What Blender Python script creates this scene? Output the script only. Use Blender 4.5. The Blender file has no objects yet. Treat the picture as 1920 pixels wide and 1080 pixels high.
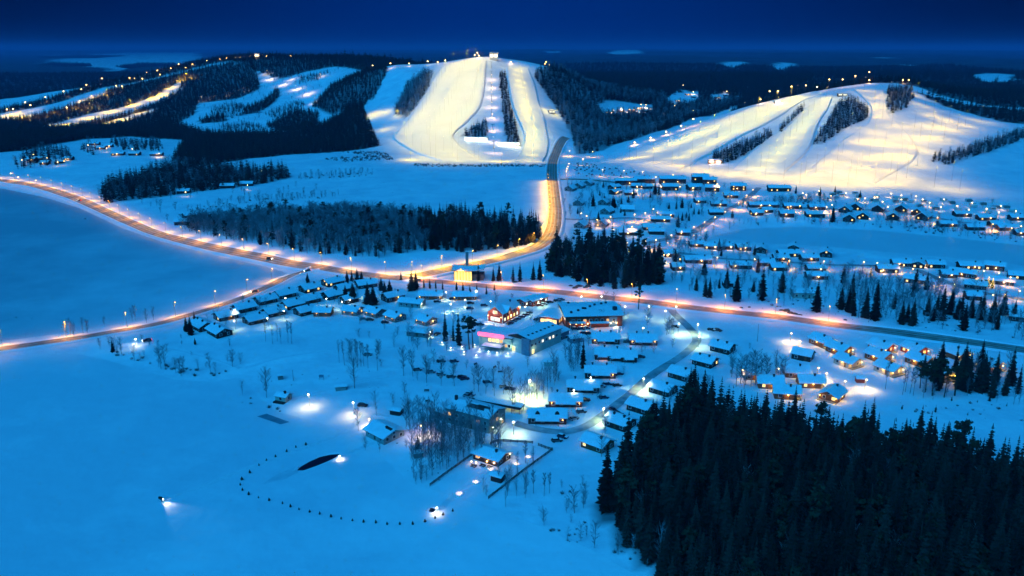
import bpy, math, random
import numpy as np
from mathutils import Vector, Matrix

sc = bpy.context.scene
COL = sc.collection
rnd = random.Random(11)
rad = math.radians

# ---------------------------------------------------------------- camera
EYE = 150.0
PITCH = rad(15.71)
FP = 1600.0                      # focal length in pixels of the 1920 wide photograph
cam = bpy.data.cameras.new('camera')
cam.sensor_width = 36.0
cam.lens = 36.0 * FP / 1920.0
cam.clip_start = 1.0
cam.clip_end = 120000.0
cam_o = bpy.data.objects.new('camera', cam)
cam_o.location = (0, 0, EYE)
cam_o.rotation_euler = (math.pi / 2 - PITCH, 0, 0)
COL.objects.link(cam_o)
sc.camera = cam_o

# ---------------------------------------------------------------- sky: dusk, the sun set behind the camera
SUN_EL, SUN_ROT = -3.0, 180.0
world = bpy.data.worlds.new('World')
sc.world = world
world.use_nodes = True
wn = world.node_tree
sky = wn.nodes.new('ShaderNodeTexSky')
sky.sky_type = 'NISHITA'
sky.sun_disc = False
sky.sun_elevation = rad(SUN_EL)
sky.sun_rotation = rad(SUN_ROT)
tint = wn.nodes.new('ShaderNodeMix'); tint.data_type = 'RGBA'; tint.blend_type = 'MULTIPLY'
tint.inputs['Factor'].default_value = 1.0
tint.inputs['B'].default_value = (0.0, 0.25, 1.0, 1)
night = wn.nodes.new('ShaderNodeMix'); night.data_type = 'RGBA'; night.blend_type = 'ADD'
night.inputs['Factor'].default_value = 1.0
# added centre brightening of the sky, darker on both sides like lens vignetting
geo = wn.nodes.new('ShaderNodeTexCoord'); sep = wn.nodes.new('ShaderNodeSeparateXYZ'); wn.links.new(geo.outputs['Generated'], sep.inputs[0])
ab = wn.nodes.new('ShaderNodeMath'); ab.operation = 'ABSOLUTE'; wn.links.new(sep.outputs['X'], ab.inputs[0])
rm = wn.nodes.new('ShaderNodeValToRGB'); wn.links.new(ab.outputs[0], rm.inputs['Fac'])
rm.color_ramp.interpolation = 'EASE'
rm.color_ramp.elements[0].position = 0.0; rm.color_ramp.elements[0].color = (0.0, 0.095, 0.78, 1)
rm.color_ramp.elements[1].position = 0.62; rm.color_ramp.elements[1].color = (0.0, 0.010, 0.13, 1)
wn.links.new(rm.outputs['Color'], night.inputs['B'])
wn.links.new(sky.outputs[0], tint.inputs['A'])
wn.links.new(tint.outputs['Result'], night.inputs['A'])
wn.links.new(night.outputs['Result'], wn.nodes['Background'].inputs[0])
wn.nodes['Background'].inputs[1].default_value = 0.10

# the broad blue glow of the twilight sky overhead, as one very soft sun
sun = bpy.data.lights.new('sun', 'SUN')
sun.energy = 1.42
sun.angle = rad(75)
sun.color = (0.014, 0.41, 1.0)
sun_o = bpy.data.objects.new('sun', sun)
sun_o.rotation_euler = (rad(42), 0, rad(-35))
COL.objects.link(sun_o)

sc.view_settings.view_transform = 'Standard'
sc.view_settings.look = 'None'
sc.view_settings.exposure = 1.15
sc.view_settings.gamma = 1.0
sc.view_settings.use_curve_mapping = False
sc.cycles.use_denoising = True
sc.cycles.use_adaptive_sampling = True
sc.cycles.adaptive_threshold = 0.03
sc.cycles.volume_bounces = 0
sc.cycles.max_bounces = 5
sc.cycles.diffuse_bounces = 2
sc.cycles.glossy_bounces = 2
sc.cycles.transparent_max_bounces = 8
sc.cycles.sample_clamp_indirect = 4.0
sc.cycles.caustics_reflective = False
sc.cycles.caustics_refractive = False

# ---------------------------------------------------------------- helpers
def ray(px, py):
    a = (px - 960.0) / FP
    b = (540.0 - py) / FP
    c, s = math.cos(PITCH), math.sin(PITCH)
    return (a, c + b * s, -s + b * c)

def at_z(px, py, z):
    d = ray(px, py); t = (z - EYE) / d[2]
    return (d[0] * t, d[1] * t, z)

def at_y(px, py, Y):
    d = ray(px, py); t = Y / d[1]
    return (d[0] * t, Y, EYE + d[2] * t)

def project(x, y, z):
    c, s = math.cos(PITCH), math.sin(PITCH)
    dz = z - EYE
    f = y * c - dz * s
    u = y * s + dz * c
    return 960 + FP * x / f, 540 - FP * u / f

def tag(o, label=None, cat=None, group=None, kind=None):
    if label: o['label'] = label
    if cat: o['category'] = cat
    if group: o['group'] = group
    if kind: o['kind'] = kind
    return o

def empty(name, loc, rz=0.0, s=1.0):
    o = bpy.data.objects.new(name, None)
    o.empty_display_size = 0.5
    o.location = loc
    o.rotation_euler = (0, 0, rz)
    if s != 1.0: o.scale = (s, s, s)
    COL.objects.link(o)
    return o

def child(name, mesh, parent, loc=(0, 0, 0), rz=0.0):
    o = bpy.data.objects.new(name, mesh)
    COL.objects.link(o)
    if parent is not None: o.parent = parent
    o.location = loc
    if rz: o.rotation_euler = (0, 0, rz)
    return o

class MB:
    """collects shapes for one mesh"""
    def __init__(self): self.v = []; self.f = []; self.m = []
    def add(self, vs, fs, mi=0):
        n = len(self.v)
        self.v += [tuple(p) for p in vs]
        self.f += [tuple(i + n for i in f) for f in fs]
        self.m += [mi] * len(fs)
        return self
    def box(self, x0, x1, y0, y1, z0, z1, mi=0):
        return self.add([(x0, y0, z0), (x1, y0, z0), (x1, y1, z0), (x0, y1, z0), (x0, y0, z1), (x1, y0, z1), (x1, y1, z1), (x0, y1, z1)],
                        [(0, 3, 2, 1), (4, 5, 6, 7), (0, 1, 5, 4), (1, 2, 6, 5), (2, 3, 7, 6), (3, 0, 4, 7)], mi)
    def tube(self, p, q, r0, r1, n=6, mi=0, cap=True):
        p = Vector(p); q = Vector(q); d = (q - p).normalized()
        a = d.orthogonal().normalized(); b = d.cross(a)
        vs = [p + (a * math.cos(6.2832 * i / n) + b * math.sin(6.2832 * i / n)) * r0 for i in range(n)]
        vs += [q + (a * math.cos(6.2832 * i / n) + b * math.sin(6.2832 * i / n)) * r1 for i in range(n)]
        fs = [(i, (i + 1) % n, n + (i + 1) % n, n + i) for i in range(n)]
        if cap: fs += [tuple(range(n - 1, -1, -1)), tuple(range(n, 2 * n))]
        return self.add(vs, fs, mi)
    def ball(self, c, r, n=8, m=5, mi=0, sz=1.0):
        vs = [(c[0], c[1], c[2] - r * sz)]
        for j in range(1, m):
            t = math.pi * j / m
            for i in range(n):
                a = 6.2832 * i / n
                vs.append((c[0] + r * math.sin(t) * math.cos(a), c[1] + r * math.sin(t) * math.sin(a), c[2] - r * sz * math.cos(t)))
        vs.append((c[0], c[1], c[2] + r * sz))
        L = len(vs) - 1
        fs = [(0, 1 + (i + 1) % n, 1 + i) for i in range(n)]
        for j in range(m - 2):
            for i in range(n):
                a = 1 + j * n
                fs.append((a + i, a + (i + 1) % n, a + n + (i + 1) % n, a + n + i))
        fs += [(L, 1 + (m - 2) * n + i, 1 + (m - 2) * n + (i + 1) % n) for i in range(n)]
        return self.add(vs, fs, mi)
    def mesh(self, name, mats, smooth=False):
        me = bpy.data.meshes.new(name)
        me.from_pydata(self.v, [], self.f)
        for m in (mats if isinstance(mats, (list, tuple)) else [mats]): me.materials.append(m)
        if any(self.m): me.polygons.foreach_set('material_index', self.m)
        if smooth: me.polygons.foreach_set('use_smooth', [True] * len(self.f))
        me.update()
        return me
    def build(self, name, mats, parent=None, smooth=False):
        return child(name, self.mesh(name, mats, smooth), parent)

def grid_mesh(name, P, mat, smooth=True):
    """P: (rows, cols, 3) array of points"""
    nr, nc = P.shape[:2]
    me = bpy.data.meshes.new(name)
    idx = np.arange(nr * nc).reshape(nr, nc)
    q = np.stack([idx[:-1, :-1], idx[:-1, 1:], idx[1:, 1:], idx[1:, :-1]], -1).reshape(-1, 4)
    me.vertices.add(nr * nc)
    me.vertices.foreach_set('co', P.astype(np.float32).ravel())
    me.loops.add(q.size)
    me.loops.foreach_set('vertex_index', q.astype(np.int32).ravel())
    me.polygons.add(len(q))
    me.polygons.foreach_set('loop_start', np.arange(0, q.size, 4, dtype=np.int32))
    me.polygons.foreach_set('loop_total', np.full(len(q), 4, np.int32))
    if smooth: me.polygons.foreach_set('use_smooth', np.ones(len(q), bool))
    me.materials.append(mat)
    me.update(calc_edges=True)
    me.validate()
    return me

ORD = ('first second third fourth fifth sixth seventh eighth ninth tenth eleventh twelfth thirteenth fourteenth fifteenth sixteenth '
       'seventeenth eighteenth nineteenth twentieth').split()
def ordn(i):
    if i < 20: return ORD[i]
    t, u = divmod(i + 1, 10)
    tens = {2: 'twenty', 3: 'thirty', 4: 'forty', 5: 'fifty', 6: 'sixty', 7: 'seventy', 8: 'eighty', 9: 'ninety'}
    if t > 9: return 'hundred and ' + ordn(i - 100)
    if u == 0: return tens[t][:-1] + 'ieth'
    return tens[t] + '-' + ORD[u - 1]

def label_row(items, text, cat, group):
    """items: (object, px) of one group; text has {} for the place counted from the left"""
    items = sorted(items, key=lambda t: t[1])
    for i, (o, _) in enumerate(items):
        w = 'leftmost' if i == 0 else ('rightmost' if i == len(items) - 1 else ordn(i) + ' from left')
        tag(o, text.format(w), cat, group)

# ---------------------------------------------------------------- materials
def mat(name, col, rough=0.8, bdist=0.3, var=0.0, scale=1.0, spec=0.3, emit=None, estr=0.0, bump=0.0, bscale=None, obj_rand=0.0, metal=0.0, col2=None, sample=False, coord='Object'):
    m = bpy.data.materials.new(name); m.use_nodes = True
    nt = m.node_tree; b = nt.nodes['Principled BSDF']
    b.inputs['Base Color'].default_value = (*col, 1)
    b.inputs['Roughness'].default_value = rough
    b.inputs['Specular IOR Level'].default_value = spec
    b.inputs['Metallic'].default_value = metal
    tc = nt.nodes.new('ShaderNodeTexCoord')
    src = None
    if var or col2:
        nz = nt.nodes.new('ShaderNodeTexNoise'); nz.inputs['Scale'].default_value = scale
        nz.inputs['Detail'].default_value = 9 if scale < 0.1 else 4; nz.inputs['Roughness'].default_value = 0.66
        nt.links.new(tc.outputs[coord], nz.inputs['Vector'])
        rp = nt.nodes.new('ShaderNodeValToRGB')
        rp.color_ramp.elements[0].position = 0.34; rp.color_ramp.elements[1].position = 0.66
        c2 = col2 if col2 else tuple(min(1, c * (1 + var)) for c in col)
        c1 = col if col2 else tuple(c * (1 - var) for c in col)
        rp.color_ramp.elements[0].color = (*c1, 1); rp.color_ramp.elements[1].color = (*c2, 1)
        nt.links.new(nz.outputs['Fac'], rp.inputs['Fac'])
        src = rp.outputs['Color']
    if obj_rand:
        oi = nt.nodes.new('ShaderNodeObjectInfo')
        mr = nt.nodes.new('ShaderNodeMapRange'); mr.inputs['To Min'].default_value = 1 - obj_rand; mr.inputs['To Max'].default_value = 1 + obj_rand
        nt.links.new(oi.outputs['Random'], mr.inputs['Value'])
        mx = nt.nodes.new('ShaderNodeVectorMath'); mx.operation = 'SCALE'
        if src: nt.links.new(src, mx.inputs[0])
        else: mx.inputs[0].default_value = col
        nt.links.new(mr.outputs[0], mx.inputs['Scale'])
        src = mx.outputs[0]
    if src: nt.links.new(src, b.inputs['Base Color'])
    if bump:
        n2 = nt.nodes.new('ShaderNodeTexNoise'); n2.inputs['Scale'].default_value = bscale or scale * 3; n2.inputs['Detail'].default_value = 5
        nt.links.new(tc.outputs[coord], n2.inputs['Vector'])
        bp = nt.nodes.new('ShaderNodeBump'); bp.inputs['Strength'].default_value = bump; bp.inputs['Distance'].default_value = bdist
        nt.links.new(n2.outputs['Fac'], bp.inputs['Height'])
        nt.links.new(bp.outputs['Normal'], b.inputs['Normal'])
    if emit:
        b.inputs['Emission Color'].default_value = (*emit, 1)
        b.inputs['Emission Strength'].default_value = estr
        m.cycles.emission_sampling = 'AUTO' if sample else 'NONE'
    return m

M = {}
M['snow'] = mat('snow', (0.70, 0.74, 0.79), 0.75, col2=(0.84, 0.86, 0.88), scale=0.05, bump=0.35, bscale=0.35, coord='Object')
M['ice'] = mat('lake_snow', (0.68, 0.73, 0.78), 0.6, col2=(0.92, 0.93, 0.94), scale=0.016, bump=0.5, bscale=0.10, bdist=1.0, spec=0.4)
def paint_vignette(m, x0, x1):
    """edge darkening painted into the lake colour: shift the noise by the way across the lake"""
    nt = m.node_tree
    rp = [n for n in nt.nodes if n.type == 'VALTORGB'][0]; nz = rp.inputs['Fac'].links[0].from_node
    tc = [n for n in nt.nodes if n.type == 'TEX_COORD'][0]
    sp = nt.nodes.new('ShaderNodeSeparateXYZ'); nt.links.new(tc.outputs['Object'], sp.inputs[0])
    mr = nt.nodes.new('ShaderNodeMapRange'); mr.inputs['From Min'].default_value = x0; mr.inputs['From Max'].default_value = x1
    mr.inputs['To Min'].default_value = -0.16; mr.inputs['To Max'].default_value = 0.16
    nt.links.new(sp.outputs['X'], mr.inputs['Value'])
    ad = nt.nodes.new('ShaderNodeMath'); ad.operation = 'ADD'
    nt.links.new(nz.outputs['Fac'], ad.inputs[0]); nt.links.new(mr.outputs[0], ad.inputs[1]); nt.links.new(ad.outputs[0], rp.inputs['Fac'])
paint_vignette(M['ice'], -150, 30)  # near lake colour painted darker to the left, imitating lens vignetting
M['vignetted_ice'] = mat('edge_darkened_ice', (0.38, 0.45, 0.51), 0.5, col2=(0.70, 0.75, 0.79), scale=0.008, bump=0.1, bscale=0.15, spec=0.5)  # west lake: darkening of the left edge put into the ice colour
paint_vignette(M['vignetted_ice'], -420, -140)
M['pond_ice'] = mat('pond_ice', (0.60, 0.66, 0.70), 0.5, col2=(0.72, 0.77, 0.80), scale=0.01, bump=0.1, bscale=0.15, spec=0.5)
M['rink'] = mat('cleared_ice', (0.12, 0.26, 0.32), 0.35, var=0.2, scale=0.3, spec=0.5)
M['roof_snow'] = mat('roof_snow', (0.78, 0.81, 0.84), 0.8, var=0.05, scale=0.6, bump=0.3, bscale=1.2)
M['piste'] = mat('piste_snow', (0.78, 0.79, 0.80), 0.75, col2=(0.85, 0.86, 0.87), scale=0.03, bump=0.2, bscale=0.12)
M['road'] = mat('sanded_road', (0.17, 0.12, 0.09), 0.7, col2=(0.42, 0.31, 0.24), scale=0.12, bump=0.2)
M['lane'] = mat('lane_packed_snow', (0.20, 0.23, 0.245), 0.7, col2=(0.50, 0.53, 0.54), scale=0.16, bump=0.2)
M['water'] = mat('open_water', (0.005, 0.008, 0.012), 0.12, spec=0.5)
M['spruce'] = mat('spruce_needles', (0.014, 0.015, 0.012), 0.9, col2=(0.040, 0.036, 0.028), scale=0.5, obj_rand=0.6, spec=0.1)
M['pine'] = mat('pine_needles', (0.015, 0.028, 0.018), 0.9, col2=(0.04, 0.055, 0.03), scale=0.6, obj_rand=0.3, spec=0.1)
M['bark'] = mat('bark', (0.06, 0.045, 0.035), 0.95, var=0.35, scale=2.0, spec=0.1)
M['twig'] = mat('frosted_twigs', (0.24, 0.25, 0.27), 0.95, var=0.3, scale=1.0, obj_rand=0.25, spec=0.1)
M['birch'] = mat('birch_bark', (0.28, 0.27, 0.26), 0.9, col2=(0.12, 0.11, 0.11), scale=3.0, spec=0.1)
M['scrub'] = mat('bare_scrub', (0.15, 0.145, 0.145), 0.95, var=0.3, scale=1.0, spec=0.1)
# ---------------------------------------------------------------- terrain
def in_poly(X, Y, poly):
    c = np.zeros(np.shape(X), bool)
    n = len(poly)
    for i in range(n):
        x0, y0 = poly[i]; x1, y1 = poly[(i + 1) % n]
        if y0 == y1: continue
        k = ((y0 > Y) != (y1 > Y)) & (X < (x1 - x0) * (Y - y0) / (y1 - y0) + x0)
        c ^= k
    return c

def poly_dist(X, Y, poly, closed=True):
    best = np.full(np.shape(X), 1e12)
    n = len(poly)
    for i in range(n if closed else n - 1):
        x0, y0 = poly[i]; x1, y1 = poly[(i + 1) % n]
        dx, dy = x1 - x0, y1 - y0
        L = dx * dx + dy * dy + 1e-9
        t = np.clip(((X - x0) * dx + (Y - y0) * dy) / L, 0, 1)
        best = np.minimum(best, (X - x0 - t * dx) ** 2 + (Y - y0 - t * dy) ** 2)
    return np.sqrt(best)

CP = []
def cz(*pts):
    for px, py, z in pts: CP.append(at_z(px, py, z))
def cy(*pts):
    for px, py, Y in pts: CP.append(at_y(px, py, Y))
def cw(*pts):
    for px, Y, z in pts:                       # column of the picture, distance, height
        CP.append(((px - 960) / FP * (Y * math.cos(PITCH) + (EYE - z) * math.sin(PITCH)), Y, z))
# near ground, lake shore, village
CP += [(-500, -150, 0), (0, -150, 0), (500, -150, 3), (-300, 60, 0), (0, 60, 0), (300, 60, 3)]
cz((100, 1000, 0), (600, 1000, 0), (1000, 1060, 0), (1500, 1000, 4), (1900, 1000, 4), (1300, 850, 4), (1700, 860, 4), (-300, 900, 0), (2200, 900, 4),
   (100, 800, 0), (500, 850, 0), (100, 500, 0), (300, 520, 0), (-200, 600, 0), (-300, 400, 0),
   (600, 700, 2), (800, 700, 3), (1000, 720, 3), (1200, 700, 4), (1450, 680, 4), (1850, 700, 4), (2100, 700, 4), (450, 600, 3), (700, 570, 3), (950, 590, 4),
   (1250, 590, 5), (1500, 600, 5), (1900, 650, 5), (900, 510, 5), (590, 505, 3), (300, 605, 2), (300, 440, 2), (100, 360, 3), (-100, 340, 4),
   (1400, 530, 6), (1700, 560, 6), (2000, 570, 6), (1300, 470, 4), (1500, 440, 1), (1750, 450, 1), (1950, 470, 1), (1100, 480, 6), (1200, 420, 6),
   (300, 385, 4), (600, 350, 5), (900, 350, 6), (1000, 400, 5), (500, 430, 8), (700, 430, 10), (900, 430, 8), (1040, 340, 7),
   (1200, 345, 8), (1400, 365, 8), (1600, 375, 7), (1800, 390, 6), (2000, 420, 5), (1300, 390, 6), (1500, 395, 6),
   (100, 310, 8), (250, 290, 12), (350, 320, 8), (450, 340, 6), (-150, 300, 8))
# centre hill
cz((560, 290, 9), (640, 292, 9), (720, 296, 8), (800, 306, 7), (900, 309, 7), (1020, 308, 7))
cw((700, 1260, 12), (900, 1300, 24), (1000, 1300, 24), (800, 1300, 22), (900, 1440, 62), (1000, 1440, 58), (800, 1440, 56), (900, 1580, 101), (985, 1580, 92), (800, 1580, 86),
   (1060, 1300, 18), (1060, 1440, 40), (1050, 1600, 66))
cy((900, 107, 1720), (920, 107, 1720), (840, 117, 1720), (780, 123, 1720), (735, 126, 1710), (950, 122, 1700), (995, 125, 1700), (1040, 128, 1760), (690, 215, 1480), (735, 222, 1440), (660, 190, 1650), (650, 150, 1850), (705, 130, 1800))
cw((900, 1850, 112), (780, 1900, 96), (1000, 1900, 92), (900, 2200, 75))
# forest land between the centre and the right hill
cy((1100, 160, 2050), (1200, 160, 2350), (1120, 205, 1650), (1220, 205, 1850), (1330, 205, 1950), (1100, 255, 1400), (1200, 245, 1500), (1080, 285, 1260), (1400, 170, 2300), (1480, 150, 2600))
# right hill
cy((1120, 300, 1200), (1200, 272, 1255), (1300, 236, 1310), (1400, 202, 1370), (1500, 178, 1430), (1580, 164, 1470), (1650, 154, 1500), (1700, 156, 1500), (1760, 190, 1440), (1800, 205, 1400), (1870, 222, 1330), (1950, 235, 1280), (2050, 235, 1280))
cz((1180, 306, 10), (1300, 328, 10), (1450, 345, 10), (1600, 356, 10), (1750, 364, 9), (1860, 372, 8), (1990, 380, 8))
cw((1400, 1180, 34), (1500, 1180, 42), (1600, 1180, 50), (1700, 1180, 50), (1800, 1150, 40), (1900, 1100, 24), (1300, 1180, 22), (1600, 1330, 76), (1700, 1330, 74), (1500, 1310, 60), (1780, 1270, 54), (1900, 1190, 34))
cw((1400, 1600, 40), (1500, 1700, 52), (1650, 1700, 72), (1750, 1700, 70), (1900, 1600, 60), (2050, 1600, 60), (1650, 2200, 40), (1900, 2200, 45), (1300, 1500, 20))
# left hill
cy((480, 106, 2320), (430, 110, 2300), (350, 127, 2250), (270, 147, 2200), (200, 163, 2120), (100, 190, 2000), (0, 214, 1920), (-100, 232, 1850), (560, 108, 2350), (640, 108, 2350), (700, 112, 2300),
   (640, 132, 2050), (560, 150, 2050), (490, 150, 2120), (380, 195, 1830), (460, 205, 1760), (560, 205, 1760), (600, 180, 1850), (340, 175, 1980), (250, 200, 1880), (150, 228, 1740))
cz((430, 243, 8), (520, 243, 8), (300, 245, 8), (150, 250, 6), (0, 245, 5))
cw((620, 1400, 18), (560, 1450, 16), (680, 1350, 16), (640, 1550, 30))
cw((480, 2800, 70), (300, 2800, 30), (100, 2600, 8), (640, 2900, 70), (-100, 2400, 5), (-200, 1800, 5))
# far country
for Y, zs in ((3600, (5, 8, 25, 55, 50, 42, 45, 50, 60)), (5500, (2, 2, 8, 45, 38, 60, 42, 50, 52)), (9000, (2, 0, 0, 40, 55, 70, 60, 45, 60)), (16000, (30, 5, 5, 45, 60, 85, 75, 50, 60)),
              (26000, (60, 60, 60, 60, 80, 95, 90, 80, 70)), (60000, (40, 40, 40, 40, 40, 40, 40, 40, 40))):
    for px, z in zip((-500, -50, 250, 620, 900, 1160, 1450, 1800, 2400), zs): cw((px, Y, z))
CPA = np.array(CP)

def warp(x, y):
    w = np.maximum(y, -300) + 450.0
    return np.stack([3.0 * x / w, 3.0 * np.log(w / 450.0)], -1)

def tps_k(r2): return 0.5 * r2 * np.log(r2 + 1e-12)
_Q = warp(CPA[:, 0], CPA[:, 1])
_n = len(_Q)
_K = tps_k(((_Q[:, None] - _Q[None]) ** 2).sum(-1)) + np.eye(_n) * 2e-4
_P = np.concatenate([np.ones((_n, 1)), _Q], 1)
_A = np.zeros((_n + 3, _n + 3)); _A[:_n, :_n] = _K; _A[:_n, _n:] = _P; _A[_n:, :_n] = _P.T
_W = np.linalg.solve(_A, np.concatenate([CPA[:, 2], np.zeros(3)]))

def tps(x, y):
    q = warp(x, y)
    out = np.empty(len(q))
    for i in range(0, len(q), 20000):
        s = q[i:i + 20000]
        out[i:i + 20000] = tps_k(((s[:, None] - _Q[None]) ** 2).sum(-1)) @ _W[:_n] + _W[_n] + s @ _W[_n + 1:]
    return out

def px_poly(pts, z=1.0): return [at_z(a, b, z)[:2] for a, b in pts]
LAKES = {
 'near': px_poly([(-900, 690), (0, 672), (150, 664), (205, 676), (330, 712), (400, 716), (452, 706), (486, 745), (520, 772), (600, 792), (690, 832), (770, 905), (880, 940), (1010, 985), (1110, 1030), (1180, 1070), (1230, 1110), (1240, 1500), (-900, 1500)], 0),
 'west': px_poly([(-500, 345), (0, 352), (80, 368), (150, 390), (230, 428), (300, 452), (400, 478), (500, 500), (540, 512), (500, 532), (430, 560), (340, 584), (240, 605), (140, 622), (0, 640), (-500, 690)], 0),
 'pond': px_poly([(1330, 442), (1400, 428), (1500, 424), (1650, 432), (1800, 446), (1990, 468), (1990, 506), (1850, 488), (1700, 475), (1560, 462), (1420, 454)], 1),
 'far': px_poly([(40, 122), (90, 112), (60, 104), (190, 99), (420, 98), (400, 112), (370, 118), (330, 126), (200, 136), (180, 128), (110, 124)], 0),
}
def spaced(a, b, d0, grow, dmax):
    out = [a]; d = d0
    while out[-1] < b:
        out.append(out[-1] + d); d = min(d * grow, dmax)
    return out
_xs = spaced(0, 420, 5, 1.0, 5); _xs = _xs[:-1] + spaced(_xs[-1], 1400, 6, 1.03, 12); _xs = _xs[:-1] + spaced(_xs[-1], 60000, 14, 1.08, 3000)
GX = np.array([-v for v in _xs[:0:-1]] + _xs)
_ys = spaced(-150, 140, 10, 1.0, 10); _ys = _ys[:-1] + spaced(_ys[-1], 700, 4.5, 1.0, 4.5); _ys = _ys[:-1] + spaced(_ys[-1], 1900, 5, 1.03, 9); _ys = _ys[:-1] + spaced(_ys[-1], 90000, 10, 1.045, 4000)
GY = np.array(_ys)
XX, YY = np.meshgrid(GX, GY)
# the broad shape is solved on a coarse lattice and then refined
def lerp_axis(c, g):
    i = np.clip(np.searchsorted(c, g) - 1, 0, len(c) - 2)
    return i, (g - c[i]) / (c[i + 1] - c[i])
sx, sy = GX[::3], GY[::3]
if sx[-1] < GX[-1]: sx = np.append(sx, GX[-1])
if sy[-1] < GY[-1]: sy = np.append(sy, GY[-1])
a, b = np.meshgrid(sx, sy)
Zc = tps(a.ravel(), b.ravel()).reshape(a.shape)
ix, fx = lerp_axis(sx, GX); iy, fy = lerp_axis(sy, GY)
Zr = Zc[:, ix] * (1 - fx) + Zc[:, ix + 1] * fx
ZZ = Zr[iy] * (1 - fy)[:, None] + Zr[iy + 1] * fy[:, None]
def waves(x, y, L, seed):
    g = np.random.RandomState(seed); out = 0
    for k in range(7):
        th = g.uniform(0, 6.28); f = 6.28 / (L * g.uniform(0.6, 1.7))
        out = out + np.sin((x * np.cos(th) + y * np.sin(th)) * f + g.uniform(0, 6.28))
    return out / 2.6
far = np.clip((YY - 1100) / 3000, 0, 1)
ZZ = ZZ + waves(XX, YY, 55, 1) * 0.28 + waves(XX, YY, 190, 2) * (0.3 + 1.5 * far) + waves(XX, YY, 1500, 3) * 9 * np.clip((YY - 2600) / 3000, 0, 1) + waves(XX, YY, 5000, 4) * 14 * np.clip((YY - 5000) / 6000, 0, 1)
ZZ = np.where(np.abs(XX) > 0.9 * (YY + 900), np.clip(ZZ, 0, 60), ZZ)
any_lake = np.zeros(XX.shape, bool)
for pl in LAKES.values(): any_lake |= in_poly(XX, YY, pl)
ZZ = np.where(~any_lake, np.maximum(ZZ, 0.9), ZZ)
for k, pl in LAKES.items():
    lev = {'pond': 0.6, 'far': 2.0}.get(k, 0.0)
    sd = poly_dist(XX, YY, pl); ins = in_poly(XX, YY, pl)
    ZZ = np.where(ins, lev - np.minimum(0.9, 0.05 * sd), ZZ)
    if k != 'far':
        w = np.clip(sd / 26.0, 0, 1); w = w * w * (3 - 2 * w)
        ZZ = np.where(~any_lake & (sd < 26), (lev + 0.05 * sd) * (1 - w) + np.maximum(ZZ, lev + 0.9) * w, ZZ)
    else:
        ZZ = np.where(~ins & (sd < 900), np.maximum(ZZ, 4 + 0.006 * sd), ZZ)
ZZ = np.maximum(ZZ, -3.0)

def H(x, y):
    x = np.asarray(x, float); y = np.asarray(y, float)
    i, f = lerp_axis(GX, x); j, g = lerp_axis(GY, y)
    return (ZZ[j, i] * (1 - f) + ZZ[j, i + 1] * f) * (1 - g) + (ZZ[j + 1, i] * (1 - f) + ZZ[j + 1, i + 1] * f) * g

_T = np.geomspace(120, 60000, 2600)
def on(px, py, ymax=None):
    """the point of the ground seen at a pixel"""
    d = ray(px, py)
    x, y, z = d[0] * _T, d[1] * _T, EYE + d[2] * _T
    u = np.nonzero(z < H(x, y))[0]
    if len(u) == 0:
        Y = ymax or 30000.0
        t = Y / d[1]
    else:
        k = max(u[0], 1); lo, hi = _T[k - 1], _T[k]
        for _ in range(14):
            m = (lo + hi) / 2
            if EYE + d[2] * m < float(H(d[0] * m, d[1] * m)): hi = m
            else: lo = m
        t = hi
        if ymax and d[1] * t > ymax: t = ymax / d[1]
    x, y = d[0] * t, d[1] * t
    return Vector((x, y, float(H(x, y))))

def outline(pts, ymax=None): return [tuple(on(a, b, ymax)[:2]) for a, b in pts]

# ground sheet; the attribute says how much far woodland covers the snow
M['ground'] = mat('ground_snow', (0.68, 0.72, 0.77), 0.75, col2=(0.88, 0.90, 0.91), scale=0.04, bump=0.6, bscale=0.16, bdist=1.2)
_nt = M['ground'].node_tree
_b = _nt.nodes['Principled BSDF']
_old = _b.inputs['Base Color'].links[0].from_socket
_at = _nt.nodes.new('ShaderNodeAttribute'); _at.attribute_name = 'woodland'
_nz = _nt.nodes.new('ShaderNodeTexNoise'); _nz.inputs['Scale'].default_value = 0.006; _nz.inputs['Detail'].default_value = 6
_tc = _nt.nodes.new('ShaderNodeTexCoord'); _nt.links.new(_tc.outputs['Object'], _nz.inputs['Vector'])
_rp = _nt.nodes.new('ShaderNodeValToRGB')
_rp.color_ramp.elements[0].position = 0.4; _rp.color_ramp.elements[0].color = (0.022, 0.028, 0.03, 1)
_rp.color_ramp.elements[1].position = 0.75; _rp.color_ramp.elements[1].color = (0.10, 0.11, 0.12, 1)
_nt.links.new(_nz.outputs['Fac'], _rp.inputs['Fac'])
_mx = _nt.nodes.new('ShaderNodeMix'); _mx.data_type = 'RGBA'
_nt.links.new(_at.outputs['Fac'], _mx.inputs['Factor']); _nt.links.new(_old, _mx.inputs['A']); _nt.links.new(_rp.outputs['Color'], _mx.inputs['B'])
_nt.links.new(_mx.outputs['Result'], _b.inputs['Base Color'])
WOODS = []
gm = grid_mesh('ground', np.stack([XX, YY, ZZ], -1), M['ground'])
FIELDS = [outline(p) for p in (
    [(1348, 120), (1360, 116), (1395, 115), (1398, 121), (1380, 128), (1362, 127)], [(1440, 124), (1460, 118), (1490, 118), (1488, 126), (1465, 134), (1452, 130)],
    [(1136, 99), (1160, 94), (1200, 95), (1204, 99), (1180, 101), (1150, 101)], [(1820, 141), (1850, 137), (1905, 140), (1900, 150), (1860, 155), (1835, 150)],
    [(1640, 108), (1670, 105), (1680, 108), (1660, 111)], [(1680, 120), (1720, 122), (1715, 125), (1690, 124)], [(1020, 97), (1050, 96), (1050, 98), (1030, 99)])]
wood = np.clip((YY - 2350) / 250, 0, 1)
wood = np.maximum(wood, ((YY > 1750) & (XX > -60) & (XX < 420)) * 0.85)
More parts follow.
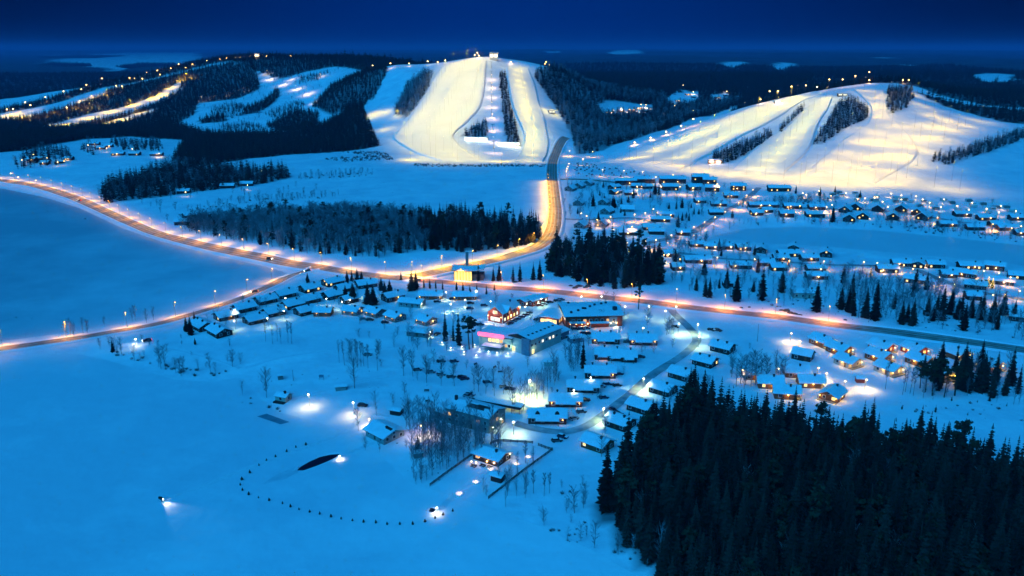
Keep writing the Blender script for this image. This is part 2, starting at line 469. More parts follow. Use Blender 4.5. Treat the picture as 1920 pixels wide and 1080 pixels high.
for p in FIELDS: wood[in_poly(XX, YY, p)] = 0.0
tag(child('ground', gm, None), kind='structure')

# frozen lakes: snow on ice, laid as sheets
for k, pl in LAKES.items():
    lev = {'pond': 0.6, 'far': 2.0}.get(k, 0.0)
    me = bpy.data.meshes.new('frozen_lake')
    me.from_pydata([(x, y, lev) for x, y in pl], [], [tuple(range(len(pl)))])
    me.materials.append(M[{'near': 'ice', 'west': 'vignetted_ice', 'pond': 'pond_ice', 'far': 'ice'}[k]])
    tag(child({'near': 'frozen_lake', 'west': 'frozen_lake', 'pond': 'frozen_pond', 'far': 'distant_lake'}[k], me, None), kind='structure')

# ---------------------------------------------------------------- roads
def smooth_line(pts, step):
    """Catmull-Rom through world points, sampled evenly"""
    P = [Vector((p[0], p[1])) for p in pts]
    P = [P[0] * 2 - P[1]] + P + [P[-1] * 2 - P[-2]]
    out = []
    for i in range(1, len(P) - 2):
        n = max(2, int((P[i + 1] - P[i]).length / step))
        for k in range(n):
            t = k / n
            a, b, c, d = P[i - 1], P[i], P[i + 1], P[i + 2]
            out.append(0.5 * ((2 * b) + (c - a) * t + (2 * a - 5 * b + 4 * c - d) * t * t + (3 * b - a - 3 * c + d) * t ** 3))
    out.append(P[-2])
    return out

def ribbon(name, line, prof, m, lift=0.25):
    """prof: (offset, height) across the line"""
    n = len(line); L = np.array([tuple(p) for p in line])
    T = np.gradient(L, axis=0); T /= np.linalg.norm(T, axis=1)[:, None] + 1e-9
    N = np.stack([T[:, 1], -T[:, 0]], -1)
    P = np.zeros((n, len(prof), 3))
    for j, (o, h) in enumerate(prof):
        hh = h(np.arange(n)) if callable(h) else h
        P[:, j, :2] = L + N * o
        P[:, j, 2] = np.maximum(H(P[:, j, 0], P[:, j, 1]), 0.0) + lift + hh
    return tag(child(name, grid_mesh(name, P, m), None), kind='structure')

ROADS = {}
def road(key, name, pts, w, m, banks=True, lift=0.35):
    line = smooth_line([on(*p)[:2] for p in pts], 4.0)
    ROADS[key] = line
    n = max(2, int(w / 2.5))
    ribbon(name, line, [(-w / 2 + w * i / n, 0.0 if 0 < i < n else -0.1) for i in range(n + 1)], m, lift)
    if banks:
        for s in (-1, 1):
            g = np.random.RandomState(len(ROADS) * 7 + s)
            hs = 0.55 + 0.4 * np.convolve(g.rand(len(line) + 6), np.ones(5) / 5, 'same')[3:-3]
            ribbon('snow_bank', line, [(s * (w / 2 + o), (lambda i, k=k, hs=hs: hs * k - 0.2)) for o, k in ((-0.2, 0.1), (0.5, 0.8), (1.1, 1.0), (1.9, 0.7), (3.0, 0.0))][::s], M['snow'], lift)
road('west', 'main_road', [(-60, 333), (0, 338), (60, 347), (120, 364), (170, 384), (240, 416), (300, 440), (400, 465), (500, 485), (560, 497), (640, 509), (700, 517), (760, 524), (857, 532), (930, 539), (1010, 545), (1093, 554), (1177, 563), (1260, 573), (1400, 589), (1500, 601), (1640, 619), (1750, 633), (1920, 657), (2000, 669)], 10, M['road'])
road('south', 'lake_road', [(-60, 662), (0, 655), (100, 641), (200, 625), (300, 607), (400, 578), (480, 548), (540, 520), (590, 503)], 9, M['road'], lift=0.36)
road('north', 'hill_road', [(745, 523), (790, 517), (840, 506), (900, 495), (960, 480), (1010, 462), (1035, 435), (1041, 400), (1038, 360), (1035, 325), (1038, 300), (1048, 275), (1062, 258)], 12, M['road'], lift=0.6)
road('lane', 'village_lane', [(1253, 573), (1262, 586), (1290, 613), (1306, 634), (1299, 650), (1260, 680), (1215, 710), (1175, 745), (1130, 780), (1092, 803), (1050, 811), (1000, 804), (965, 794)], 4.6, M['lane'], False, 0.37)
road('cabin', 'cabin_lane', [(1472, 600), (1485, 622), (1498, 645), (1515, 672), (1528, 695), (1548, 710), (1580, 722), (1615, 726)], 6, M['snow'], False, 0.265)
road('resort', 'resort_road', [(1040, 336), (1100, 337), (1180, 345), (1260, 356)], 7, M['road'], False, 0.265)
road('mid', 'resort_road', [(1041, 410), (1100, 412), (1180, 409), (1225, 418), (1200, 432), (1170, 445)], 6, M['lane'], False, 0.265)
road('up', 'resort_road', [(1423, 352), (1405, 368), (1385, 383), (1350, 402), (1325, 420), (1295, 436), (1255, 447), (1210, 458), (1235, 466), (1300, 478), (1380, 487), (1460, 490), (1560, 497), (1650, 499), (1710, 504), (1760, 523), (1830, 546), (1930, 563)], 6, M['lane'], False, 0.265)
road('high', 'resort_road', [(1400, 374), (1460, 388), (1560, 392), (1660, 396), (1760, 410), (1860, 425), (1960, 436)], 5.5, M['lane'], False, 0.265)

# packed snow left between the wheel tracks
for k in ('west', 'south', 'north'):
    base = {'west': .35, 'south': .36, 'north': .6}[k]
    for off in (-2.9, 0.0, 2.9):
        g = np.random.RandomState(int(off * 10) + 50); n = len(ROADS[k])
        wv = .15 + .5 * np.convolve(g.rand(n + 12), np.ones(9) / 9, 'same')[6:-6]
        L = np.array([tuple(p) for p in ROADS[k]]); T = np.gradient(L, axis=0); T /= np.linalg.norm(T, axis=1)[:, None]; N = np.stack([T[:, 1], -T[:, 0]], -1)
        P = np.zeros((n, 2, 3))
        for j, s_ in enumerate((-1, 1)):
            P[:, j, :2] = L + N * (off + s_ * wv)[:, None]; P[:, j, 2] = H(P[:, j, 0], P[:, j, 1]) + base + .03
        tag(child('snow_strip', grid_mesh('snow_strip', P, M['lane']), None), kind='structure')

# trodden paths and snowmobile tracks
M['track'] = mat('trodden_snow', (0.66, 0.70, 0.74), 0.7, col2=(0.78, 0.81, 0.84), scale=0.5, bump=0.4)
for pts, w in (([(303, 944), (380, 915), (470, 880), (580, 840), (660, 800), (665, 770)], 1.0), ([(460, 690), (520, 672), (600, 660), (700, 655), (790, 642), (840, 630)], 1.4), ([(545, 752), (600, 735), (680, 715), (770, 700), (850, 668)], 1.2),
               ([(815, 968), (850, 930), (890, 900), (920, 878)], 1.3), ([(640, 858), (690, 835), (715, 826)], 1.0), ([(960, 800), (930, 815), (905, 835)], 1.6), ([(700, 775), (740, 780), (790, 765), (870, 745)], 1.6), ([(230, 650), (300, 650), (380, 668), (450, 690)], 1.2)):
    ribbon('snow_track', smooth_line([on(*p)[:2] for p in pts], 2.0), [(-w / 2 - .3, .16), (-w / 2, .04), (0, .02), (w / 2, .04), (w / 2 + .3, .16), (w / 2 + .7, -.05)], M['track'], 0.06)

# ---------------------------------------------------------------- pistes: thick beds of groomed snow on the hillsides
def piste(left, right, thick=1.8, ymax=1760, nrow=60, ncol=14):
    def resamp(pts):
        W = [on(a, b, ymax) for a, b in pts]
        L = smooth_line([w[:2] for w in W], 6.0)
        A = np.array([tuple(p) for p in L]); s = np.r_[0, np.cumsum(np.linalg.norm(np.diff(A, axis=0), axis=1))]
        t = np.linspace(0, s[-1], nrow)
        return np.stack([np.interp(t, s, A[:, 0]), np.interp(t, s, A[:, 1])], -1)
    A, B = resamp(left), resamp(right)
    us = [0, 0.006, 0.03] + list(np.linspace(0.08, 0.92, ncol)) + [0.97, 0.994, 1]
    hs = [-0.5, 0.9, 1.25] + [1.0] * ncol + [1.25, 0.9, -0.5]
    P = np.zeros((nrow, len(us), 3))
    for j, (u, h) in enumerate(zip(us, hs)):
        P[:, j, :2] = A * (1 - u) + B * u
        P[:, j, 2] = H(P[:, j, 0], P[:, j, 1]) + h * thick
    P[0, :, 2] -= thick * 1.2; P[-1, :, 2] -= thick * 1.2
    return tag(child('ski_piste', grid_mesh('ski_piste', P, M['piste']), None), kind='structure')
piste([(885, 112), (840, 121), (815, 145), (795, 180), (772, 215), (750, 243), (737, 259), (775, 285), (830, 303)], [(912, 112), (911, 140), (908, 172), (900, 203), (880, 226), (855, 248), (852, 262), (880, 288), (905, 303)])
piste([(950, 126), (954, 160), (962, 200), (976, 235), (984, 262), (975, 285), (960, 304)], [(990, 127), (1002, 158), (1011, 195), (1021, 222), (1025, 248), (1028, 275), (1018, 303)])
piste([(1535, 172), (1480, 185), (1400, 206), (1300, 241), (1200, 278), (1125, 303)], [(1550, 176), (1500, 193), (1440, 232), (1380, 262), (1325, 294), (1270, 322)])
piste([(1560, 176), (1510, 205), (1465, 245), (1420, 275), (1375, 318)], [(1562, 180), (1552, 205), (1535, 232), (1516, 280), (1470, 325)])
piste([(1595, 168), (1618, 185), (1634, 205), (1625, 235), (1580, 265), (1520, 315)], [(1655, 160), (1660, 190), (1668, 222), (1690, 240), (1720, 290), (1640, 345)])
# ---------------------------------------------------------------- tree shapes
def spruce_meshes(seed, h=1.0, r=0.17, levels=24, nb=7, bare=0.06, name='crown'):
    """unit-height spruce: whorls of drooping, ragged branches"""
    g = random.Random(seed)
    c = MB()
    for i in range(levels):
        t = (i + g.uniform(-0.3, 0.3)) / levels
        z = bare + (0.985 - bare) * max(0, t)
        R0 = r * (1 - t) ** 0.8 * g.uniform(0.78, 1.18) + 0.006
        if t < 0.12: R0 *= 0.75
        k = nb if t < 0.75 else max(4, nb - 2)
        a0 = g.uniform(0, 6.28)
        for j in range(k):
            a = a0 + 6.2832 * (j + g.uniform(-0.3, 0.3)) / k
            L = R0 * g.uniform(0.65, 1.22)
            ca, sa = math.cos(a), math.sin(a)
            drop = L * g.uniform(0.30, 0.62)
            w = L * g.uniform(0.22, 0.36)
            p0 = (0, 0, z + 0.012)
            p1 = (ca * L * 0.55, sa * L * 0.55, z - drop * 0.45)
            p2 = (ca * L, sa * L, z - drop * 0.8)
            pa = (ca * L * 0.62 - sa * w, sa * L * 0.62 + ca * w, z - drop * 1.0)
            pb = (ca * L * 0.62 + sa * w, sa * L * 0.62 - ca * w, z - drop * 1.0)
            pc = (ca * L * 0.28 - sa * w * 0.8, sa * L * 0.28 + ca * w * 0.8, z - drop * 0.5)
            pd = (ca * L * 0.28 + sa * w * 0.8, sa * L * 0.28 - ca * w * 0.8, z - drop * 0.5)
            c.add([p0, p1, p2, pa, pb, pc, pd], [(0, 5, 1), (0, 1, 6), (5, 3, 1), (1, 4, 6), (1, 3, 2), (1, 2, 4)])
    c.add([(0.008, 0, 0.95), (-0.006, 0.008, 0.95), (-0.006, -0.008, 0.95), (0, 0, 1.02)], [(0, 1, 3), (1, 2, 3), (2, 0, 3)])
    t = MB().tube((0, 0, -0.02), (0, 0, 0.9), 0.013, 0.003, 6)
    return t, c

def pine_meshes(seed):
    g = random.Random(seed); c = MB(); t = MB()
    bend = g.uniform(-0.03, 0.03)
    t.tube((0, 0, -0.02), (bend, 0.01, 0.5), 0.016, 0.012, 6).tube((bend, 0.01, 0.5), (bend * 1.5, 0, 0.95), 0.012, 0.004, 6)
    for i in range(17):
        z = g.uniform(0.5, 0.98); a = g.uniform(0, 6.28)
        d = g.uniform(0.02, 0.17) * (1.25 - z) * 1.7
        ctr = Vector((bend * 1.3 + math.cos(a) * d, math.sin(a) * d, z))
        t.tube((bend, 0, z - 0.04), ctr, 0.005, 0.002, 4, cap=False)
        s = g.uniform(0.04, 0.075)
        for k in range(22):
            u = Vector((g.gauss(0, 1), g.gauss(0, 1), g.gauss(0, 0.6))).normalized()
            p = ctr + u * s * g.uniform(0.3, 1.0)
            q = Vector((g.gauss(0, 1), g.gauss(0, 1), g.gauss(0, 1))).normalized() * s * 0.55
            q2 = q.cross(u).normalized() * s * 0.4
            c.add([p + q, p - q * 0.6 + q2, p - q * 0.6 - q2], [(0, 1, 2)])
    return t, c

def birch_meshes(seed, wide=0.13, nbr=34, low=0.22):
    g = random.Random(seed); c = MB(); t = MB()
    lean = g.uniform(-0.03, 0.03)
    t.tube((0, 0, -0.02), (lean, 0, 0.55), 0.010, 0.006, 5).tube((lean, 0, 0.55), (lean * 1.4, 0.01, 0.97), 0.006, 0.0015, 4)
    for i in range(nbr):
        z = low + (0.93 - low) * (i + g.random()) / nbr
        a = g.uniform(0, 6.28)
        prof = math.sin(math.pi * min(1, max(0.08, (z - low) / (1.05 - low)))) ** 0.7
        L = wide * prof * g.uniform(0.7, 1.2)
        ca, sa = math.cos(a), math.sin(a)
        x0 = lean * min(1, z / 0.55)
        p = Vector((x0, 0, z)); q = Vector((x0 + ca * L, sa * L, z + L * g.uniform(0.6, 1.5)))
        n = Vector((-sa, ca, 0)) * 0.0055
        c.add([p + n, p - n, q], [(0, 1, 2)])
        n2 = Vector((0, 0, 0.0055)); c.add([p + n2, p - n2, q], [(0, 1, 2)])
        for k in range(12):
            s = p.lerp(q, g.uniform(0.3, 1.0))
            d = ((q - p).normalized() * 0.8 + Vector((g.gauss(0, .45), g.gauss(0, .45), 0.9))).normalized() * g.uniform(0.04, 0.10)
            w = d.orthogonal().normalized() * 0.0034
            c.add([s + w, s - w, s + d], [(0, 1, 2)])
    return t, c

def bush_mesh(seed, n=60):
    g = random.Random(seed); c = MB()
    for i in range(n):
        a = g.uniform(0, 6.28); el = g.uniform(0.5, 1.45); L = g.uniform(0.5, 1.0)
        p = Vector((g.uniform(-0.2, 0.2), g.uniform(-0.2, 0.2), -0.03))
        q = p + Vector((math.cos(a) * math.cos(el), math.sin(a) * math.cos(el), math.sin(el))) * L
        w = (q - p).orthogonal().normalized() * 0.025
        c.add([p + w, p - w, q], [(0, 1, 2)])
        for k in range(4):
            s = p.lerp(q, g.uniform(0.35, 0.9)); d = Vector((g.gauss(0, 1), g.gauss(0, 1), g.uniform(0, 1.5))).normalized() * 0.28
            w = d.orthogonal().normalized() * 0.018
            c.add([s + w, s - w, s + d], [(0, 1, 2)])
    return c

def kit(make, n, mt, mc, *a, **k):
    out = []
    for i in range(n):
        t, c = make(i * 13 + 5, *a, **k)
        out.append((t.mesh('trunk', mt), c.mesh('crown', mc)))
    return out
K_SPRUCE = kit(lambda s: spruce_meshes(s, levels=30, nb=9, r=(0.135, 0.15, 0.165, 0.18)[s % 4]), 9, M['bark'], M['spruce'])
K_PINE = kit(pine_meshes, 5, M['bark'], M['pine'])
K_BIRCH = kit(lambda s: birch_meshes(s, 0.16, 44), 7, M['birch'], M['twig'])
K_ROUND = kit(lambda s: birch_meshes(s, 0.30, 60, 0.18), 3, M['bark'], M['twig'])
K_SLIM = kit(lambda s: birch_meshes(s, 0.07, 26, 0.4), 5, M['birch'], M['twig'])
K_BUSH = [bush_mesh(i).mesh('bush', M['scrub']) for i in range(5)]

def plant(kitlist, name, x, y, h, label, cat, group, z=None, fat=1.0):
    t, c = kitlist[rnd.randrange(len(kitlist))]
    o = empty(name, (x, y, float(H(x, y)) if z is None else z), rnd.uniform(0, 6.28))
    f = h * fat * rnd.uniform(0.9, 1.1)
    o.scale = (f, f, h)
    child('trunk', t, o); child('crown', c, o)
    return tag(o, label, cat, group)

# prototypes for the woods (never placed themselves)
def joined(t, c, mats):
    m = MB(); m.add(t.v, t.f, 0); m.add(c.v, c.f, 1)
    return bpy.data.objects.new('wood_sample', m.mesh('wood_sample', mats))
PR_SPRUCE = [joined(*spruce_meshes(60 + i, levels=20, nb=8, r=0.15 + 0.012 * i), [M['bark'], M['spruce']]) for i in range(4)]
PR_FAR = [joined(*spruce_meshes(80 + i, levels=8, nb=6, r=0.17 + 0.03 * i, bare=0.1), [M['bark'], M['spruce']]) for i in range(4)]
PR_PINE = [joined(*pine_meshes(20 + i), [M['bark'], M['pine']]) for i in range(3)]
PR_BIRCH = [joined(*birch_meshes(30 + i, 0.15 + .03 * i, 38, 0.14), [M['birch'], M['twig']]) for i in range(4)]
def bush_obj(i): return bpy.data.objects.new('wood_sample', bush_mesh(90 + i, 40).mesh('wood_sample', M['scrub']))
PR_BUSH = [bush_obj(i) for i in range(3)]

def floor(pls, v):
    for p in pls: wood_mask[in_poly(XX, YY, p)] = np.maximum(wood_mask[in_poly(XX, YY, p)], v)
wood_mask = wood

def wood(name, groups, label, cat):
    """one wood as one object: groups is a list of (prototypes, [(x, y, z, height, fatness)])"""
    pts = []; att = []
    protos = []
    for ps, items in groups:
        base = len(protos); protos += ps
        for (x, y, z, h, f) in items:
            pts.append((x, y, z)); att.append((h, f, base + rnd.randrange(len(ps)), rnd.uniform(0, 6.28)))
    if not pts: return
    me = bpy.data.meshes.new(name); me.from_pydata(pts, [], [])
    A = np.array(att)
    sca = np.stack([A[:, 0] * A[:, 1], A[:, 0] * A[:, 1], A[:, 0]], -1)
    t = me.attributes.new('size', 'FLOAT_VECTOR', 'POINT'); t.data.foreach_set('vector', sca.astype(np.float32).ravel())
    t = me.attributes.new('turn', 'FLOAT', 'POINT'); t.data.foreach_set('value', A[:, 3].astype(np.float32))
    t = me.attributes.new('pick', 'INT', 'POINT'); t.data.foreach_set('value', A[:, 2].astype(np.int32))
    ng = bpy.data.node_groups.new('wood', 'GeometryNodeTree')
    ng.interface.new_socket('Geometry', in_out='INPUT', socket_type='NodeSocketGeometry')
    ng.interface.new_socket('Geometry', in_out='OUTPUT', socket_type='NodeSocketGeometry')
    N = ng.nodes
    gi, go = N.new('NodeGroupInput'), N.new('NodeGroupOutput')
    gi2 = N.new('GeometryNodeGeometryToInstance')
    for p in reversed(protos):
        oi = N.new('GeometryNodeObjectInfo'); oi.inputs['Object'].default_value = p
        oi.inputs['As Instance'].default_value = False
        g1 = N.new('GeometryNodeGeometryToInstance')
        ng.links.new(oi.outputs['Geometry'], g1.inputs[0])
        p_ = g1
        wood_j.append((ng, p_))
    jn = N.new('GeometryNodeJoinGeometry')
    for (n_, p_) in wood_j: ng.links.new(p_.outputs[0], jn.inputs[0])
    wood_j.clear()
    N.remove(gi2)
    ip = N.new('GeometryNodeInstanceOnPoints'); ip.inputs['Pick Instance'].default_value = True
    def attr(nm, ty):
        a = N.new('GeometryNodeInputNamedAttribute'); a.data_type = ty; a.inputs['Name'].default_value = nm
        return [s for s in a.outputs if s.enabled][0]
    cx = N.new('ShaderNodeCombineXYZ'); ng.links.new(attr('turn', 'FLOAT'), cx.inputs['Z'])
    ng.links.new(gi.outputs[0], ip.inputs['Points']); ng.links.new(jn.outputs[0], ip.inputs['Instance'])
    ng.links.new(attr('pick', 'INT'), ip.inputs['Instance Index'])
    ng.links.new(cx.outputs[0], ip.inputs['Rotation']); ng.links.new(attr('size', 'FLOAT_VECTOR'), ip.inputs['Scale'])
    ng.links.new(ip.outputs[0], go.inputs[0])
    o = child(name, me, None)
    md = o.modifiers.new('wood', 'NODES'); md.node_group = ng
    return tag(o, label, cat, kind='stuff')
wood_j = []

def scatter(polys, step, hmin, hmax, fat=1.0, keep=1.0, avoid=(), seed=1, clear=0.0, jit=0.48):
    """jittered lattice of (x, y, z, h, f) inside world polygons"""
    out = []
    g = np.random.RandomState(seed)
    for pl in polys:
        xs = [p[0] for p in pl]; ys = [p[1] for p in pl]
        nx = int((max(xs) - min(xs)) / step) + 2; ny = int((max(ys) - min(ys)) / step) + 2
        X, Y = np.meshgrid(np.arange(nx) * step + min(xs), np.arange(ny) * step + min(ys))
        X = X + g.uniform(-jit, jit, X.shape) * step; Y = Y + g.uniform(-jit, jit, Y.shape) * step
        k = in_poly(X, Y, pl) & (g.rand(*X.shape) < keep)
        for a in avoid: k &= ~in_poly(X, Y, a)
        if clear:
            for ln in ROADS.values():
                A = [tuple(p) for p in ln[::4]]
                k &= poly_dist(X, Y, A, False) > clear
        X, Y = X[k], Y[k]; Z = H(X, Y) - 0.15
        hh = hmin + (hmax - hmin) * g.rand(len(X)) ** 1.3
        for x, y, z, h in zip(X, Y, Z, hh): out.append((float(x), float(y), float(z), float(h), fat * g.uniform(0.85, 1.2)))
    return out

# ---------------------------------------------------------------- hillside woods
def px(*pts, y=None): return outline(pts, y)
villa = [px((1120, 196), (1180, 192), (1225, 196), (1225, 212), (1130, 216)), px((1248, 185), (1275, 168), (1310, 172), (1310, 190), (1260, 200)), px((1330, 178), (1390, 172), (1395, 185), (1340, 190))]
pl = [px((-40, 232), (60, 240), (150, 243), (330, 232), (380, 250), (350, 263), (240, 256), (150, 262), (40, 283), (-60, 290)),
      px((350, 262), (385, 252), (530, 250), (600, 237), (650, 200), (690, 190), (678, 205), (694, 235), (713, 274), (640, 284), (540, 290), (450, 300), (380, 312), (325, 300), (340, 278))]
floor(pl, 0.9)
wood('spruce_wood', [(PR_FAR, scatter(pl, 5.6, 10, 17, seed=3))], 'dark spruce wood across the slope below the left ski hill', 'wood')
runs = [px((-10, 215), (60, 205), (120, 191), (200, 165), (202, 175), (170, 187), (110, 206), (50, 221), (0, 225), y=2200), px((66, 238), (120, 227), (170, 213), (230, 201), (290, 181), (340, 152), (338, 168), (300, 191), (240, 213), (180, 227), (130, 239), (75, 243), y=2250),
        px((190, 232), (250, 214), (292, 203), (285, 211), (240, 226), (200, 236))]
pl = [px((-60, 236), (0, 238), (66, 240), (150, 243), (330, 232), (362, 216), (373, 193), (440, 186), (488, 166), (478, 124), (430, 118), (350, 134), (270, 154), (200, 170), (100, 197), (0, 220), (-60, 234), y=2260),
      px((0, 206), (100, 184), (200, 156), (270, 141), (350, 121), (430, 106), (480, 104), (478, 122), (430, 114), (350, 131), (270, 150), (200, 163), (120, 189), (60, 203), (0, 213), y=2330),
      px((448, 217), (470, 200), (522, 166), (524, 180), (485, 212)), px((498, 236), (555, 208), (598, 212), (592, 240), (540, 246)), px((585, 200), (620, 160), (700, 128), (728, 132), (700, 185), (660, 200), (620, 215), y=1900), px((370, 225), (420, 215), (425, 228), (380, 232)),
      [(-640, 2190), (-560, 2110), (-430, 2130), (-330, 2010), (-262, 1790), (-215, 1860), (-60, 1980), (-60, 2450), (-900, 2450)]]
floor(pl, 0.8)
for v in runs: wood_mask[in_poly(XX, YY, v)] = 0
wood('spruce_wood', [(PR_FAR, scatter(pl, 6.6, 9, 15, avoid=runs, seed=4))], 'spruce stands between the lit pistes of the left ski hill', 'wood')
pl = [px((738, 212), (764, 158), (797, 135), (812, 140), (806, 160), (785, 195), (762, 222)), px((937, 140), (947, 138), (954, 182), (966, 232), (975, 272), (949, 270), (944, 225), (938, 170)), px((866, 254), (884, 240), (912, 228), (916, 256), (892, 262))]
floor(pl, 0.5)
wood('spruce_wood', [(PR_FAR, scatter(pl[1:], 6.0, 9, 14, seed=5)), (PR_BIRCH, scatter(pl[:1], 6.0, 9, 13, fat=1.6, seed=55)), (PR_FAR, scatter(pl[:1], 8.0, 8, 13, seed=56))], 'narrow tree strips left standing between the bright centre pistes', 'wood')
pl = [px((1000, 140), (1035, 128), (1100, 118), (1200, 113), (1380, 122), (1520, 148), (1490, 168), (1400, 190), (1300, 222), (1200, 258), (1130, 282), (1078, 290), (1072, 250), (1045, 205), (1020, 170), y=3200)]
floor(pl, 0.62)
for v in villa: wood_mask[in_poly(XX, YY, v)] = 0
s = scatter(pl, 8.0, 11, 18, fat=1.15, avoid=villa, seed=6)
wood('mixed_wood', [(PR_FAR, [t for t in s if t[1] > 1500 or rnd.random() < 0.55]), (PR_BIRCH, [t for t in s if t[1] < 2100 and rnd.random() < (0.8 if t[1] < 1500 else .4)])], 'broad dark wood between the centre and right ski hills', 'wood')
pl = [px((1334, 303), (1342, 290), (1440, 250), (1452, 256), (1385, 298), (1350, 308)), px((1455, 250), (1508, 198), (1508, 206), (1464, 250)), px((1520, 272), (1546, 240), (1570, 195), (1600, 186), (1628, 208), (1626, 222), (1590, 238), (1545, 268)),
      px((1662, 203), (1664, 168), (1708, 164), (1714, 184), (1700, 203), (1672, 214)), px((1760, 302), (1800, 284), (1920, 246), (1925, 258), (1850, 288), (1775, 310)), px((1745, 300), (1765, 290), (1770, 300), (1752, 306))]
floor(pl, 0.35)
s = scatter(pl, 6.0, 8, 13, seed=7)
wood('spruce_wood', [(PR_FAR, s), (PR_BIRCH, scatter(pl, 8.0, 7, 12, seed=77))], 'tree strips between the floodlit pistes of the right ski hill', 'wood')
pl = [px((1722, 170), (1800, 178), (1880, 200), (1960, 210), (1960, 236), (1880, 228), (1800, 208), (1765, 196), y=1450)]
pl += [[(380 + 0.0, 1520), (1300, 1420), (1500, 1700), (1500, 2500), (600, 2600), (500, 1900)]]
floor(pl, 0.85)
wood('spruce_wood', [(PR_FAR, scatter(pl, 9.5, 11, 17, fat=1.2, seed=8))], 'dark spruce wood crowning and backing the right ski hill', 'wood')
pl = [[(-2600, 2300), (-900, 2420), (-500, 2420), (-60, 1980), (300, 1980), (700, 2600), (1900, 2600), (2600, 5200), (-1200, 5200), (-3400, 4800)]]
wood('spruce_wood', [(PR_FAR, scatter(pl, 30, 14, 24, fat=1.9, avoid=FIELDS + [LAKES['far']], seed=9))], 'endless dark forest covering the far country', 'wood')
pl = [px((20, 318), (40, 290), (80, 280), (130, 285), (140, 305), (90, 312)), px((150, 285), (165, 268), (185, 280), (175, 292)), px((205, 265), (300, 268), (310, 285), (230, 282))]
wood('mixed_wood', [(PR_FAR, scatter(pl, 9, 9, 15, keep=0.6, seed=10)), (PR_BIRCH, scatter(pl, 9, 8, 13, keep=0.4, fat=1.4, seed=11))], 'trees among the houses at the far left', 'wood')
pl = [px((182, 372), (205, 345), (280, 322), (330, 308), (420, 316), (530, 322), (545, 334), (480, 346), (370, 360), (280, 372), (205, 380))]
floor(pl, 0.4)
s = scatter(pl, 5.5, 11, 18, keep=0.85, seed=12)
wood('mixed_wood', [(PR_FAR, [t for t in s if rnd.random() < 0.75]), (PR_BIRCH, scatter(pl, 8, 9, 14, keep=0.5, seed=13))], 'dark mixed wood by the left meadow behind the main road', 'wood')
pl = [px((375, 440), (330, 432), (400, 415), (520, 405), (640, 405), (740, 408), (800, 418), (800, 470), (700, 486), (560, 474), (450, 455))]
wood('birch_wood', [(PR_BIRCH, scatter(pl, 4.6, 8, 15, keep=0.9, fat=1.5, seed=14)), (PR_PINE, scatter(pl, 10, 10, 16, keep=0.5, seed=15)), (PR_SPRUCE, [t for t in scatter(pl, 7.0, 8, 17, seed=16) if rnd.random() < .18 + .5 * max(0, (t[0] + 200) / 150)])], 'bluish bare birch wood with a few pines above the main road', 'wood')
pl = [px((780, 418), (860, 412), (1000, 432), (1018, 446), (1005, 456), (940, 468), (880, 474), (795, 466))]
floor(pl, 0.5)
wood('spruce_wood', [(PR_BIRCH, scatter(pl, 9, 9, 15, keep=.5, fat=1.2, seed=117)), (PR_SPRUCE, scatter(pl, 4.8, 9, 21, keep=.9, seed=17)), (PR_PINE, scatter(pl, 16, 17, 22, keep=0.5, seed=18))], 'dense black spruce wood beside the bend of the hill road', 'wood')
isl = [px_poly(q, 2) for q in ([(62, 123), (100, 118), (168, 120), (174, 124), (112, 126)], [(217, 125), (260, 119), (330, 119), (322, 125), (240, 129)], [(64, 107), (150, 103), (236, 105), (180, 109), (90, 110)])]
it = []
for q in isl:
    for (x, y, z, h, f) in scatter([q], 38, 14, 22, fat=2.4, seed=35): it.append((x, y, 2.0, h, f))
    me = bpy.data.meshes.new('island'); me.from_pydata([(x, y, 2.4) for x, y in q], [], [tuple(range(len(q)))]); me.materials.append(M['spruce'])
    tag(child('island', me, None), kind='structure')
wood('island_trees', [(PR_FAR, it)], 'dark wooded islands in the distant frozen lake', 'wood')
pl = [px((372, 198), (440, 180), (492, 165), (500, 150), (640, 130), (600, 175), (560, 200), (500, 225), (420, 240))]
pl2 = [px((395, 206), (440, 196), (470, 200), (440, 222), (400, 222)), px((495, 215), (560, 188), (575, 200), (520, 222)), px((560, 145), (620, 134), (600, 150), (560, 158), y=2100), px((400, 236), (470, 232), (500, 242), (430, 246))]
wood('hill_scrub', [(PR_BIRCH, scatter(pl, 16, 4, 9, keep=.35, fat=1.5, seed=37)), (PR_FAR, scatter(pl2, 8, 6, 12, keep=.75, seed=38)), (PR_BIRCH, scatter(pl2, 8, 5, 9, keep=.8, fat=1.4, seed=39))], 'scrub and young spruces breaking up the middle runs of the left hill', 'scrub')
# thin scrub lines
pl = [px((350, 395), (450, 376), (640, 366), (640, 370), (450, 382), (352, 400)), px((560, 330), (700, 322), (700, 330), (560, 338)), px((1380, 386), (1560, 372), (1570, 380), (1400, 392)), px((1440, 376), (1545, 368), (1550, 379), (1440, 385)),
      px((1380, 418), (1500, 414), (1640, 420), (1800, 432), (1920, 446), (1920, 456), (1640, 428), (1500, 420), (1390, 424)), px((1640, 410), (1700, 412), (1920, 440), (1920, 448), (1700, 424))]
wood('birch_scrub', [(PR_BIRCH, scatter(pl, 5.5, 4, 8, keep=0.6, fat=1.2, seed=19)), (PR_BUSH, scatter(pl, 6, 1.2, 2.6, keep=0.5, seed=20, jit=1.3))], 'thin bare birch scrub along field edges and ditches', 'scrub')
pl = [px((1400, 570), (1600, 588), (1900, 625), (1920, 640), (1640, 606), (1400, 578)), px((1050, 536), (1120, 528), (1200, 548), (1200, 555), (1120, 546))]
wood('low_scrub', [(PR_BUSH, scatter(pl, 5.0, 0.5, 1.3, keep=0.35, seed=21, jit=1.3))], 'low dark scrub poking through the roadside snow bank', 'scrub')
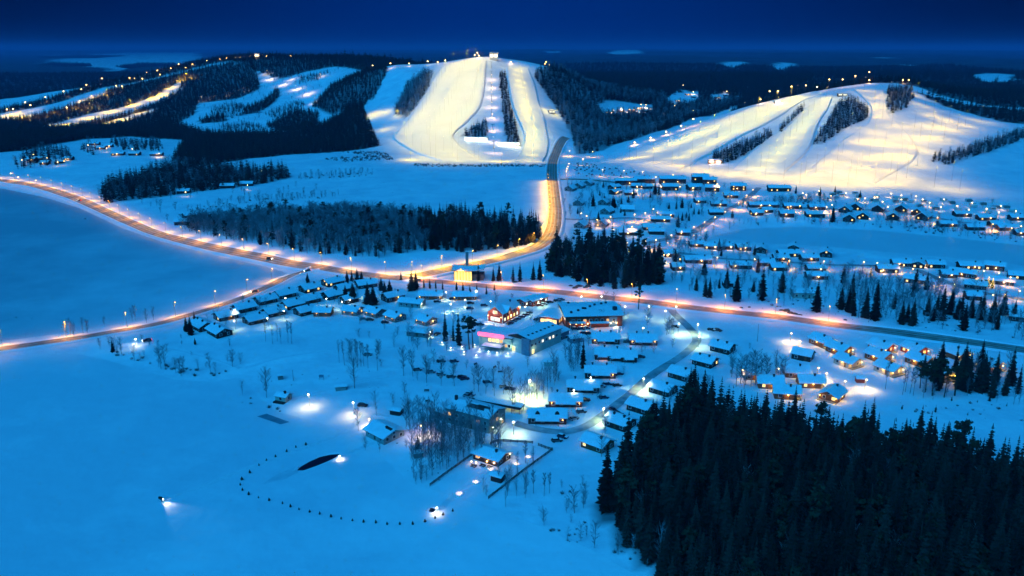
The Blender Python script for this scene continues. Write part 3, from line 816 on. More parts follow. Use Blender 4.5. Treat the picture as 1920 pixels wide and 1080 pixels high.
pl = [px((160, 668), (230, 672), (330, 702), (400, 706), (460, 692), (440, 690), (380, 696), (330, 690), (230, 660))]
wood('shore_scrub', [(PR_BUSH, scatter(pl, 3.2, 1.0, 2.4, keep=0.75, seed=22, jit=1.3)), (PR_BIRCH, scatter(pl, 6, 5, 10, keep=0.5, fat=1.1, seed=23))], 'bare bushes along the lake shore at the left headland', 'scrub')
pl = [px((1020, 1000), (1060, 985), (1150, 1015), (1260, 1060), (1250, 1075), (1150, 1045)), px((1040, 930), (1095, 900), (1110, 960), (1130, 1010), (1060, 985))]
wood('shore_scrub', [(PR_BUSH, scatter(pl, 3.4, 0.4, 1.5, keep=0.5, seed=24, jit=2.5)), (PR_BIRCH, scatter(pl, 4.4, 3, 10, keep=0.75, fat=1.1, seed=25, jit=1.2))], 'bare bushes and saplings between the black forest and the ice', 'scrub')
pl = [px((770, 830), (800, 790), (840, 800), (930, 825), (945, 850), (870, 870), (800, 900), (775, 905))]
wood('birch_stand', [(PR_BIRCH, scatter(pl, 2.8, 9, 15, keep=0.75, fat=0.8, seed=26))], 'dense stand of bare blue-grey birches in front of the school', 'birches')
pl = [px((1010, 730), (1050, 700), (1085, 665), (1100, 672), (1060, 712), (1010, 755), (985, 765), (950, 780), (960, 765)), px((955, 850), (1010, 880), (1000, 935), (945, 930))]
wood('birch_stand', [(PR_BIRCH, scatter(pl[:1], 3.2, 9, 14, keep=0.75, fat=0.7, seed=27)), (PR_BIRCH, scatter(pl[1:], 4.5, 6, 11, keep=0.5, fat=0.8, seed=28))], 'row of bare birches between the hotel yard and the row houses', 'birches')
pl = [px((1380, 560), (1500, 560), (1700, 570), (1920, 610), (1920, 640), (1760, 612), (1600, 590), (1450, 575)), px((1560, 540), (1640, 530), (1760, 560), (1760, 590), (1620, 575))]
wood('mixed_scrub', [(PR_BIRCH, scatter(pl, 7, 8, 14, keep=0.45, fat=0.9, seed=29)), (PR_BUSH, scatter(pl, 5, 0.8, 2, keep=0.4, seed=30, jit=1.3))], 'bare birches and bushes on the bank above the right road', 'scrub')
pl = [px((1640, 745), (1720, 752), (1800, 742), (1900, 760), (1930, 790), (1820, 785), (1700, 775))]
wood('low_scrub', [(PR_BUSH, scatter(pl, 4.5, 0.4, 1.6, keep=0.5, seed=31, jit=2.5)), (PR_SPRUCE, scatter(pl, 6, 1.5, 4, keep=0.3, seed=32))], 'young growth and stumps in the snowy clearing at the right', 'scrub')

pl = [px((776, 307), (860, 309), (1028, 309), (1028, 313), (860, 313), (776, 312)), px((600, 298), (720, 292), (740, 300), (640, 304)), px((640, 285), (715, 285), (740, 296), (700, 296))]
wood('low_scrub', [(PR_BUSH, scatter(pl, 3.5, 1.2, 3.2, keep=0.6, seed=33, jit=1.3)), (PR_FAR, scatter(pl[:1], 14, 3, 6, keep=.4, fat=1.3, seed=34))], 'dark scrub in the ditch at the foot of the centre hill', 'scrub')

pl = [px((480, 700), (620, 650), (800, 660), (1000, 690), (960, 730), (760, 745), (640, 740), (520, 745)), px((230, 400), (420, 372), (700, 335), (1010, 330), (1010, 375), (700, 372), (440, 395)), px((700, 840), (800, 820), (900, 940), (780, 905))]
wood('dry_weeds', [(PR_BUSH, scatter(pl, 9, .25, .8, keep=0.5, seed=36, jit=1.3))], 'dry weeds and twigs poking through the open snow', 'weeds')

# ---------------------------------------------------------------- spruces one can pick out
near_f = px((1108, 962), (1145, 905), (1195, 862), (1242, 806), (1270, 776), (1298, 764), (1340, 784), (1400, 806), (1500, 818), (1560, 852), (1640, 852), (1720, 868), (1800, 874), (1860, 908), (1940, 914), (2160, 940), (2250, 1330), (1500, 1330), (1330, 1180), (1200, 1058))
floor([near_f], 0.85)
F = scatter([near_f], 3.7, 13, 24, fat=1.0, keep=0.95, seed=40)
_nd = [float(poly_dist(np.array(t[0]), np.array(t[1]), near_f)) for t in F]
F = [(x, y, z, h * (0.7 + 0.3 * min(1, d / 10)) if rnd.random() < .35 else h, f) for (x, y, z, h, f), d in zip(F, _nd) if d > 3 or rnd.random() < .7]
def shown(t):
    x, y, z, h, f = t
    a, b = project(x, y, z), project(x, y, z + h)
    if b[0] < -10 or b[0] > 1930 or b[1] > 1075: return 0
    return min(a[1], 1080) - max(b[1], 0)
F.sort(key=shown, reverse=True)
N_FRONT = 110
edge = [t for t in F if project(*t[:3])[1] < 905 and project(*t[:3])[0] > 1180 and poly_dist(np.array(t[0]), np.array(t[1]), near_f) < 9][:36]
front = [t for t in F if t not in edge][:N_FRONT]
rest = [t for t in F if t not in edge and t not in front]
for x, y, z, h, f in front: plant(K_SPRUCE, 'spruce_tree', x, y, h, 'tall black spruce standing in the dense foreground forest', 'spruce', 'spruces of the foreground forest', z, f)
for x, y, z, h, f in edge: plant(K_SPRUCE, 'spruce_tree', x, y, h, 'pointed spruce on the upper edge of the foreground forest below the cabins', 'spruce', 'spruces on the forest edge', z, f)
wood('spruce_wood', [(PR_SPRUCE, rest), (PR_PINE, scatter([near_f], 9, 14, 22, keep=0.35, fat=1.1, seed=46)), (PR_BIRCH, scatter([near_f], 8, 9, 15, keep=0.22, fat=0.9, seed=43))], 'remaining mass of the black foreground spruce forest', 'wood')
gp = px((1018, 512), (1040, 478), (1100, 466), (1180, 474), (1236, 498), (1244, 534), (1165, 544), (1090, 530))
band = px((1095, 962), (1128, 892), (1180, 846), (1230, 790), (1262, 760), (1298, 748), (1340, 768), (1400, 790), (1500, 802), (1560, 826), (1640, 828), (1720, 844), (1800, 850), (1900, 880), (1900, 905), (1800, 874), (1640, 852), (1500, 822), (1340, 788), (1298, 768), (1242, 810), (1195, 862), (1145, 905), (1112, 960))
wood('young_trees', [(PR_SPRUCE, scatter([band], 7, 2, 9, keep=.45, fat=1.2, seed=47, jit=1.0)), (PR_BIRCH, scatter([band], 6, 3, 9, keep=.5, fat=1.1, seed=48, jit=1.0))], 'young spruces and bare saplings fringing the foreground forest', 'trees')
G = scatter([gp], 5.6, 11, 25, fat=1.15, keep=.8, seed=41)
rnd.shuffle(G); G2 = G[62:]; G = G[:62]
wood('grove_trees', [(PR_PINE, scatter([gp], 10, 12, 20, keep=.6, seed=44)), (PR_SPRUCE, G2), (PR_BIRCH, scatter([gp], 8, 8, 14, keep=.5, fat=1.2, seed=45))], 'pines, birches and lesser spruces filling the middle grove', 'grove')
for x, y, z, h, f in G: plant(K_SPRUCE, 'spruce_tree', x, y, h, 'dark spruce in the grove between road bend and village', 'spruce', 'spruces of the middle grove', z, f)
S1 = [(897, 527, 14), (962, 528, 11), (975, 528, 13), (1000, 525, 12), (1012, 525, 14), (936, 526, 12), (925, 527, 10)]
for a, b, h in S1:
    p = on(a, b); plant(K_SPRUCE, 'spruce_tree', p.x, p.y, h, 'spruce standing by the chapel at the road junction', 'spruce', 'spruces by the chapel')
S2 = [(1330, 480 + 78, 13), (1380, 565, 18), (1428, 563, 22), (1465, 548, 16), (1530, 585, 20), (1362, 540, 14), (1305, 545, 10), (1322, 556, 12), (1576, 580, 14), (1590, 585, 15), (1622, 596, 18), (1640, 600, 20), (1600, 592, 12), (1690, 608, 14), (1710, 610, 16), (1700, 604, 12),
      (1765, 600, 20), (1755, 592, 14), (1800, 598, 16), (1840, 600, 17), (1860, 604, 16), (1880, 590, 14), (1900, 600, 12), (1820, 596, 13), (1780, 590, 15)]
for a, b, h in S2:
    p = on(a, b); plant(K_SPRUCE, 'spruce_tree', p.x, p.y, h, 'lone dark spruce among houses above the right road', 'spruce', 'spruces above the right road', fat=1.15)
S3 = scatter([px((1722, 715), (1750, 690), (1830, 692), (1905, 700), (1915, 738), (1850, 748), (1760, 735))], 6.6, 12, 20, seed=42)[:24]
for x, y, z, h, f in S3: plant(K_SPRUCE, 'spruce_tree', x, y, h, 'dark conifer in the clump right of the lit cabins', 'spruce', 'conifers right of the cabins', z, f * 1.1)
S4 = [(1112, 387, 13), (1133, 383, 10), (1149, 388, 12), (1152, 390, 11), (1165, 384, 8), (1228, 365, 14), (1235, 366, 12), (1131, 352, 8), (1268, 392, 8), (1271, 426, 12), (1279, 414, 8), (1287, 408, 6), (1310, 402, 6), (1296, 390, 5), (1561, 416, 16), (1492, 363, 9), (1537, 368, 10), (1565, 366, 10), (1612, 372, 9)]
for a, b, h in S4:
    p = on(a, b); plant(K_SPRUCE, 'spruce_tree', p.x, p.y, h, 'small dark spruce standing alone among the resort houses', 'spruce', 'spruces among the resort houses', fat=1.25)
for a, b, h in [(358, 628, 11), (350, 622, 9), (366, 612, 9), (366, 646, 4), (212, 660, 7), (577, 530, 7), (651, 528, 8), (660, 528, 8), (670, 528, 9), (678, 526, 7), (752, 528, 7), (772, 545, 13), (780, 542, 12)]:
    p = on(a, b); plant(K_SPRUCE, 'spruce_tree', p.x, p.y, h, 'small spruce beside the dark chalets at the left', 'spruce', 'spruces by the left chalets', fat=1.3)
for a, b, h in [(662, 566, 13), (690, 570, 14), (700, 572, 13), (648, 560, 9), (722, 560, 11), (731, 552, 10), (715, 545, 9)]:
    p = on(a, b); plant(K_SPRUCE, 'spruce_tree', p.x, p.y, h, 'broad black spruce between the two rows of chalets', 'spruce', 'spruces between the chalet rows', fat=1.6)
row = [(795, 540), (806, 541), (817, 541), (830, 543), (856, 544), (868, 545), (881, 546), (894, 546), (912, 552), (927, 545)]
for a, b in row:
    p = on(a, b); plant(K_SPRUCE, 'spruce_tree', p.x, p.y, rnd.uniform(4.5, 7), 'slim young spruce in the row along the main road', 'spruce', 'young spruces along the main road', fat=0.9)
for a, b, h, f in [(835, 640, 17, 0.7), (860, 648, 20, 0.75), (850, 640, 12, 0.8), (1093, 690, 15, 0.8), (784, 852, 8, 1.5)]:
    p = on(a, b); plant(K_SPRUCE, 'spruce_tree', p.x, p.y, h, {1.5: 'bushy dark spruce at the foot of the birch stand', 0.8: 'slim dark spruce beside the bare birches' if a > 1000 else 'short spruce beside the pines west of the hotel', 0.7: 'leftmost tall spruce west of the pink-signed hotel', 0.75: 'tallest narrow spruce west of the pink-signed hotel'}[f], 'spruce', None, fat=f)
p = on(880, 655); plant(K_PINE, 'pine_tree', p.x, p.y, 18, 'bushy pine in front of the pink-signed hotel', 'pine', None, fat=1.3)
p = on(887, 652); plant(K_PINE, 'pine_tree', p.x, p.y, 17, 'second pine pressed against the hotel forecourt pine', 'pine', None, fat=1.2)
p = on(1197, 580); plant(K_PINE, 'pine_tree', p.x, p.y, 16, 'lone crooked pine beside the main road above the hotel', 'pine', None, fat=1.0)
for a, b, h in [(1735, 735, 15), (1748, 742, 16), (1770, 745, 14), (1725, 728, 13), (1790, 742, 15), (1758, 728, 15)]:
    p = on(a, b); plant(K_PINE, 'pine_tree', p.x, p.y, h, 'pine with bare trunk in the clump right of the cabins', 'pine', 'pines right of the cabins', fat=1.3)
# little spruces marking the track on the lake
ring = [(574, 838), (555, 843), (538, 851), (517, 861), (500, 868), (486, 877), (469, 891), (454, 904), (451, 914), (455, 924), (467, 932), (485, 938), (505, 943), (530, 949), (545, 955), (561, 960), (581, 965), (600, 969), (621, 974), (640, 978), (661, 981), (682, 984), (705, 985), (726, 988), (750, 988), (774, 988), (797, 983), (816, 976), (831, 969), (849, 961)]
items = []
for a, b in ring:
    p = on(a, b); o = plant(K_SPRUCE, 'marker_spruce', p.x, p.y, rnd.uniform(0.9, 1.5), '', 'spruce', None, z=0.0, fat=2.2)
    items.append((o, a))
for i, (o, a) in enumerate(items):
    w = 'first' if i == 0 else ('last' if i == len(items) - 1 else ordn(i))
    tag(o, 'tiny spruce marker on the lake track, %s counted from the upper end' % w, 'spruce', 'marker spruces on the lake')
# bare trees one can pick out
def bare(pts, kitl, label, group, fat=1.0):
    for a, b, h in pts:
        p = on(a, b); plant(kitl, 'birch_tree', p.x, p.y, h, label, 'birch', group, fat=fat)
bare([(125, 632, 9), (133, 630, 10), (139, 633, 8), (156, 625, 9), (164, 627, 8), (248, 603, 8), (254, 601, 9), (275, 607, 9), (288, 600, 8), (196, 612, 6)], K_BIRCH, 'bare birch on the ice side of the lake road', 'birches beyond the lake road')
bare([(498, 640, 11), (511, 645, 11), (520, 640, 10), (527, 645, 9), (540, 642, 12), (547, 645, 12)], K_SLIM, 'slim bare birch on the slope below the chalets', 'birches below the chalets')
bare([(636, 680, 12), (646, 685, 13), (668, 682, 13), (671, 690, 14), (682, 686, 12), (690, 690, 12), (708, 695, 13), (660, 680, 12), (677, 680, 11)], K_SLIM, 'slim bare birch on the snow slope left of the hotel', 'birches left of the hotel')
bare([(757, 705, 14), (774, 706, 13), (800, 718, 14), (766, 640, 11), (773, 650, 11), (802, 650, 9), (808, 645, 9)], K_BIRCH, 'bare birch along the path beside the hotel park', 'birches of the hotel park')
bare([(800, 715, 12), (827, 723, 13), (852, 724, 13), (897, 735, 13), (911, 738, 12), (927, 742, 13), (944, 738, 12), (955, 736, 12), (889, 732, 11)], K_BIRCH, 'bare birch in the line above the school', 'birches above the school')
bare([(665, 728, 15)], K_ROUND, 'large round bare tree on the snow slope by a green hut', None)
bare([(500, 746, 13)], K_ROUND, 'big frosted bare tree beside the shore cottage', None, 0.8)
bare([(455, 742, 7)], K_ROUND, 'small bare tree left of the big frosted tree', None, 0.7)
bare([(706, 779, 11)], K_BIRCH, 'single bare tree right of the floodlit yard', None)
bare([(672, 808, 10)], K_BIRCH, 'bare tree at the corner of the hip-roofed house', None)
bare([(766, 788, 12), (785, 790, 11), (762, 800, 12), (768, 812, 12), (775, 800, 12)], K_BIRCH, 'bare birch right of the hip-roofed house', 'birches right of the hip-roofed house', 1.2)
bare([(1380, 725, 14), (1388, 720, 14), (1398, 722, 15), (1408, 725, 16), (1416, 722, 16), (1425, 720, 13), (1436, 718, 13), (1455, 700, 12), (1462, 720, 13), (1470, 712, 12), (1372, 700, 11), (1395, 730, 12)], K_BIRCH, 'bare tree in the thicket left of the lit cabins', 'trees left of the cabins', 1.2)
bare([(1250, 628, 8), (1254, 626, 9), (1258, 627, 8), (1262, 626, 8)], K_BIRCH, 'bare tree in the small clump beside the village lane', 'trees beside the village lane', 1.6)
bare([(1660, 730, 13), (1692, 740, 12), (1697, 735, 14), (1706, 738, 13), (1712, 742, 13)], K_SLIM, 'slim bare birch below the rightmost cabins', 'birches below the cabins')
bare([(215, 660, 8), (228, 664, 9), (252, 676, 8), (302, 692, 11), (310, 690, 12), (298, 688, 10), (340, 705, 9), (345, 700, 8), (395, 698, 8), (436, 688, 9), (188, 655, 6), (330, 700, 8)], K_BIRCH, 'bare tree on the left headland by the lake', 'trees on the left headland', 1.3)
bare([(1020, 985, 6)], K_ROUND, 'round bare bush-like tree at the lake end of the fence', None, 1.0)
bare([(985, 868, 9), (970, 885, 8), (1000, 872, 8), (935, 905, 8), (948, 950, 6), (1000, 925, 9), (1020, 930, 9), (1030, 925, 8)], K_SLIM, 'slim bare birch near the fenced log lodge', 'birches near the log lodge', 1.3)
bare([(685, 845, 6), (790, 905, 6), (780, 908, 5), (800, 900, 6), (712, 848, 5)], K_ROUND, 'low bare tree on the shore below the hip-roofed house', 'low trees on the shore', 0.9)
bare([(1155, 535, 10), (1163, 540, 11), (1600, 560, 10), (1680, 570, 12), (1672, 580, 11), (1685, 585, 12)], K_BIRCH, 'bare tree beside the dark spruces above the right road', 'bare trees above the right road')
for a, b, s in [(470, 758, 1.2), (455, 756, 1.0), (505, 765, 2.0), (520, 768, 1.6), (365, 705, 2.0), (470, 748, 1.1), (525, 772, 0.9), (60, 600, 1.6), (30, 598, 1.8), (78, 590, 1.4), (110, 575, 1.3), (140, 570, 1.2), (90, 398, 2), (120, 405, 2), (160, 412, 2), (1030, 440, 1.5)]:
    p = on(a, b)
    o = child('bare_bush', K_BUSH[rnd.randrange(5)], None, p, rnd.uniform(0, 6)); o.scale = (s, s, s * 0.9)
    tag(o, 'small bare bush by the lake shore at the left', 'bush', 'bare bushes by the lake')
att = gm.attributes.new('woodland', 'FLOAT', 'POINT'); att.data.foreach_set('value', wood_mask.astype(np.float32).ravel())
# ---------------------------------------------------------------- building materials
WARM = (1.0, 0.52, 0.04)
M['wood_dark'] = mat('dark_stained_boards', (0.035, 0.028, 0.024), 0.85, var=0.35, scale=1.2)
M['wood_brown'] = mat('brown_logs', (0.16, 0.075, 0.035), 0.8, var=0.35, scale=1.5)
M['wood_grey'] = mat('grey_boards', (0.20, 0.20, 0.19), 0.85, var=0.25, scale=1.0)
M['wood_pale'] = mat('pale_boards', (0.48, 0.44, 0.36), 0.8, var=0.12, scale=1.0)
M['red_wall'] = mat('red_boards', (0.30, 0.045, 0.025), 0.8, var=0.2, scale=1.0)
M['brick'] = mat('red_brick', (0.24, 0.06, 0.035), 0.85, var=0.25, scale=2.0)
M['teal'] = mat('pale_green_render', (0.30, 0.46, 0.42), 0.8, var=0.1, scale=0.5)
M['bluewall'] = mat('blue_grey_panels', (0.12, 0.22, 0.28), 0.7, var=0.15, scale=0.6)
M['render'] = mat('grey_green_render', (0.26, 0.32, 0.30), 0.8, var=0.15, scale=0.6)
M['trim'] = mat('white_trim', (0.72, 0.72, 0.70), 0.7, var=0.05, scale=2)
M['fascia'] = mat('dark_fascia', (0.03, 0.027, 0.025), 0.8, var=0.2, scale=2)
M['rust_roof'] = mat('bare_sheet_roof', (0.085, 0.055, 0.05), 0.6, var=0.3, scale=0.6)
M['chimney'] = mat('chimney_metal', (0.04, 0.04, 0.045), 0.6, var=0.2, scale=3)
M['glass'] = mat('dark_window', (0.01, 0.014, 0.02), 0.12, spec=0.6)
M['lit'] = mat('lit_window', (0.4, 0.3, 0.15), 0.4, emit=(1.0, 0.58, 0.14), estr=1.0)
M['lit_soft'] = mat('dim_lit_window', (0.3, 0.2, 0.1), 0.4, emit=(1.0, 0.5, 0.12), estr=0.5)
M['lit_white'] = mat('bright_window', (0.5, 0.5, 0.45), 0.4, emit=(0.95, 0.9, 0.6), estr=0.75)
M['door'] = mat('door_boards', (0.10, 0.06, 0.035), 0.7, var=0.2, scale=3)
M['bulb_warm'] = mat('warm_bulb', (0.9, 0.8, 0.6), 0.5, emit=(1.0, 0.58, 0.16), estr=12)
M['bulb_yellow'] = mat('yellow_bulb', (0.9, 0.8, 0.5), 0.5, emit=(1.0, 0.62, 0.10), estr=8)
M['bulb_white'] = mat('white_bulb', (0.9, 0.9, 0.9), 0.5, emit=(0.95, 1.0, 0.86), estr=14)
M['bulb_orange'] = mat('sodium_bulb', (0.9, 0.6, 0.3), 0.5, emit=(1.0, 0.44, 0.06), estr=12)
M['neon'] = mat('pink_neon', (0.8, 0.2, 0.3), 0.5, emit=(1.0, 0.07, 0.16), estr=1.3)
M['metal'] = mat('galvanised_steel', (0.22, 0.23, 0.24), 0.5, var=0.15, scale=2, metal=0.6)

def face_vis(rot, nx, ny):
    """does a wall with this local normal look towards the camera side"""
    c, s = math.cos(rot), math.sin(rot)
    return (nx * s + ny * c) < -0.15

LIGHTS = []
def glow(parent, loc, watts, col, radius=0.25, spot=None):
    l = bpy.data.lights.new('lamp_light', 'SPOT' if spot else 'POINT')
    l.energy = watts; l.color = col; l.shadow_soft_size = radius
    if spot: l.spot_size = rad(spot); l.spot_blend = 0.8
    o = bpy.data.objects.new('lamp_light', l); COL.objects.link(o); o.parent = parent; o.location = loc
    LIGHTS.append(o)
    return o

def snow_on_gable(w, d, h, tanp, ov, thick, seed, notch=None):
    g = random.Random(seed)
    nx = max(3, int(w / 2.2)); ny = 10
    W, D = w / 2 + ov + 0.05, d / 2 + ov + 0.05
    m = MB(); top = []; bot = []
    for i in range(nx + 1):
        x = -W + 2 * W * i / nx
        for j in range(ny + 1):
            y = -D + 2 * D * j / ny
            zr = h + (d / 2) * tanp - abs(y) * tanp + 0.16
            e = 1.0
            if i in (0, nx): e *= 0.75
            if j in (0, ny): e *= 0.65
            if j == ny // 2: e *= 0.8
            bot.append((x, y, zr)); top.append((x, y, zr + thick * e * g.uniform(0.85, 1.15)))
    k = ny + 1
    fs = []
    n = len(top)
    for i in range(nx):
        for j in range(ny):
            a = i * k + j
            fs.append((a, a + k, a + k + 1, a + 1))
    rim = [i * k for i in range(nx + 1)] + [nx * k + j for j in range(1, k)] + [i * k + ny for i in range(nx - 1, -1, -1)] + [j for j in range(ny - 1, 0, -1)]
    for a, b in zip(rim, rim[1:] + rim[:1]): fs.append((a, n + a, n + b, b))
    m.add(top + bot, fs)
    return m

def window(o, cx, cy, z, nrm, w, h, m, frame=True):
    """a window on a wall: nrm is the outward normal in local space"""
    nx, ny = nrm
    tx, ty = -ny, nx
    def q(u0, u1, z0, z1, off):
        return [(cx + tx * u0 + nx * off, cy + ty * u0 + ny * off, z0), (cx + tx * u1 + nx * off, cy + ty * u1 + ny * off, z0),
                (cx + tx * u1 + nx * off, cy + ty * u1 + ny * off, z1), (cx + tx * u0 + nx * off, cy + ty * u0 + ny * off, z1)]
    if frame:
        a = q(-w / 2 - 0.12, w / 2 + 0.12, z - 0.12, z + h + 0.12, 0.0); b = q(-w / 2 - 0.12, w / 2 + 0.12, z - 0.12, z + h + 0.12, 0.06)
        f = MB().add(a + b, [(4, 5, 6, 7), (0, 1, 5, 4), (1, 2, 6, 5), (2, 3, 7, 6), (3, 0, 4, 7)])
        fo = f.build('window', M['trim'], o)
        MB().add(q(-w / 2, w / 2, z, z + h, 0.075), [(0, 1, 2, 3)]).build('pane', m, fo)
    else:
        MB().add(q(-w / 2, w / 2, z, z + h, 0.04), [(0, 1, 2, 3)]).build('window', m, o)

HOUSES = []
def house(pos, w, d, h, rot, pitch=24, wall='wood_dark', name='house', lit=0.3, detail=1, chim=1, ov=0.6, thick=0.38, door=True, warm='lit', wins=True, gable_win=True, roof_m='fascia', snow=True, seed=None):
    r = rad(rot)
    if isinstance(pos, Vector): p = pos
    else: p = on(*pos)
    HOUSES.append((p.x, p.y, max(w, d)))
    o = empty(name, p, r)
    g = random.Random(seed if seed is not None else int(p.x * 13 + p.y * 7))
    tanp = math.tan(rad(pitch)); hr = d / 2 * tanp
    X, Y = w / 2, d / 2
    MB().add([(-X, -Y, -0.8), (X, -Y, -0.8), (X, Y, -0.8), (-X, Y, -0.8), (-X, -Y, h), (X, -Y, h), (X, Y, h), (-X, Y, h), (-X, 0, h + hr), (X, 0, h + hr)],
             [(0, 1, 5, 4), (2, 3, 7, 6), (1, 2, 6, 9, 5), (3, 0, 4, 8, 7)]).build('wall', M[wall], o)
    A, B = X + ov, Y + ov
    zr, ze = h + hr, h - ov * tanp
    t = 0.15
    MB().add([(-A, -B, ze), (A, -B, ze), (A, 0, zr), (-A, 0, zr), (A, B, ze), (-A, B, ze), (-A, -B, ze + t), (A, -B, ze + t), (A, 0, zr + t), (-A, 0, zr + t), (A, B, ze + t), (-A, B, ze + t)],
             [(0, 3, 2, 1), (3, 5, 4, 2), (6, 7, 8, 9), (9, 8, 10, 11), (0, 1, 7, 6), (1, 2, 8, 7), (2, 4, 10, 8), (4, 5, 11, 10), (5, 3, 9, 11), (3, 0, 6, 9)]).build('roof', M[roof_m], o)
    if snow: snow_on_gable(w, d, h, tanp, ov, thick, g.random()).build('snow_cover', M['roof_snow'], o, smooth=False)
    for i in range(chim):
        cx = (0.25 if chim == 1 else (-0.25 + 0.5 * i / max(1, chim - 1))) * w; cy = -0.12 * d if detail else 0.1
        z0 = h + hr - abs(cy) * tanp
        c = MB().box(cx - 0.35, cx + 0.35, cy - 0.35, cy + 0.35, z0, z0 + 1.25).build('chimney', M['chimney'], o)
        if detail: MB().box(cx - 0.48, cx + 0.48, cy - 0.48, cy + 0.48, z0 + 1.25, z0 + 1.45).build('cap', M['fascia'], c)
    if wins:
        for (nx, ny, L, off) in ((0, -1, w, Y), (1, 0, d, X), (-1, 0, d, X), (0, 1, w, Y)):
            if not face_vis(r, nx, ny): continue
            n = max(1, int(L / (3.2 if detail else 4.5)))
            for k in range(n):
                u = (k + 0.5) / n * L - L / 2
                tx, ty = -ny, nx
                isdoor = door and ny == -1 and k == n // 2 and n > 1
                if isdoor:
                    dm = MB(); x0 = nx * off + tx * u; y0 = ny * off + ty * u
                    dm.box(x0 - 0.5, x0 + 0.5, y0 - 0.06, y0 + 0.02, 0.05, 2.1).build('door', M['door'], o)
                    continue
                m = M[warm] if g.random() < lit else M['glass']
                window(o, nx * off + tx * u, ny * off + ty * u, 0.95, (nx, ny), 1.25, min(1.25, h - 1.3), m, detail > 0)
                if h > 4.6: window(o, nx * off + tx * u, ny * off + ty * u, 3.5, (nx, ny), 1.25, 1.2, M[warm] if g.random() < lit * 0.8 else M['glass'], detail > 0)
            if gable_win and nx and hr > 1.6: window(o, nx * off, 0, h + 0.15, (nx, ny), 1.1, 0.9, M[warm] if g.random() < lit else M['glass'], detail > 0)
    return o

def wall_lamp(o, x, y, z, watts=60, col=(1.0, 0.62, 0.22), bulb='bulb_yellow', r=0.22, out=(0, -0.5)):
    b = MB().ball((x, y, z), r, 7, 5).build('wall_lamp', M[bulb], o, smooth=True)
    if watts: glow(b, (x + out[0], y + out[1], z - 0.35), watts, col, 0.2)
    return b

# ---------------------------------------------------------------- dark chalets at the left
C = []
for a, b, rot, sz in [(380, 615, -48, 13), (412, 626, -48, 13), (424, 597, 42, 11), (458, 582, 44, 11), (498, 567, 45, 11), (534, 556, 45, 11), (513, 590, 45, 10.5), (478, 604, 45, 10.5), (548, 576, 45, 10.5), (581, 545, 45, 11),
                      (580, 566, 45, 10.5), (571, 588, 45, 9.5), (624, 533, 45, 12), (623, 558, 45, 10), (645, 545, 45, 10), (686, 537, 30, 12)]:
    o = house((a, b), sz, 8.5, 2.7, rot, 25, 'wood_dark', 'chalet', lit=0.06, chim=2 if a < 415 else 1, ov=0.9, thick=0.35)
    if (a, b) == (424, 597): wall_lamp(o, 1.0, -4.9, 2.3, 25, (1, .6, .2))
    C.append((o, a))
label_row(C, 'dark snow-roofed chalet beside the lake road, {}', 'chalet', 'dark chalets beside the lake road')
C = []
for a, b, rot in [(607, 590, -4), (661, 588, -20), (704, 591, -40), (741, 599, -42), (799, 606, -44)]:
    o = house((a, b), 9.6, 8.0, 2.8, rot, 24, 'wood_brown' if a < 620 else 'wood_grey', 'chalet', lit=0.12, ov=0.7, thick=0.4)
    C.append((o, a))
    for k in (-0.3, 0.25): wall_lamp(o, k * 9.6, -4.4, 2.1, 6, (1, .5, .18), 'bulb_orange', 0.1)
wall_lamp(C[-1][0], 5.2, 0.5, 2.4, 30, out=(0.5, 0))
label_row(C, 'snow-roofed chalet facing the white slope, {} of the front row', 'chalet', 'chalets of the front row')
o = house((787, 628), 12, 7, 2.6, -18, 8, 'wood_grey', 'low_house', lit=0.0, ov=0.8, chim=0); tag(o, 'long low snow-roofed shed with a pale lit right end, below the front chalets', 'house')
wall_lamp(o, 6.6, -1, 2.6, 90, (0.8, 1.0, 0.55), 'bulb_white', 0.16, out=(0.6, 0))
for a, b, t in [(808, 559, 'left of the pair of lamp-lit bungalows by the spruce row'), (872, 560, 'right of the pair of lamp-lit bungalows by the spruce row')]:
    o = house((a, b), 13.5, 7.5, 2.8, -2 if a < 850 else 2, 24, 'wood_brown', 'bungalow', lit=0.5, chim=1, ov=0.9, warm='lit_soft'); tag(o, 'snow-roofed bungalow, ' + t, 'bungalow', 'lamp-lit bungalows')
    wall_lamp(o, -6.3, -4.2, 2.3, 55); wall_lamp(o, 6.3, -4.2, 2.6, 55)
o = house((773, 573), 14, 8, 3.0, -18, 20, 'render', 'bungalow', lit=0.05, ov=0.8); tag(o, 'dark green house with thin snow behind the front chalets', 'house')
wall_lamp(o, 7.2, -2.5, 2.7, 60, (0.7, 1.0, 0.7), 'bulb_white', 0.2, out=(0.6, -0.3))
o = house((737, 562), 12, 8, 3.2, 38, 26, 'wood_dark', 'chalet', lit=0.05); tag(o, 'steep dark chalet with an orange porch lamp among black spruces', 'chalet')
wall_lamp(o, 1.0, -4.8, 2.5, 40, (1, .6, .2))
o = house((655, 566), 9, 7, 2.7, 40, 25, 'wood_dark', 'chalet', lit=0.1); tag(o, 'small dark chalet half hidden by the broad spruces', 'chalet')
wall_lamp(o, -2, -4.3, 2.5, 30, (0.9, 1.0, 0.5), 'bulb_white', 0.18)

# ---------------------------------------------------------------- village centre
def open_porch(o, x0, x1, y0, y1, z, m='fascia'):
    """snow-topped canopy on posts"""
    MB().box(x0, x1, y0, y1, z, z + 0.25).build('canopy', M[m], o)
    MB().box(x0 - 0.05, x1 + 0.05, y0 - 0.05, y1 + 0.05, z + 0.252, z + 0.55).build('canopy_snow', M['roof_snow'], o)
    for x in (x0 + 0.2, x1 - 0.2): MB().tube((x, y0 + 0.2, -0.5), (x, y0 + 0.2, z), 0.1, 0.1, 6).build('post', M['trim'], o)

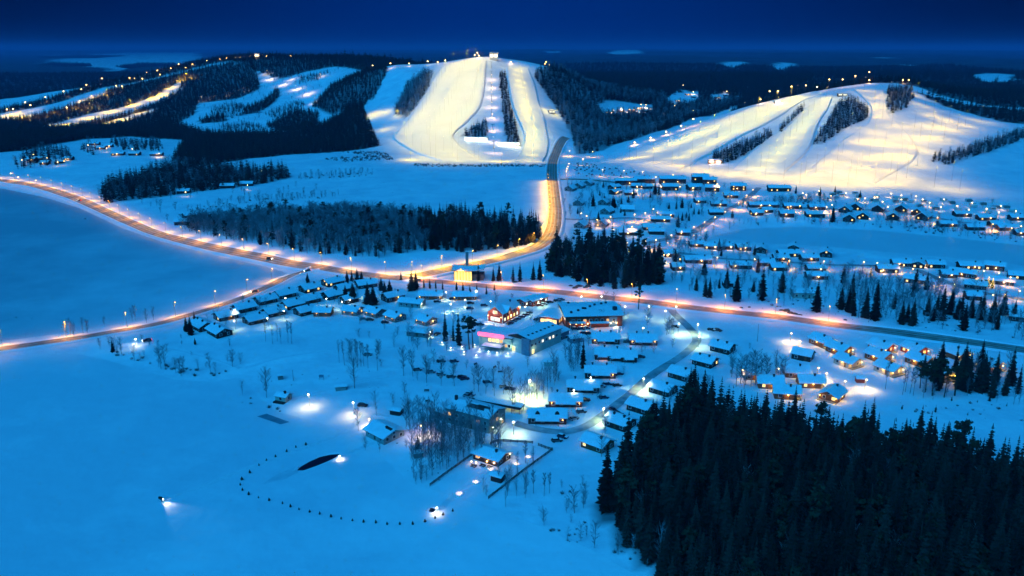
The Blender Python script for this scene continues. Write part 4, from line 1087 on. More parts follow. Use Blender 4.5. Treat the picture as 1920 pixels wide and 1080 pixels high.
# red timber house
o = house((945, 596), 19, 9.5, 5.6, 60, 36, 'red_wall', 'red_house', wins=False, door=False, chim=1, ov=0.5, thick=0.35, seed=3)
tag(o, 'red timber house with a floodlit white-trimmed gable', 'house')
window(o, -9.5, 0, 1.0, (-1, 0), 5.6, 1.9, M['lit_white']); window(o, -9.5, 0, 5.0, (-1, 0), 2.6, 1.6, M['lit_soft'])
for y in (-4.75, 4.75): MB().box(-9.62, -9.3, y - 0.15, y + 0.15, 0, 5.5).build('corner_board', M['trim'], o)
for s in (-1, 1): MB().tube((-9.85, s * 5.2, 5.35), (-9.85, 0, 9.15), 0.16, 0.16, 4).build('barge_board', M['trim'], o)
for k in range(5): window(o, -7 + k * 3.4, -4.75, 1.0, (0, -1), 1.4, 1.7, M['lit'] if k in (1, 2, 3) else M['lit_white'])
for k in range(4): window(o, -5 + k * 3.4, -4.75, 3.7, (0, -1), 1.2, 1.3, M['glass'])
for y in (-4.1, 4.1): wall_lamp(o, -10.1, y, 3.6, 60, (1.0, .55, .2), 'bulb_warm', 0.15, out=(-0.5, 0))
wall_lamp(o, 8.6, -5.2, 4.8, 110, (1, .8, .5), 'bulb_warm', 0.3)
wall_lamp(o, -1, -5.2, 2.8, 90, (1, .85, .55), 'bulb_warm', 0.2)
glow(o, (-13, 1.0, 5.0), 420, (0.95, 1.0, 0.85), 0.4)
# cross gable of the red house
MB().add([(-5.5, -5.6, 4.2), (-1.5, -5.6, 4.2), (-1.5, 0, 4.2), (-5.5, 0, 4.2), (-5.5, -5.6, 6.0), (-1.5, -5.6, 6.0), (-3.5, -5.6, 8.3), (-3.5, 0, 8.3), (-1.5, 0, 6), (-5.5, 0, 6)], [(0, 1, 5, 6, 4), (1, 2, 8, 5), (3, 0, 4, 9)]).build('gable_bay', M['red_wall'], o)
MB().add([(-6.0, -6.1, 5.7), (-3.5, -6.1, 8.55), (-1.0, -6.1, 5.7), (-6.0, 0, 5.7), (-3.5, 0, 8.55), (-1.0, 0, 5.7), (-6.0, -6.1, 6.1), (-3.5, -6.1, 8.95), (-1.0, -6.1, 6.1), (-6.0, 0, 6.1), (-3.5, 0, 8.95), (-1.0, 0, 6.1)],
         [(0, 3, 4, 1), (1, 4, 5, 2), (6, 7, 10, 9), (7, 8, 11, 10), (0, 1, 7, 6), (1, 2, 8, 7), (0, 6, 9, 3), (2, 5, 11, 8)]).build('bay_roof', M['roof_snow'], o)
window(o, -3.5, -5.6, 4.6, (0, -1), 1.2, 1.3, M['lit_soft'])
# annexes behind it
for a, b, w, t in [(990, 569, 13, 'left of two low red outbuildings behind the red house'), (1005, 568, 14, 'right of two low red outbuildings behind the red house')]:
    o = house((a, b), w, 6.5, 3.0, 48, 18, 'red_wall', 'outbuilding', lit=0.25, ov=0.5, chim=0, warm='lit_white'); tag(o, t, 'outbuilding', 'red outbuildings')
wall_lamp(o, 7.2, 0, 3.6, 120, (1, .9, .7), 'bulb_warm', 0.3, out=(0.6, 0))

# long brick hotel
o = empty('brick_hotel', on(1106, 600), rad(5)); tag(o, 'long red brick hotel with uplit piers and a wide snowy roof', 'hotel')
W, D, h = 31, 25, 6.0
MB().box(-W / 2, W / 2, -D / 2, D / 2, -0.8, h).build('wall', M['brick'], o)
MB().box(8.2, 12.6, -D / 2 - 0.25, -D / 2 + 1, -0.5, h - 0.1).build('entrance_bay', M['bluewall'], o)
MB().add([(-W / 2 - .8, -D / 2 - .9, h), (W / 2 + .8, -D / 2 - .9, h), (W / 2 + .8, D / 2 + .9, h), (-W / 2 - .8, D / 2 + .9, h), (-W / 2 - .8, -D / 2 - .9, h + .4), (W / 2 + .8, -D / 2 - .9, h + .4), (W / 2 + .8, 0, h + 2), (-W / 2 - .8, 0, h + 2), (W / 2 + .8, D / 2 + .9, h + .4), (-W / 2 - .8, D / 2 + .9, h + .4)],
         [(0, 3, 2, 1), (0, 1, 5, 4), (1, 2, 8, 6, 5), (2, 3, 9, 8), (3, 0, 4, 7, 9), (4, 5, 6, 7), (7, 6, 8, 9)]).build('roof', M['fascia'], o)
snow_on_gable(W, D, h + .42 - .16, 1.6 / 13.4, 0.85, 0.4, 5).build('snow_cover', M['roof_snow'], o)
for i in range(9):
    x = -W / 2 + 2.6 + i * 3.15
    MB().box(x - 0.35, x + 0.35, -D / 2 - 0.22, -D / 2, -0.3, h - 0.05).build('pier', M['brick'], o)
    b = MB().box(x - 0.18, x + 0.18, -D / 2 - 0.42, -D / 2 - 0.225, 1.9, 2.3).build('uplight', M['bulb_warm'], o)
    glow(b, (x, -D / 2 - 0.55, 2.6), 22, (1.0, 0.42, 0.12), 0.1)
    if i < 8: window(o, x + 1.57, -D / 2 - (0.25 if 8.2 < x + 1.57 < 12.6 else 0), 2.6, (0, -1), 1.5, 1.9, M['lit_soft'] if i in (2, 6) else M['glass'])
for i in range(7):
    y = -D / 2 + 2 + i * 3.5
    window(o, -W / 2, y, 3.8, (-1, 0), 1.6, 1.4, M['lit_white'])
    glow(o, (-W / 2 - 0.5, y, 3.2), 12, (1, .45, .15), 0.1)
for i in range(9):
    x, y = -12 + (i * 7.3) % 25, -9 + (i * 5.1) % 18
    MB().box(x - .6, x + .6, y - .5, y + .5, h + 1.2, h + 3.1 - abs(y) * .1).build('roof_vent', M['chimney'], o)
MB().tube((12.5, -6, h + 1), (12.5, -6, h + 3.2), 1.3, 1.3, 12).build('roof_drum', M['chimney'], o)
open_porch(o, -13.5, -5, -D / 2 - 3.4, -D / 2 - 0.3, 3.0); open_porch(o, -2.5, 8, -D / 2 - 3.2, -D / 2 - 0.3, 2.7)
for x in (-6, 11): glow(o, (x, -D / 2 - 2.2, 2.3), 120, (1, .75, .4), 0.2)
o = house((1037, 600), 15, 11, 3.6, 68, 5, 'brick', 'hotel_lobby', wins=False, door=False, chim=0, ov=1.0, thick=0.45); tag(o, 'low snow-roofed lobby wing joined to the brick hotel', 'hotel wing')
for i in range(4): window(o, -7.5, -3.6 + 2.4 * i, 0.3, (-1, 0), 2.0, 2.3, M['lit'])
for i in range(4): window(o, -5 + 3.0 * i, -5.5, 0.8, (0, -1), 1.8, 1.6, M['lit_soft'])
glow(o, (-9, 0, 2.8), 160, (1, .7, .3), 0.3); glow(o, (6, 7, 3.0), 120, (1, .75, .4), 0.3)

# modern hotel with pink neon
o = empty('neon_hotel', on(938, 648), rad(-24)); tag(o, 'pale green hotel block with a pink neon band along its roof', 'hotel')
MB().box(-9, 9, -6, 7, -0.8, 6.6).build('wall', M['teal'], o)
MB().box(-9.6, 9.6, -6.6, 7.6, 6.6, 6.9).build('roof', M['fascia'], o)
MB().box(-9.5, 9.5, -6.3, 7.5, 6.902, 7.35).build('snow_cover', M['roof_snow'], o)
MB().box(-9.3, 5.0, -6.95, -6.62, 6.4, 8.3).build('neon_sign', M['neon'], o)
b = MB().box(-9.0, 4.6, -7.6, -7.2, 8.35, 8.5).build('neon_tube', M['neon'], o)
for x in (-6, -2, 2): glow(b, (x, -6.2, 8.9), 26, (1, .1, .2), 0.6)
for i in range(4): window(o, -3 + i * 2.1, -6, 3.8, (0, -1), 1.6, 1.7, M['lit'] if i != 3 else M['lit_soft'])
for i in range(3): window(o, 4.2 + i * 1.8, -6, 2.0, (0, -1), 1.3, 1.5, M['glass'] if i != 1 else M['lit_soft'])
for i in range(3): window(o, -9, -3 + 3 * i, 3.0, (-1, 0), 1.4, 1.6, M['glass'])
open_porch(o, -5.5, 5.0, -11, -6.2, 2.5)
for x in (-7, 1, 7): glow(o, (x, -8.5, 5.0), 60, (0.75, 1.0, 0.6), 0.3)
o = empty('conference_wing', on(1006, 648), rad(50)); tag(o, 'blue-green hotel wing with a stepped snowy roof, right of the pink neon', 'hotel wing')
MB().box(-14, 12, -6.5, 6.5, -0.8, 7.6).build('wall', M['teal'], o)
MB().box(-14.6, -13.4, -6.9, -2.0, -0.8, 8.4).build('stair_tower', M['bluewall'], o)
MB().add([(-14.3, -7.1, 7.6), (12.6, -7.1, 7.6), (12.6, 7.1, 7.6), (-14.3, 7.1, 7.6), (-14.3, -7.1, 7.8), (12.6, -7.1, 7.8), (12.6, 1.5, 9.4), (-14.3, 1.5, 9.4), (12.6, 7.1, 7.8), (-14.3, 7.1, 7.8)], [(0, 3, 2, 1), (0, 1, 5, 4), (1, 2, 8, 6, 5), (2, 3, 9, 8), (3, 0, 4, 7, 9), (4, 5, 6, 7), (7, 6, 8, 9)]).build('roof', M['fascia'], o)
MB().add([(-13.2, -7.2, 7.83), (12.5, -7.2, 7.83), (12.5, 1.5, 9.43), (-13.2, 1.5, 9.43), (12.5, 7.2, 7.83), (-13.2, 7.2, 7.83), (-13.2, -7.2, 8.2), (12.5, -7.2, 8.2), (12.5, 1.5, 9.8), (-13.2, 1.5, 9.8), (12.5, 7.2, 8.2), (-13.2, 7.2, 8.2)], [(6, 7, 8, 9), (9, 8, 10, 11), (0, 1, 7, 6), (1, 2, 8, 7), (2, 4, 10, 8), (4, 5, 11, 10), (5, 3, 9, 11), (3, 0, 6, 9)]).build('snow_cover', M['roof_snow'], o)
for i in range(7): MB().box(-11 + i * 3.3, -10 + i * 3.3, -3.5, -2.6, 8.6, 9.3).build('roof_vent', M['chimney'], o)
for i in range(8): window(o, -12 + i * 2.9, -6.5, 4.3, (0, -1), 1.3, 1.3, M['lit_white'] if i in (3, 5, 6) else M['glass'])
window(o, -11, -6.5, 0.4, (0, -1), 1.6, 2.0, M['lit']); window(o, -14, 3.4, 0.4, (-1, 0), 1.6, 2.0, M['lit'])
glow(o, (-11, -8, 2.6), 70, (0.95, 1, .55), 0.2); glow(o, (-15.5, 4, 2.6), 70, (0.95, 1, .55), 0.2)
o = house((1047, 634), 9, 7, 4.2, 50, 12, 'bluewall', 'service_building', lit=0.0, chim=0); tag(o, 'small snow-roofed service building behind the blue-green wing', 'building')
o = house((1078, 640), 6.5, 5, 2.6, 20, 18, 'bluewall', 'bin_shed', lit=0.0, chim=0, door=False); tag(o, 'small shed with snowy roof between hotel and row houses', 'shed')

# chapel by the junction
o = empty('chapel', on(876, 524), rad(-3)); tag(o, 'chapel with swooping roof, yellow-lit slatted front and slab tower', 'chapel')
MB().box(-8, 3.6, -4, 6, -0.6, 6.6).build('wall', M['wood_dark'], o)
for i in range(7):
    x = -8 + 11.6 * i / 6
    MB().box(x - 0.18, x + 0.18, -4.5, -4.01, -0.3, 7.0).build('slat', M['wood_dark'], o)
    if i < 6: MB().box(x + 0.25, x + 1.68, -4.16, -4.02, 0.4, 6.5).build('pane', M['lit'], o)
rf = MB(); rs = MB()
P, Q = [], []
for i in range(13):
    t = i / 12; x = -9.5 + 21 * t; z = 6.75 + 3.0 * (t - 0.45) ** 2 * 1.6
    P.append((x, z))
for yy0, yy1, mb, lo, hi in ((-6.0, 7.5, rf, 0, 0.3), (-5.9, 7.4, rs, 0.303, 0.7)):
    for (x0, z0), (x1, z1) in zip(P, P[1:]):
        mb.add([(x0, yy0, z0 + lo), (x1, yy0, z1 + lo), (x1, yy1, z1 + lo), (x0, yy1, z0 + lo), (x0, yy0, z0 + hi), (x1, yy0, z1 + hi), (x1, yy1, z1 + hi), (x0, yy1, z0 + hi)], [(0, 3, 2, 1), (4, 5, 6, 7), (0, 1, 5, 4), (2, 3, 7, 6)])
    x, z = P[0]; mb.add([(x, yy0, z + lo), (x, yy1, z + lo), (x, yy1, z + hi), (x, yy0, z + hi)], [(0, 1, 2, 3)])
    x, z = P[-1]; mb.add([(x, yy0, z + lo), (x, yy1, z + lo), (x, yy1, z + hi), (x, yy0, z + hi)], [(0, 3, 2, 1)])
rf.build('roof', M['fascia'], o); rs.build('snow_cover', M['roof_snow'], o)
MB().box(3.6, 11, -2, 6, -0.6, 4.0).build('side_wing', M['wood_grey'], o)
tw = MB().box(-1.6, 0.2, 6.6, 8.0, -0.6, 17).build('tower', M['wood_grey'], o)
MB().box(-1.7, 3.0, 6.5, 8.1, 17, 17.5).build('cross_beam', M['roof_snow'], tw)
for x in (-6, -1.5, 3): glow(o, (x, -6.2, 2.0), 70, (1, .6, .06), 0.3)

# row houses
RH = []
def row_house(pxy, w, d, rot, chims, lamp=(), name='row_house', roundw=False):
    o = house(pxy, w, d, 2.7, rot, 22, 'wood_dark', name, lit=0.0, chim=0, ov=0.45, thick=0.42)
    t = math.tan(rad(22))
    # front roof piece reaching further out over the middle
    a, y0, y1 = w * 0.31, -d / 2 - 0.55, -d / 2 - 2.1
    z0, z1 = 2.7 - 0.5 * t + 0.2, 2.7 - 2.1 * t + 0.2
    MB().add([(-a, y0, z0), (a, y0, z0), (a, y1, z1), (-a, y1, z1), (-a, y0, z0 + .45), (a, y0, z0 + .45), (a, y1, z1 + .4), (-a, y1, z1 + .4)], [(0, 1, 2, 3), (4, 7, 6, 5), (3, 2, 6, 7), (0, 3, 7, 4), (1, 5, 6, 2)]).build('porch_roof', M['roof_snow'], o)
    for x in (-a + .2, a - .2): MB().tube((x, y1 + .2, -.4), (x, y1 + .2, z1 + .02), .09, .09, 6).build('post', M['fascia'], o)
    for c in chims:
        z = 2.7 + d / 2 * t - 0.18 * d * t
        ch = MB().box(c * w - .3, c * w + .3, .18 * d - .3, .18 * d + .3, z, z + 1.5).build('chimney', M['chimney'], o)
        MB().add([(c * w - .55, .18 * d - .55, z + 1.5), (c * w + .55, .18 * d - .55, z + 1.5), (c * w + .55, .18 * d + .55, z + 1.5), (c * w - .55, .18 * d + .55, z + 1.5), (c * w, .18 * d, z + 2.0)], [(0, 1, 4), (1, 2, 4), (2, 3, 4), (3, 0, 4), (3, 2, 1, 0)]).build('cap', M['chimney'], ch)
    for x, wt in lamp: wall_lamp(o, x * w, -d / 2 - .35, 2.0, wt, (1, .45, .13), 'bulb_orange', .13)
    RH.append((o, pxy))
    return o
for pxy, w, ch, lamp, t in [((1135, 640), 14, (-.2, .2), ((-.4, 20), (-.12, 12)), 'left of the top pair of row houses, below the brick hotel'), ((1205, 642), 14, (-.22, .2), ((-.4, 20), (.4, 30)), 'right of the top pair of row houses, beside the village lane'),
                            ((1125, 703), 14, (-.25, .22), ((.4, 30),), 'row house right of the bare birches, third row down'), ((1093, 730), 14, (-.25, .22), (), 'unlit row house in the fourth row down'),
                            ((1060, 756), 14, (-.25, .22), ((-.42, 40), (.42, 40)), 'row house with orange-lit ends in the fifth row')]:
    tag(row_house(pxy, w, 8.5, -3, ch, lamp), 'snow-roofed ' + t, 'row house', 'row houses')
for i, x in enumerate((1129, 1153, 1178)):
    o = row_house((x, 669 + i * 2.5), 7.4, 8.5, -3, (.15,), ((.05, 30),) if i == 0 else ())
    tag(o, ('left', 'middle', 'right')[i] + ' unit of the stepped triple row house', 'row house', 'stepped triple row house')
o = row_house((1026, 786), 15.5, 9.5, -2, (-.02, .02), ((.4, 10),)); tag(o, 'largest row house, with two round-topped dormers, at the bend of the lane', 'row house', 'row houses')
for x in (-4, 4):
    m = MB(); ring = []
    for k in range(9):
        a = math.pi * k / 8; ring.append((x - 1.2 * math.cos(a), 1.1 * math.sin(a)))
    vs = [(u, -3.6, 3.2 + v) for u, v in ring] + [(u, -0.6, 3.5 + v) for u, v in ring]
    m.add(vs, [tuple(range(8, -1, -1))] + [(k, k + 1, k + 10, k + 9) for k in range(8)]).build('dormer', M['fascia'], o)
    MB().add([(u * 1.0, -3.64, 3.3 + v * .8) for u, v in ring], [tuple(range(8, -1, -1))]).build('dormer_window', M['glass'], o)
# villas between lane and forest
C = []
for a, b, rot, ch in [(1120, 838, -42, 1), (1163, 798, -42, 2), (1203, 768, -42, 1), (1243, 735, -42, 1), (1278, 707, -42, 1), (1322, 683, -40, 2), (1355, 657, -40, 2)]:
    o = house((a, b), 9.8, 8, 2.8, rot, 24, 'wood_dark' if a > 1150 else 'wood_brown', 'villa', lit=0.05, chim=ch, ov=0.8, thick=0.45); C.append((o, a))
    if a < 1330: wall_lamp(o, -5.5, -1, 2.4, 14, (1, .55, .4), 'bulb_warm', .14, out=(-.6, 0))
label_row(C, 'snow-roofed villa between the village lane and the black forest, {}', 'villa', 'villas along the forest edge')

# school, lodge, shore houses
o = house((892, 792), 21, 12, 6.4, -32, 17, 'render', 'school', lit=0.12, chim=0, ov=0.5, thick=0.3, warm='lit_soft'); tag(o, 'two-storey school behind the birches with bare rusty roof patches', 'school')
t17 = math.tan(rad(17))
for x0, x1, y0, y1 in ((-2.5, 6.2, -3.3, -1.0), (1.5, 8.4, -1.8, -0.5)):
    f = lambda y: 6.4 + 6.0 * t17 + y * t17 + 0.62
    MB().add([(x0, y0, f(y0)), (x1, y0, f(y0)), (x1 - .8, y1, f(y1)), (x0 + .6, y1, f(y1))], [(0, 1, 2, 3)]).build('bare_roof_patch', M['rust_roof'], o)
for y, z in ((-3.2, 1.6), (2.6, 3.0)): wall_lamp(o, 10.65, y, z, 22, (.8, 1, .25), 'bulb_white', .16, out=(.5, 0))
MB().box(-9.6, -8.6, -1.2, -.2, 7.5, 10.2).build('chimney', M['chimney'], o)
o = house((842, 781), 9, 7.5, 3.0, -34, 14, 'wood_grey', 'school_wing', lit=0.0, chim=0); tag(o, 'low snow-roofed wing at the left end of the school', 'school wing')
o = empty('carport', on(935, 766), rad(-24)); tag(o, 'long open carport with dark posts behind the school', 'carport')
MB().add([(-11, -2.6, 2.3), (11, -2.6, 2.3), (11, 2.6, 2.7), (-11, 2.6, 2.7), (-11, -2.6, 2.5), (11, -2.6, 2.5), (11, 2.6, 2.9), (-11, 2.6, 2.9)], [(0, 3, 2, 1), (4, 5, 6, 7), (0, 1, 5, 4), (1, 2, 6, 5), (2, 3, 7, 6), (3, 0, 4, 7)]).build('roof', M['fascia'], o)
MB().add([(-10.9, -1.2, 2.72), (10.9, -1.2, 2.72), (10.9, 2.5, 3.02), (-10.9, 2.5, 3.02), (-10.9, -1.2, 2.98), (10.9, -1.2, 2.98), (10.9, 2.5, 3.3), (-10.9, 2.5, 3.3)], [(4, 5, 6, 7), (0, 1, 5, 4), (1, 2, 6, 5), (2, 3, 7, 6), (3, 0, 4, 7)]).build('snow_cover', M['roof_snow'], o)
for i in range(7):
    for y in (-2.3, 2.3): MB().tube((-10.5 + 3.5 * i, y, -.4), (-10.5 + 3.5 * i, y, 2.35 if y < 0 else 2.65), .1, .1, 6).build('post', M['wood_dark'], o)
o = house((922, 860), 11.5, 8, 2.4, -35, 20, 'wood_dark', 'log_lodge', lit=0.15, chim=1, ov=0.7, warm='lit_soft', thick=0.4); tag(o, 'dark log lodge inside the fence, a lamp at its right gable', 'lodge')
wall_lamp(o, 6.3, 3.0, 2.6, 30, (1, .8, .5), 'bulb_warm', .2, out=(.6, 0))
for x in (-2.5, 1.5, 4.2): wall_lamp(o, x, -4.4, 1.7, 5, (1, .45, .15), 'bulb_orange', .08)
o = house((934, 900), 4.2, 3.4, 2.1, -30, 18, 'wood_dark', 'log_shed', lit=0, chim=0, ov=.4, door=False, wins=False); tag(o, 'small dark log shed between lodge and lower fence', 'shed')
o = house((722, 817), 12, 10, 2.7, -45, 20, 'render', 'shore_house', lit=0.0, chim=1, ov=.9, thick=0.5); tag(o, 'broad snow-roofed house by the floodlit yard near the shore', 'house')
MB().add([(3, -1.5, 4.65), (6, -1.5, 4.65), (6, -.3, 5.1), (3, -.3, 5.1)], [(0, 1, 2, 3)]).build('bare_roof_patch', M['fascia'], o)
o = house((784, 856), 3.4, 2.6, 1.9, 15, 14, 'wood_grey', 'shed', lit=0, chim=0, ov=.3, wins=False); tag(o, 'small grey shed left of the birch stand', 'shed')
o = house((532, 750), 5.6, 4.4, 2.4, -22, 24, 'wood_pale', 'cottage', lit=0.0, chim=1, ov=.4); tag(o, 'pale cottage with a terrace beside the big frosted tree', 'cottage')
MB().box(-2.8, 2.8, -4.0, -2.25, -.3, .35).build('terrace', M['wood_dark'], o)
o = house((639, 730), 4.6, 3.2, 1.9, 14, 16, 'render', 'hut', lit=0.0, chim=0, ov=.5, wins=False); tag(o, 'green hut with snowy roof left of the round bare tree', 'hut')
o = house((526, 711), 2.2, 1.8, 2.0, 20, 20, 'wood_grey', 'play_hut', lit=0, chim=0, ov=.3, wins=False); tag(o, 'tiny grey hut on the open slope behind the frosted tree', 'hut')
o = house((744, 776), 4.6, 3.6, 2.1, -20, 14, 'wood_dark', 'hut', lit=0, chim=0, ov=.4, wins=False); tag(o, 'small snow-roofed hut at the left edge of the birches', 'hut')
o = house((1147, 676), 2, 1.6, 1.6, 0, 20, 'bluewall', 'bin_shed', lit=0, chim=0, wins=False, ov=.2); tag(o, 'tiny blue bin shed tucked between the row houses', 'shed')
o = house((985, 672), 5, 4, 2.0, 0, 10, 'teal', 'kiosk', lit=0, chim=0, wins=False, ov=.4); o.location = on(1030, 684); tag(o, 'low green kiosk on the snow right of the hotel wing', 'kiosk')

# ---------------------------------------------------------------- lit log cabins
CAB = []
def cabin(pxy, rot, wall='wood_brown', side=1, lamps=3, w=9.0, d=8.2, label='', red=False):
    o = house(pxy, w, d, 2.9, rot, 27, wall, 'log_cabin', lit=0.55, chim=1, ov=0.8, thick=0.42, warm='lit', door=True)
    X = side * w / 2
    MB().box(min(X, X + side * 2.2), max(X, X + side * 2.2), -d / 2, d / 2, -.5, .3).build('deck', M['wood_grey'], o)
    for y in (-d / 2 + .2, 0.0, d / 2 - .2): MB().tube((X + side * 2.0, y, .3), (X + side * 2.0, y, 2.7 + (d / 2 - abs(y)) * .5), .09, .09, 6).build('porch_post', M[wall], o)
    t = math.tan(rad(27))
    m = MB()
    x0, x1 = X + side * .6, X + side * 2.4
    for s in (-1, 1):
        yb = s * (d / 2 + .7); zb = 2.9 - .7 * t + .18; zt = 2.9 + d / 2 * t + .18
        q = [(x0, 0, zt), (x1, 0, zt), (x1, yb, zb), (x0, yb, zb), (x0, 0, zt + .45), (x1, 0, zt + .45), (x1, yb, zb + .4), (x0, yb, zb + .4)]
        m.add(q, [(0, 1, 2, 3), (4, 7, 6, 5), (0, 4, 5, 1), (1, 5, 6, 2), (2, 6, 7, 3), (3, 7, 4, 0)])
    m.build('porch_roof', M['roof_snow'], o)
    spots = [(X + side * 1.0, -d / 2 + .6), (X + side * 1.0, d / 2 - .6), (X - side * 3.5, -d / 2 - .55)]
    for i, (x, y) in enumerate(spots[:lamps]): wall_lamp(o, x, y, 2.25, 85, WARM, 'bulb_yellow', .2, out=(side * .5, 0) if i < 2 else (0, -.6))
    tag(o, label, 'cabin', 'lit log cabins')
    return o
for pxy, rot, wl, side, t in [((1540, 645), -62, 'wood_brown', 1, 'topmost of the left column of lit cabins'), ((1572, 660), -62, 'wood_brown', 1, 'second lit cabin from the top of the left column'), ((1588, 683), -62, 'wood_pale', 1, 'pale cabin at the bottom of the left column'),
                              ((1651, 656), -62, 'red_wall', 1, 'reddish cabin topping the middle column'), ((1646, 673), -62, 'wood_brown', 1, 'brown cabin in the middle of the middle column'), ((1664, 697), -62, 'wood_pale', 1, 'pale cabin at the bottom of the middle column'),
                              ((1713, 661), -70, 'red_wall', 1, 'reddish cabin topping the right column'), ((1722, 681), -62, 'wood_brown', 1, 'cabin half hidden by trees in the right column'), ((1762, 706), -80, 'wood_pale', 1, 'yellow-lit cabin glowing among the dark conifers'),
                              ((1411, 707), -6, 'wood_brown', 1, 'leftmost cabin of the lower lit group'), ((1488, 703), -6, 'wood_brown', 1, 'rear cabin in the middle of the lower lit group'), ((1515, 722), -4, 'wood_brown', 1, 'front cabin in the middle of the lower lit group'),
                              ((1439, 723), -8, 'wood_brown', 1, 'cabin just above the forest tips in the lower group'), ((1560, 746), 50, 'wood_brown', -1, 'nearest lit cabin, gable to the left'), ((1470, 742), -10, 'wood_brown', 1, 'cabin mostly hidden behind the forest tips'),
                              ((1790, 668), -70, 'wood_brown', 1, 'cabin deep in the conifers right of the columns'), ((1850, 690), -60, 'wood_brown', 1, 'rightmost cabin, only its lamp glinting through conifers')]:
    cabin(pxy, rot, wl, side, 3 if pxy[0] < 1760 else 2, label='log cabin with glowing porch, ' + t)
o = house((1612, 716), 3.6, 2.8, 1.9, -6, 24, 'red_wall', 'red_shed', lit=0, chim=0, ov=.3, wins=False); tag(o, 'small red shed on the lit yard below the cabins', 'shed')
o = house((1505, 672), 9, 7, 3.0, -35, 30, 'wood_dark', 'barn', lit=0, chim=0); tag(o, 'dark barn beside the bright cabin lane', 'barn')

# ---------------------------------------------------------------- resort houses at the right, row by row
def row(lst, text, group, wall='wood_dark', sz=(10, 8), h=2.9, pitch=24, lit=0.25, name='resort_house', cat='house', detail=0, lampw=0):
    it = []
    for q in lst:
        a, b, rot = q[:3]; w = q[3] if len(q) > 3 else sz[0]
        o = house((a, b), w, sz[1], q[4] if len(q) > 4 else h, rot, pitch, wall, name, lit=lit, chim=1, detail=detail, ov=.7, thick=.45); it.append((o, a))
        if lampw and rnd.random() < .6: wall_lamp(o, rnd.uniform(-.3, .3) * w, -sz[1] / 2 - .4, 2.3, lampw, (1, .6, .25), 'bulb_warm', .25)
    label_row(it, text, cat, group)
row([(1305, 462, 4), (1333, 466, -10), (1360, 466, 5), (1393, 468, 5), (1427, 472, 70, 12, 3.4), (1478, 480, 5, 16, 3), (1488, 468, 70, 10), (1548, 480, 72, 12, 3.6), (1516, 488, 5, 12)], 'snow-roofed house along the frozen pond, {}', 'houses along the frozen pond', lit=.25, lampw=120, detail=1)
row([(1308, 492, 0, 18, 3), (1388, 502, -4, 14), (1436, 497, 0), (1458, 506, 2), (1463, 488, 0, 10), (1528, 508, 2, 12), (1530, 522, 0, 13), (1256, 480, 10), (1270, 505, 5, 8)], 'dark house in the second row from the pond, {}', 'houses in the second row from the pond', lit=.1, detail=1, lampw=80)
o = house((1508, 556), 15, 8, 3.4, -4, 20, 'wood_pale', 'pale_house', lit=.3, chim=1); tag(o, 'long pale house half hidden by a spruce above the right road', 'house')
o = house((1364, 536), 6, 5, 2.4, 0, 18, 'wood_dark', 'shed', lit=0, chim=0, ov=.5, wins=False); tag(o, 'dark shed beside a tall spruce above the right road', 'shed')
row([(1662, 510, -4, 13, 3.4), (1688, 498, -4, 12), (1722, 500, 60, 12, 3.2), (1752, 501, -6, 11, 3.2), (1816, 503, -6, 14), (1864, 506, -30, 12, 4), (1910, 522, -20, 13, 3)], 'resort house beyond the lit right-hand lane, {}', 'houses beyond the lit lane', lit=.35, lampw=150, detail=1)
row([(1718, 530, -30, 14, 3.2), (1805, 518, -35, 16, 3.4), (1777, 519, -10, 9), (1828, 540, -25, 12, 3), (1873, 532, -28, 16, 3), (1823, 560, -10, 8), (1894, 588, -20, 9), (1915, 600, -25, 12)], 'dark resort house this side of the lit right-hand lane, {}', 'houses on the near side of the lit lane', lit=.15, lampw=60, detail=1)
row([(1418, 388, 0, 14), (1445, 388, 0, 14), (1485, 390, 0, 16), (1530, 392, 2, 14), (1418, 403, 10), (1436, 398, 20), (1474, 405, 0, 12, 3.2), (1527, 406, 0, 16, 3.2)], 'low resort house past the left half of the pond, {}', 'resort houses beyond the pond, left half', lit=.3, lampw=160)
row([(1585, 397, 60, 12), (1604, 392, 62, 12), (1592, 413, 68, 13), (1617, 409, 68, 13), (1647, 395, 58, 13), (1674, 410, 66, 16, 3.2), (1690, 395, 60, 13), (1732, 410, 50, 16, 3.2), (1722, 402, 52, 14)], 'steep dark gabled house beyond the frozen pond, {}', 'gabled houses beyond the pond', lit=.3, pitch=33, sz=(13, 10), lampw=120)
row([(1775, 424, -4, 14), (1803, 405, 0, 14), (1847, 412, 0, 14), (1827, 430, -4, 14), (1887, 431, 0, 16), (1905, 412, 0, 12), (1865, 424, 5, 10), (1915, 440, 0, 12)], 'low dark house, right end of the far resort, {}', 'houses at the right end of the far resort', lit=.2, lampw=120)
row([(1070, 357, 62), (1087, 352, 62), (1104, 347, 62), (1085, 384, 75, 13), (1090, 426, 66, 12), (1129, 424, 66, 10), (1139, 400, 60, 13), (1133, 383, 65, 11), (1176, 396, -10, 12)], 'wooden house right of the hill road, {}', 'wooden houses right of the hill road', wall='wood_grey', lit=.1, pitch=32, sz=(11, 9), lampw=0)
row([(1173, 346, 0, 22, 5), (1208, 343, 0, 22, 5), (1152, 354, 40, 12), (1154, 363, 40, 12), (1196, 352, 0, 14), (1182, 365, 0, 12), (1213, 353, 0, 10)], 'snow-roofed resort building beside the car park, {}', 'resort buildings beside the car park', lit=.15, lampw=150)
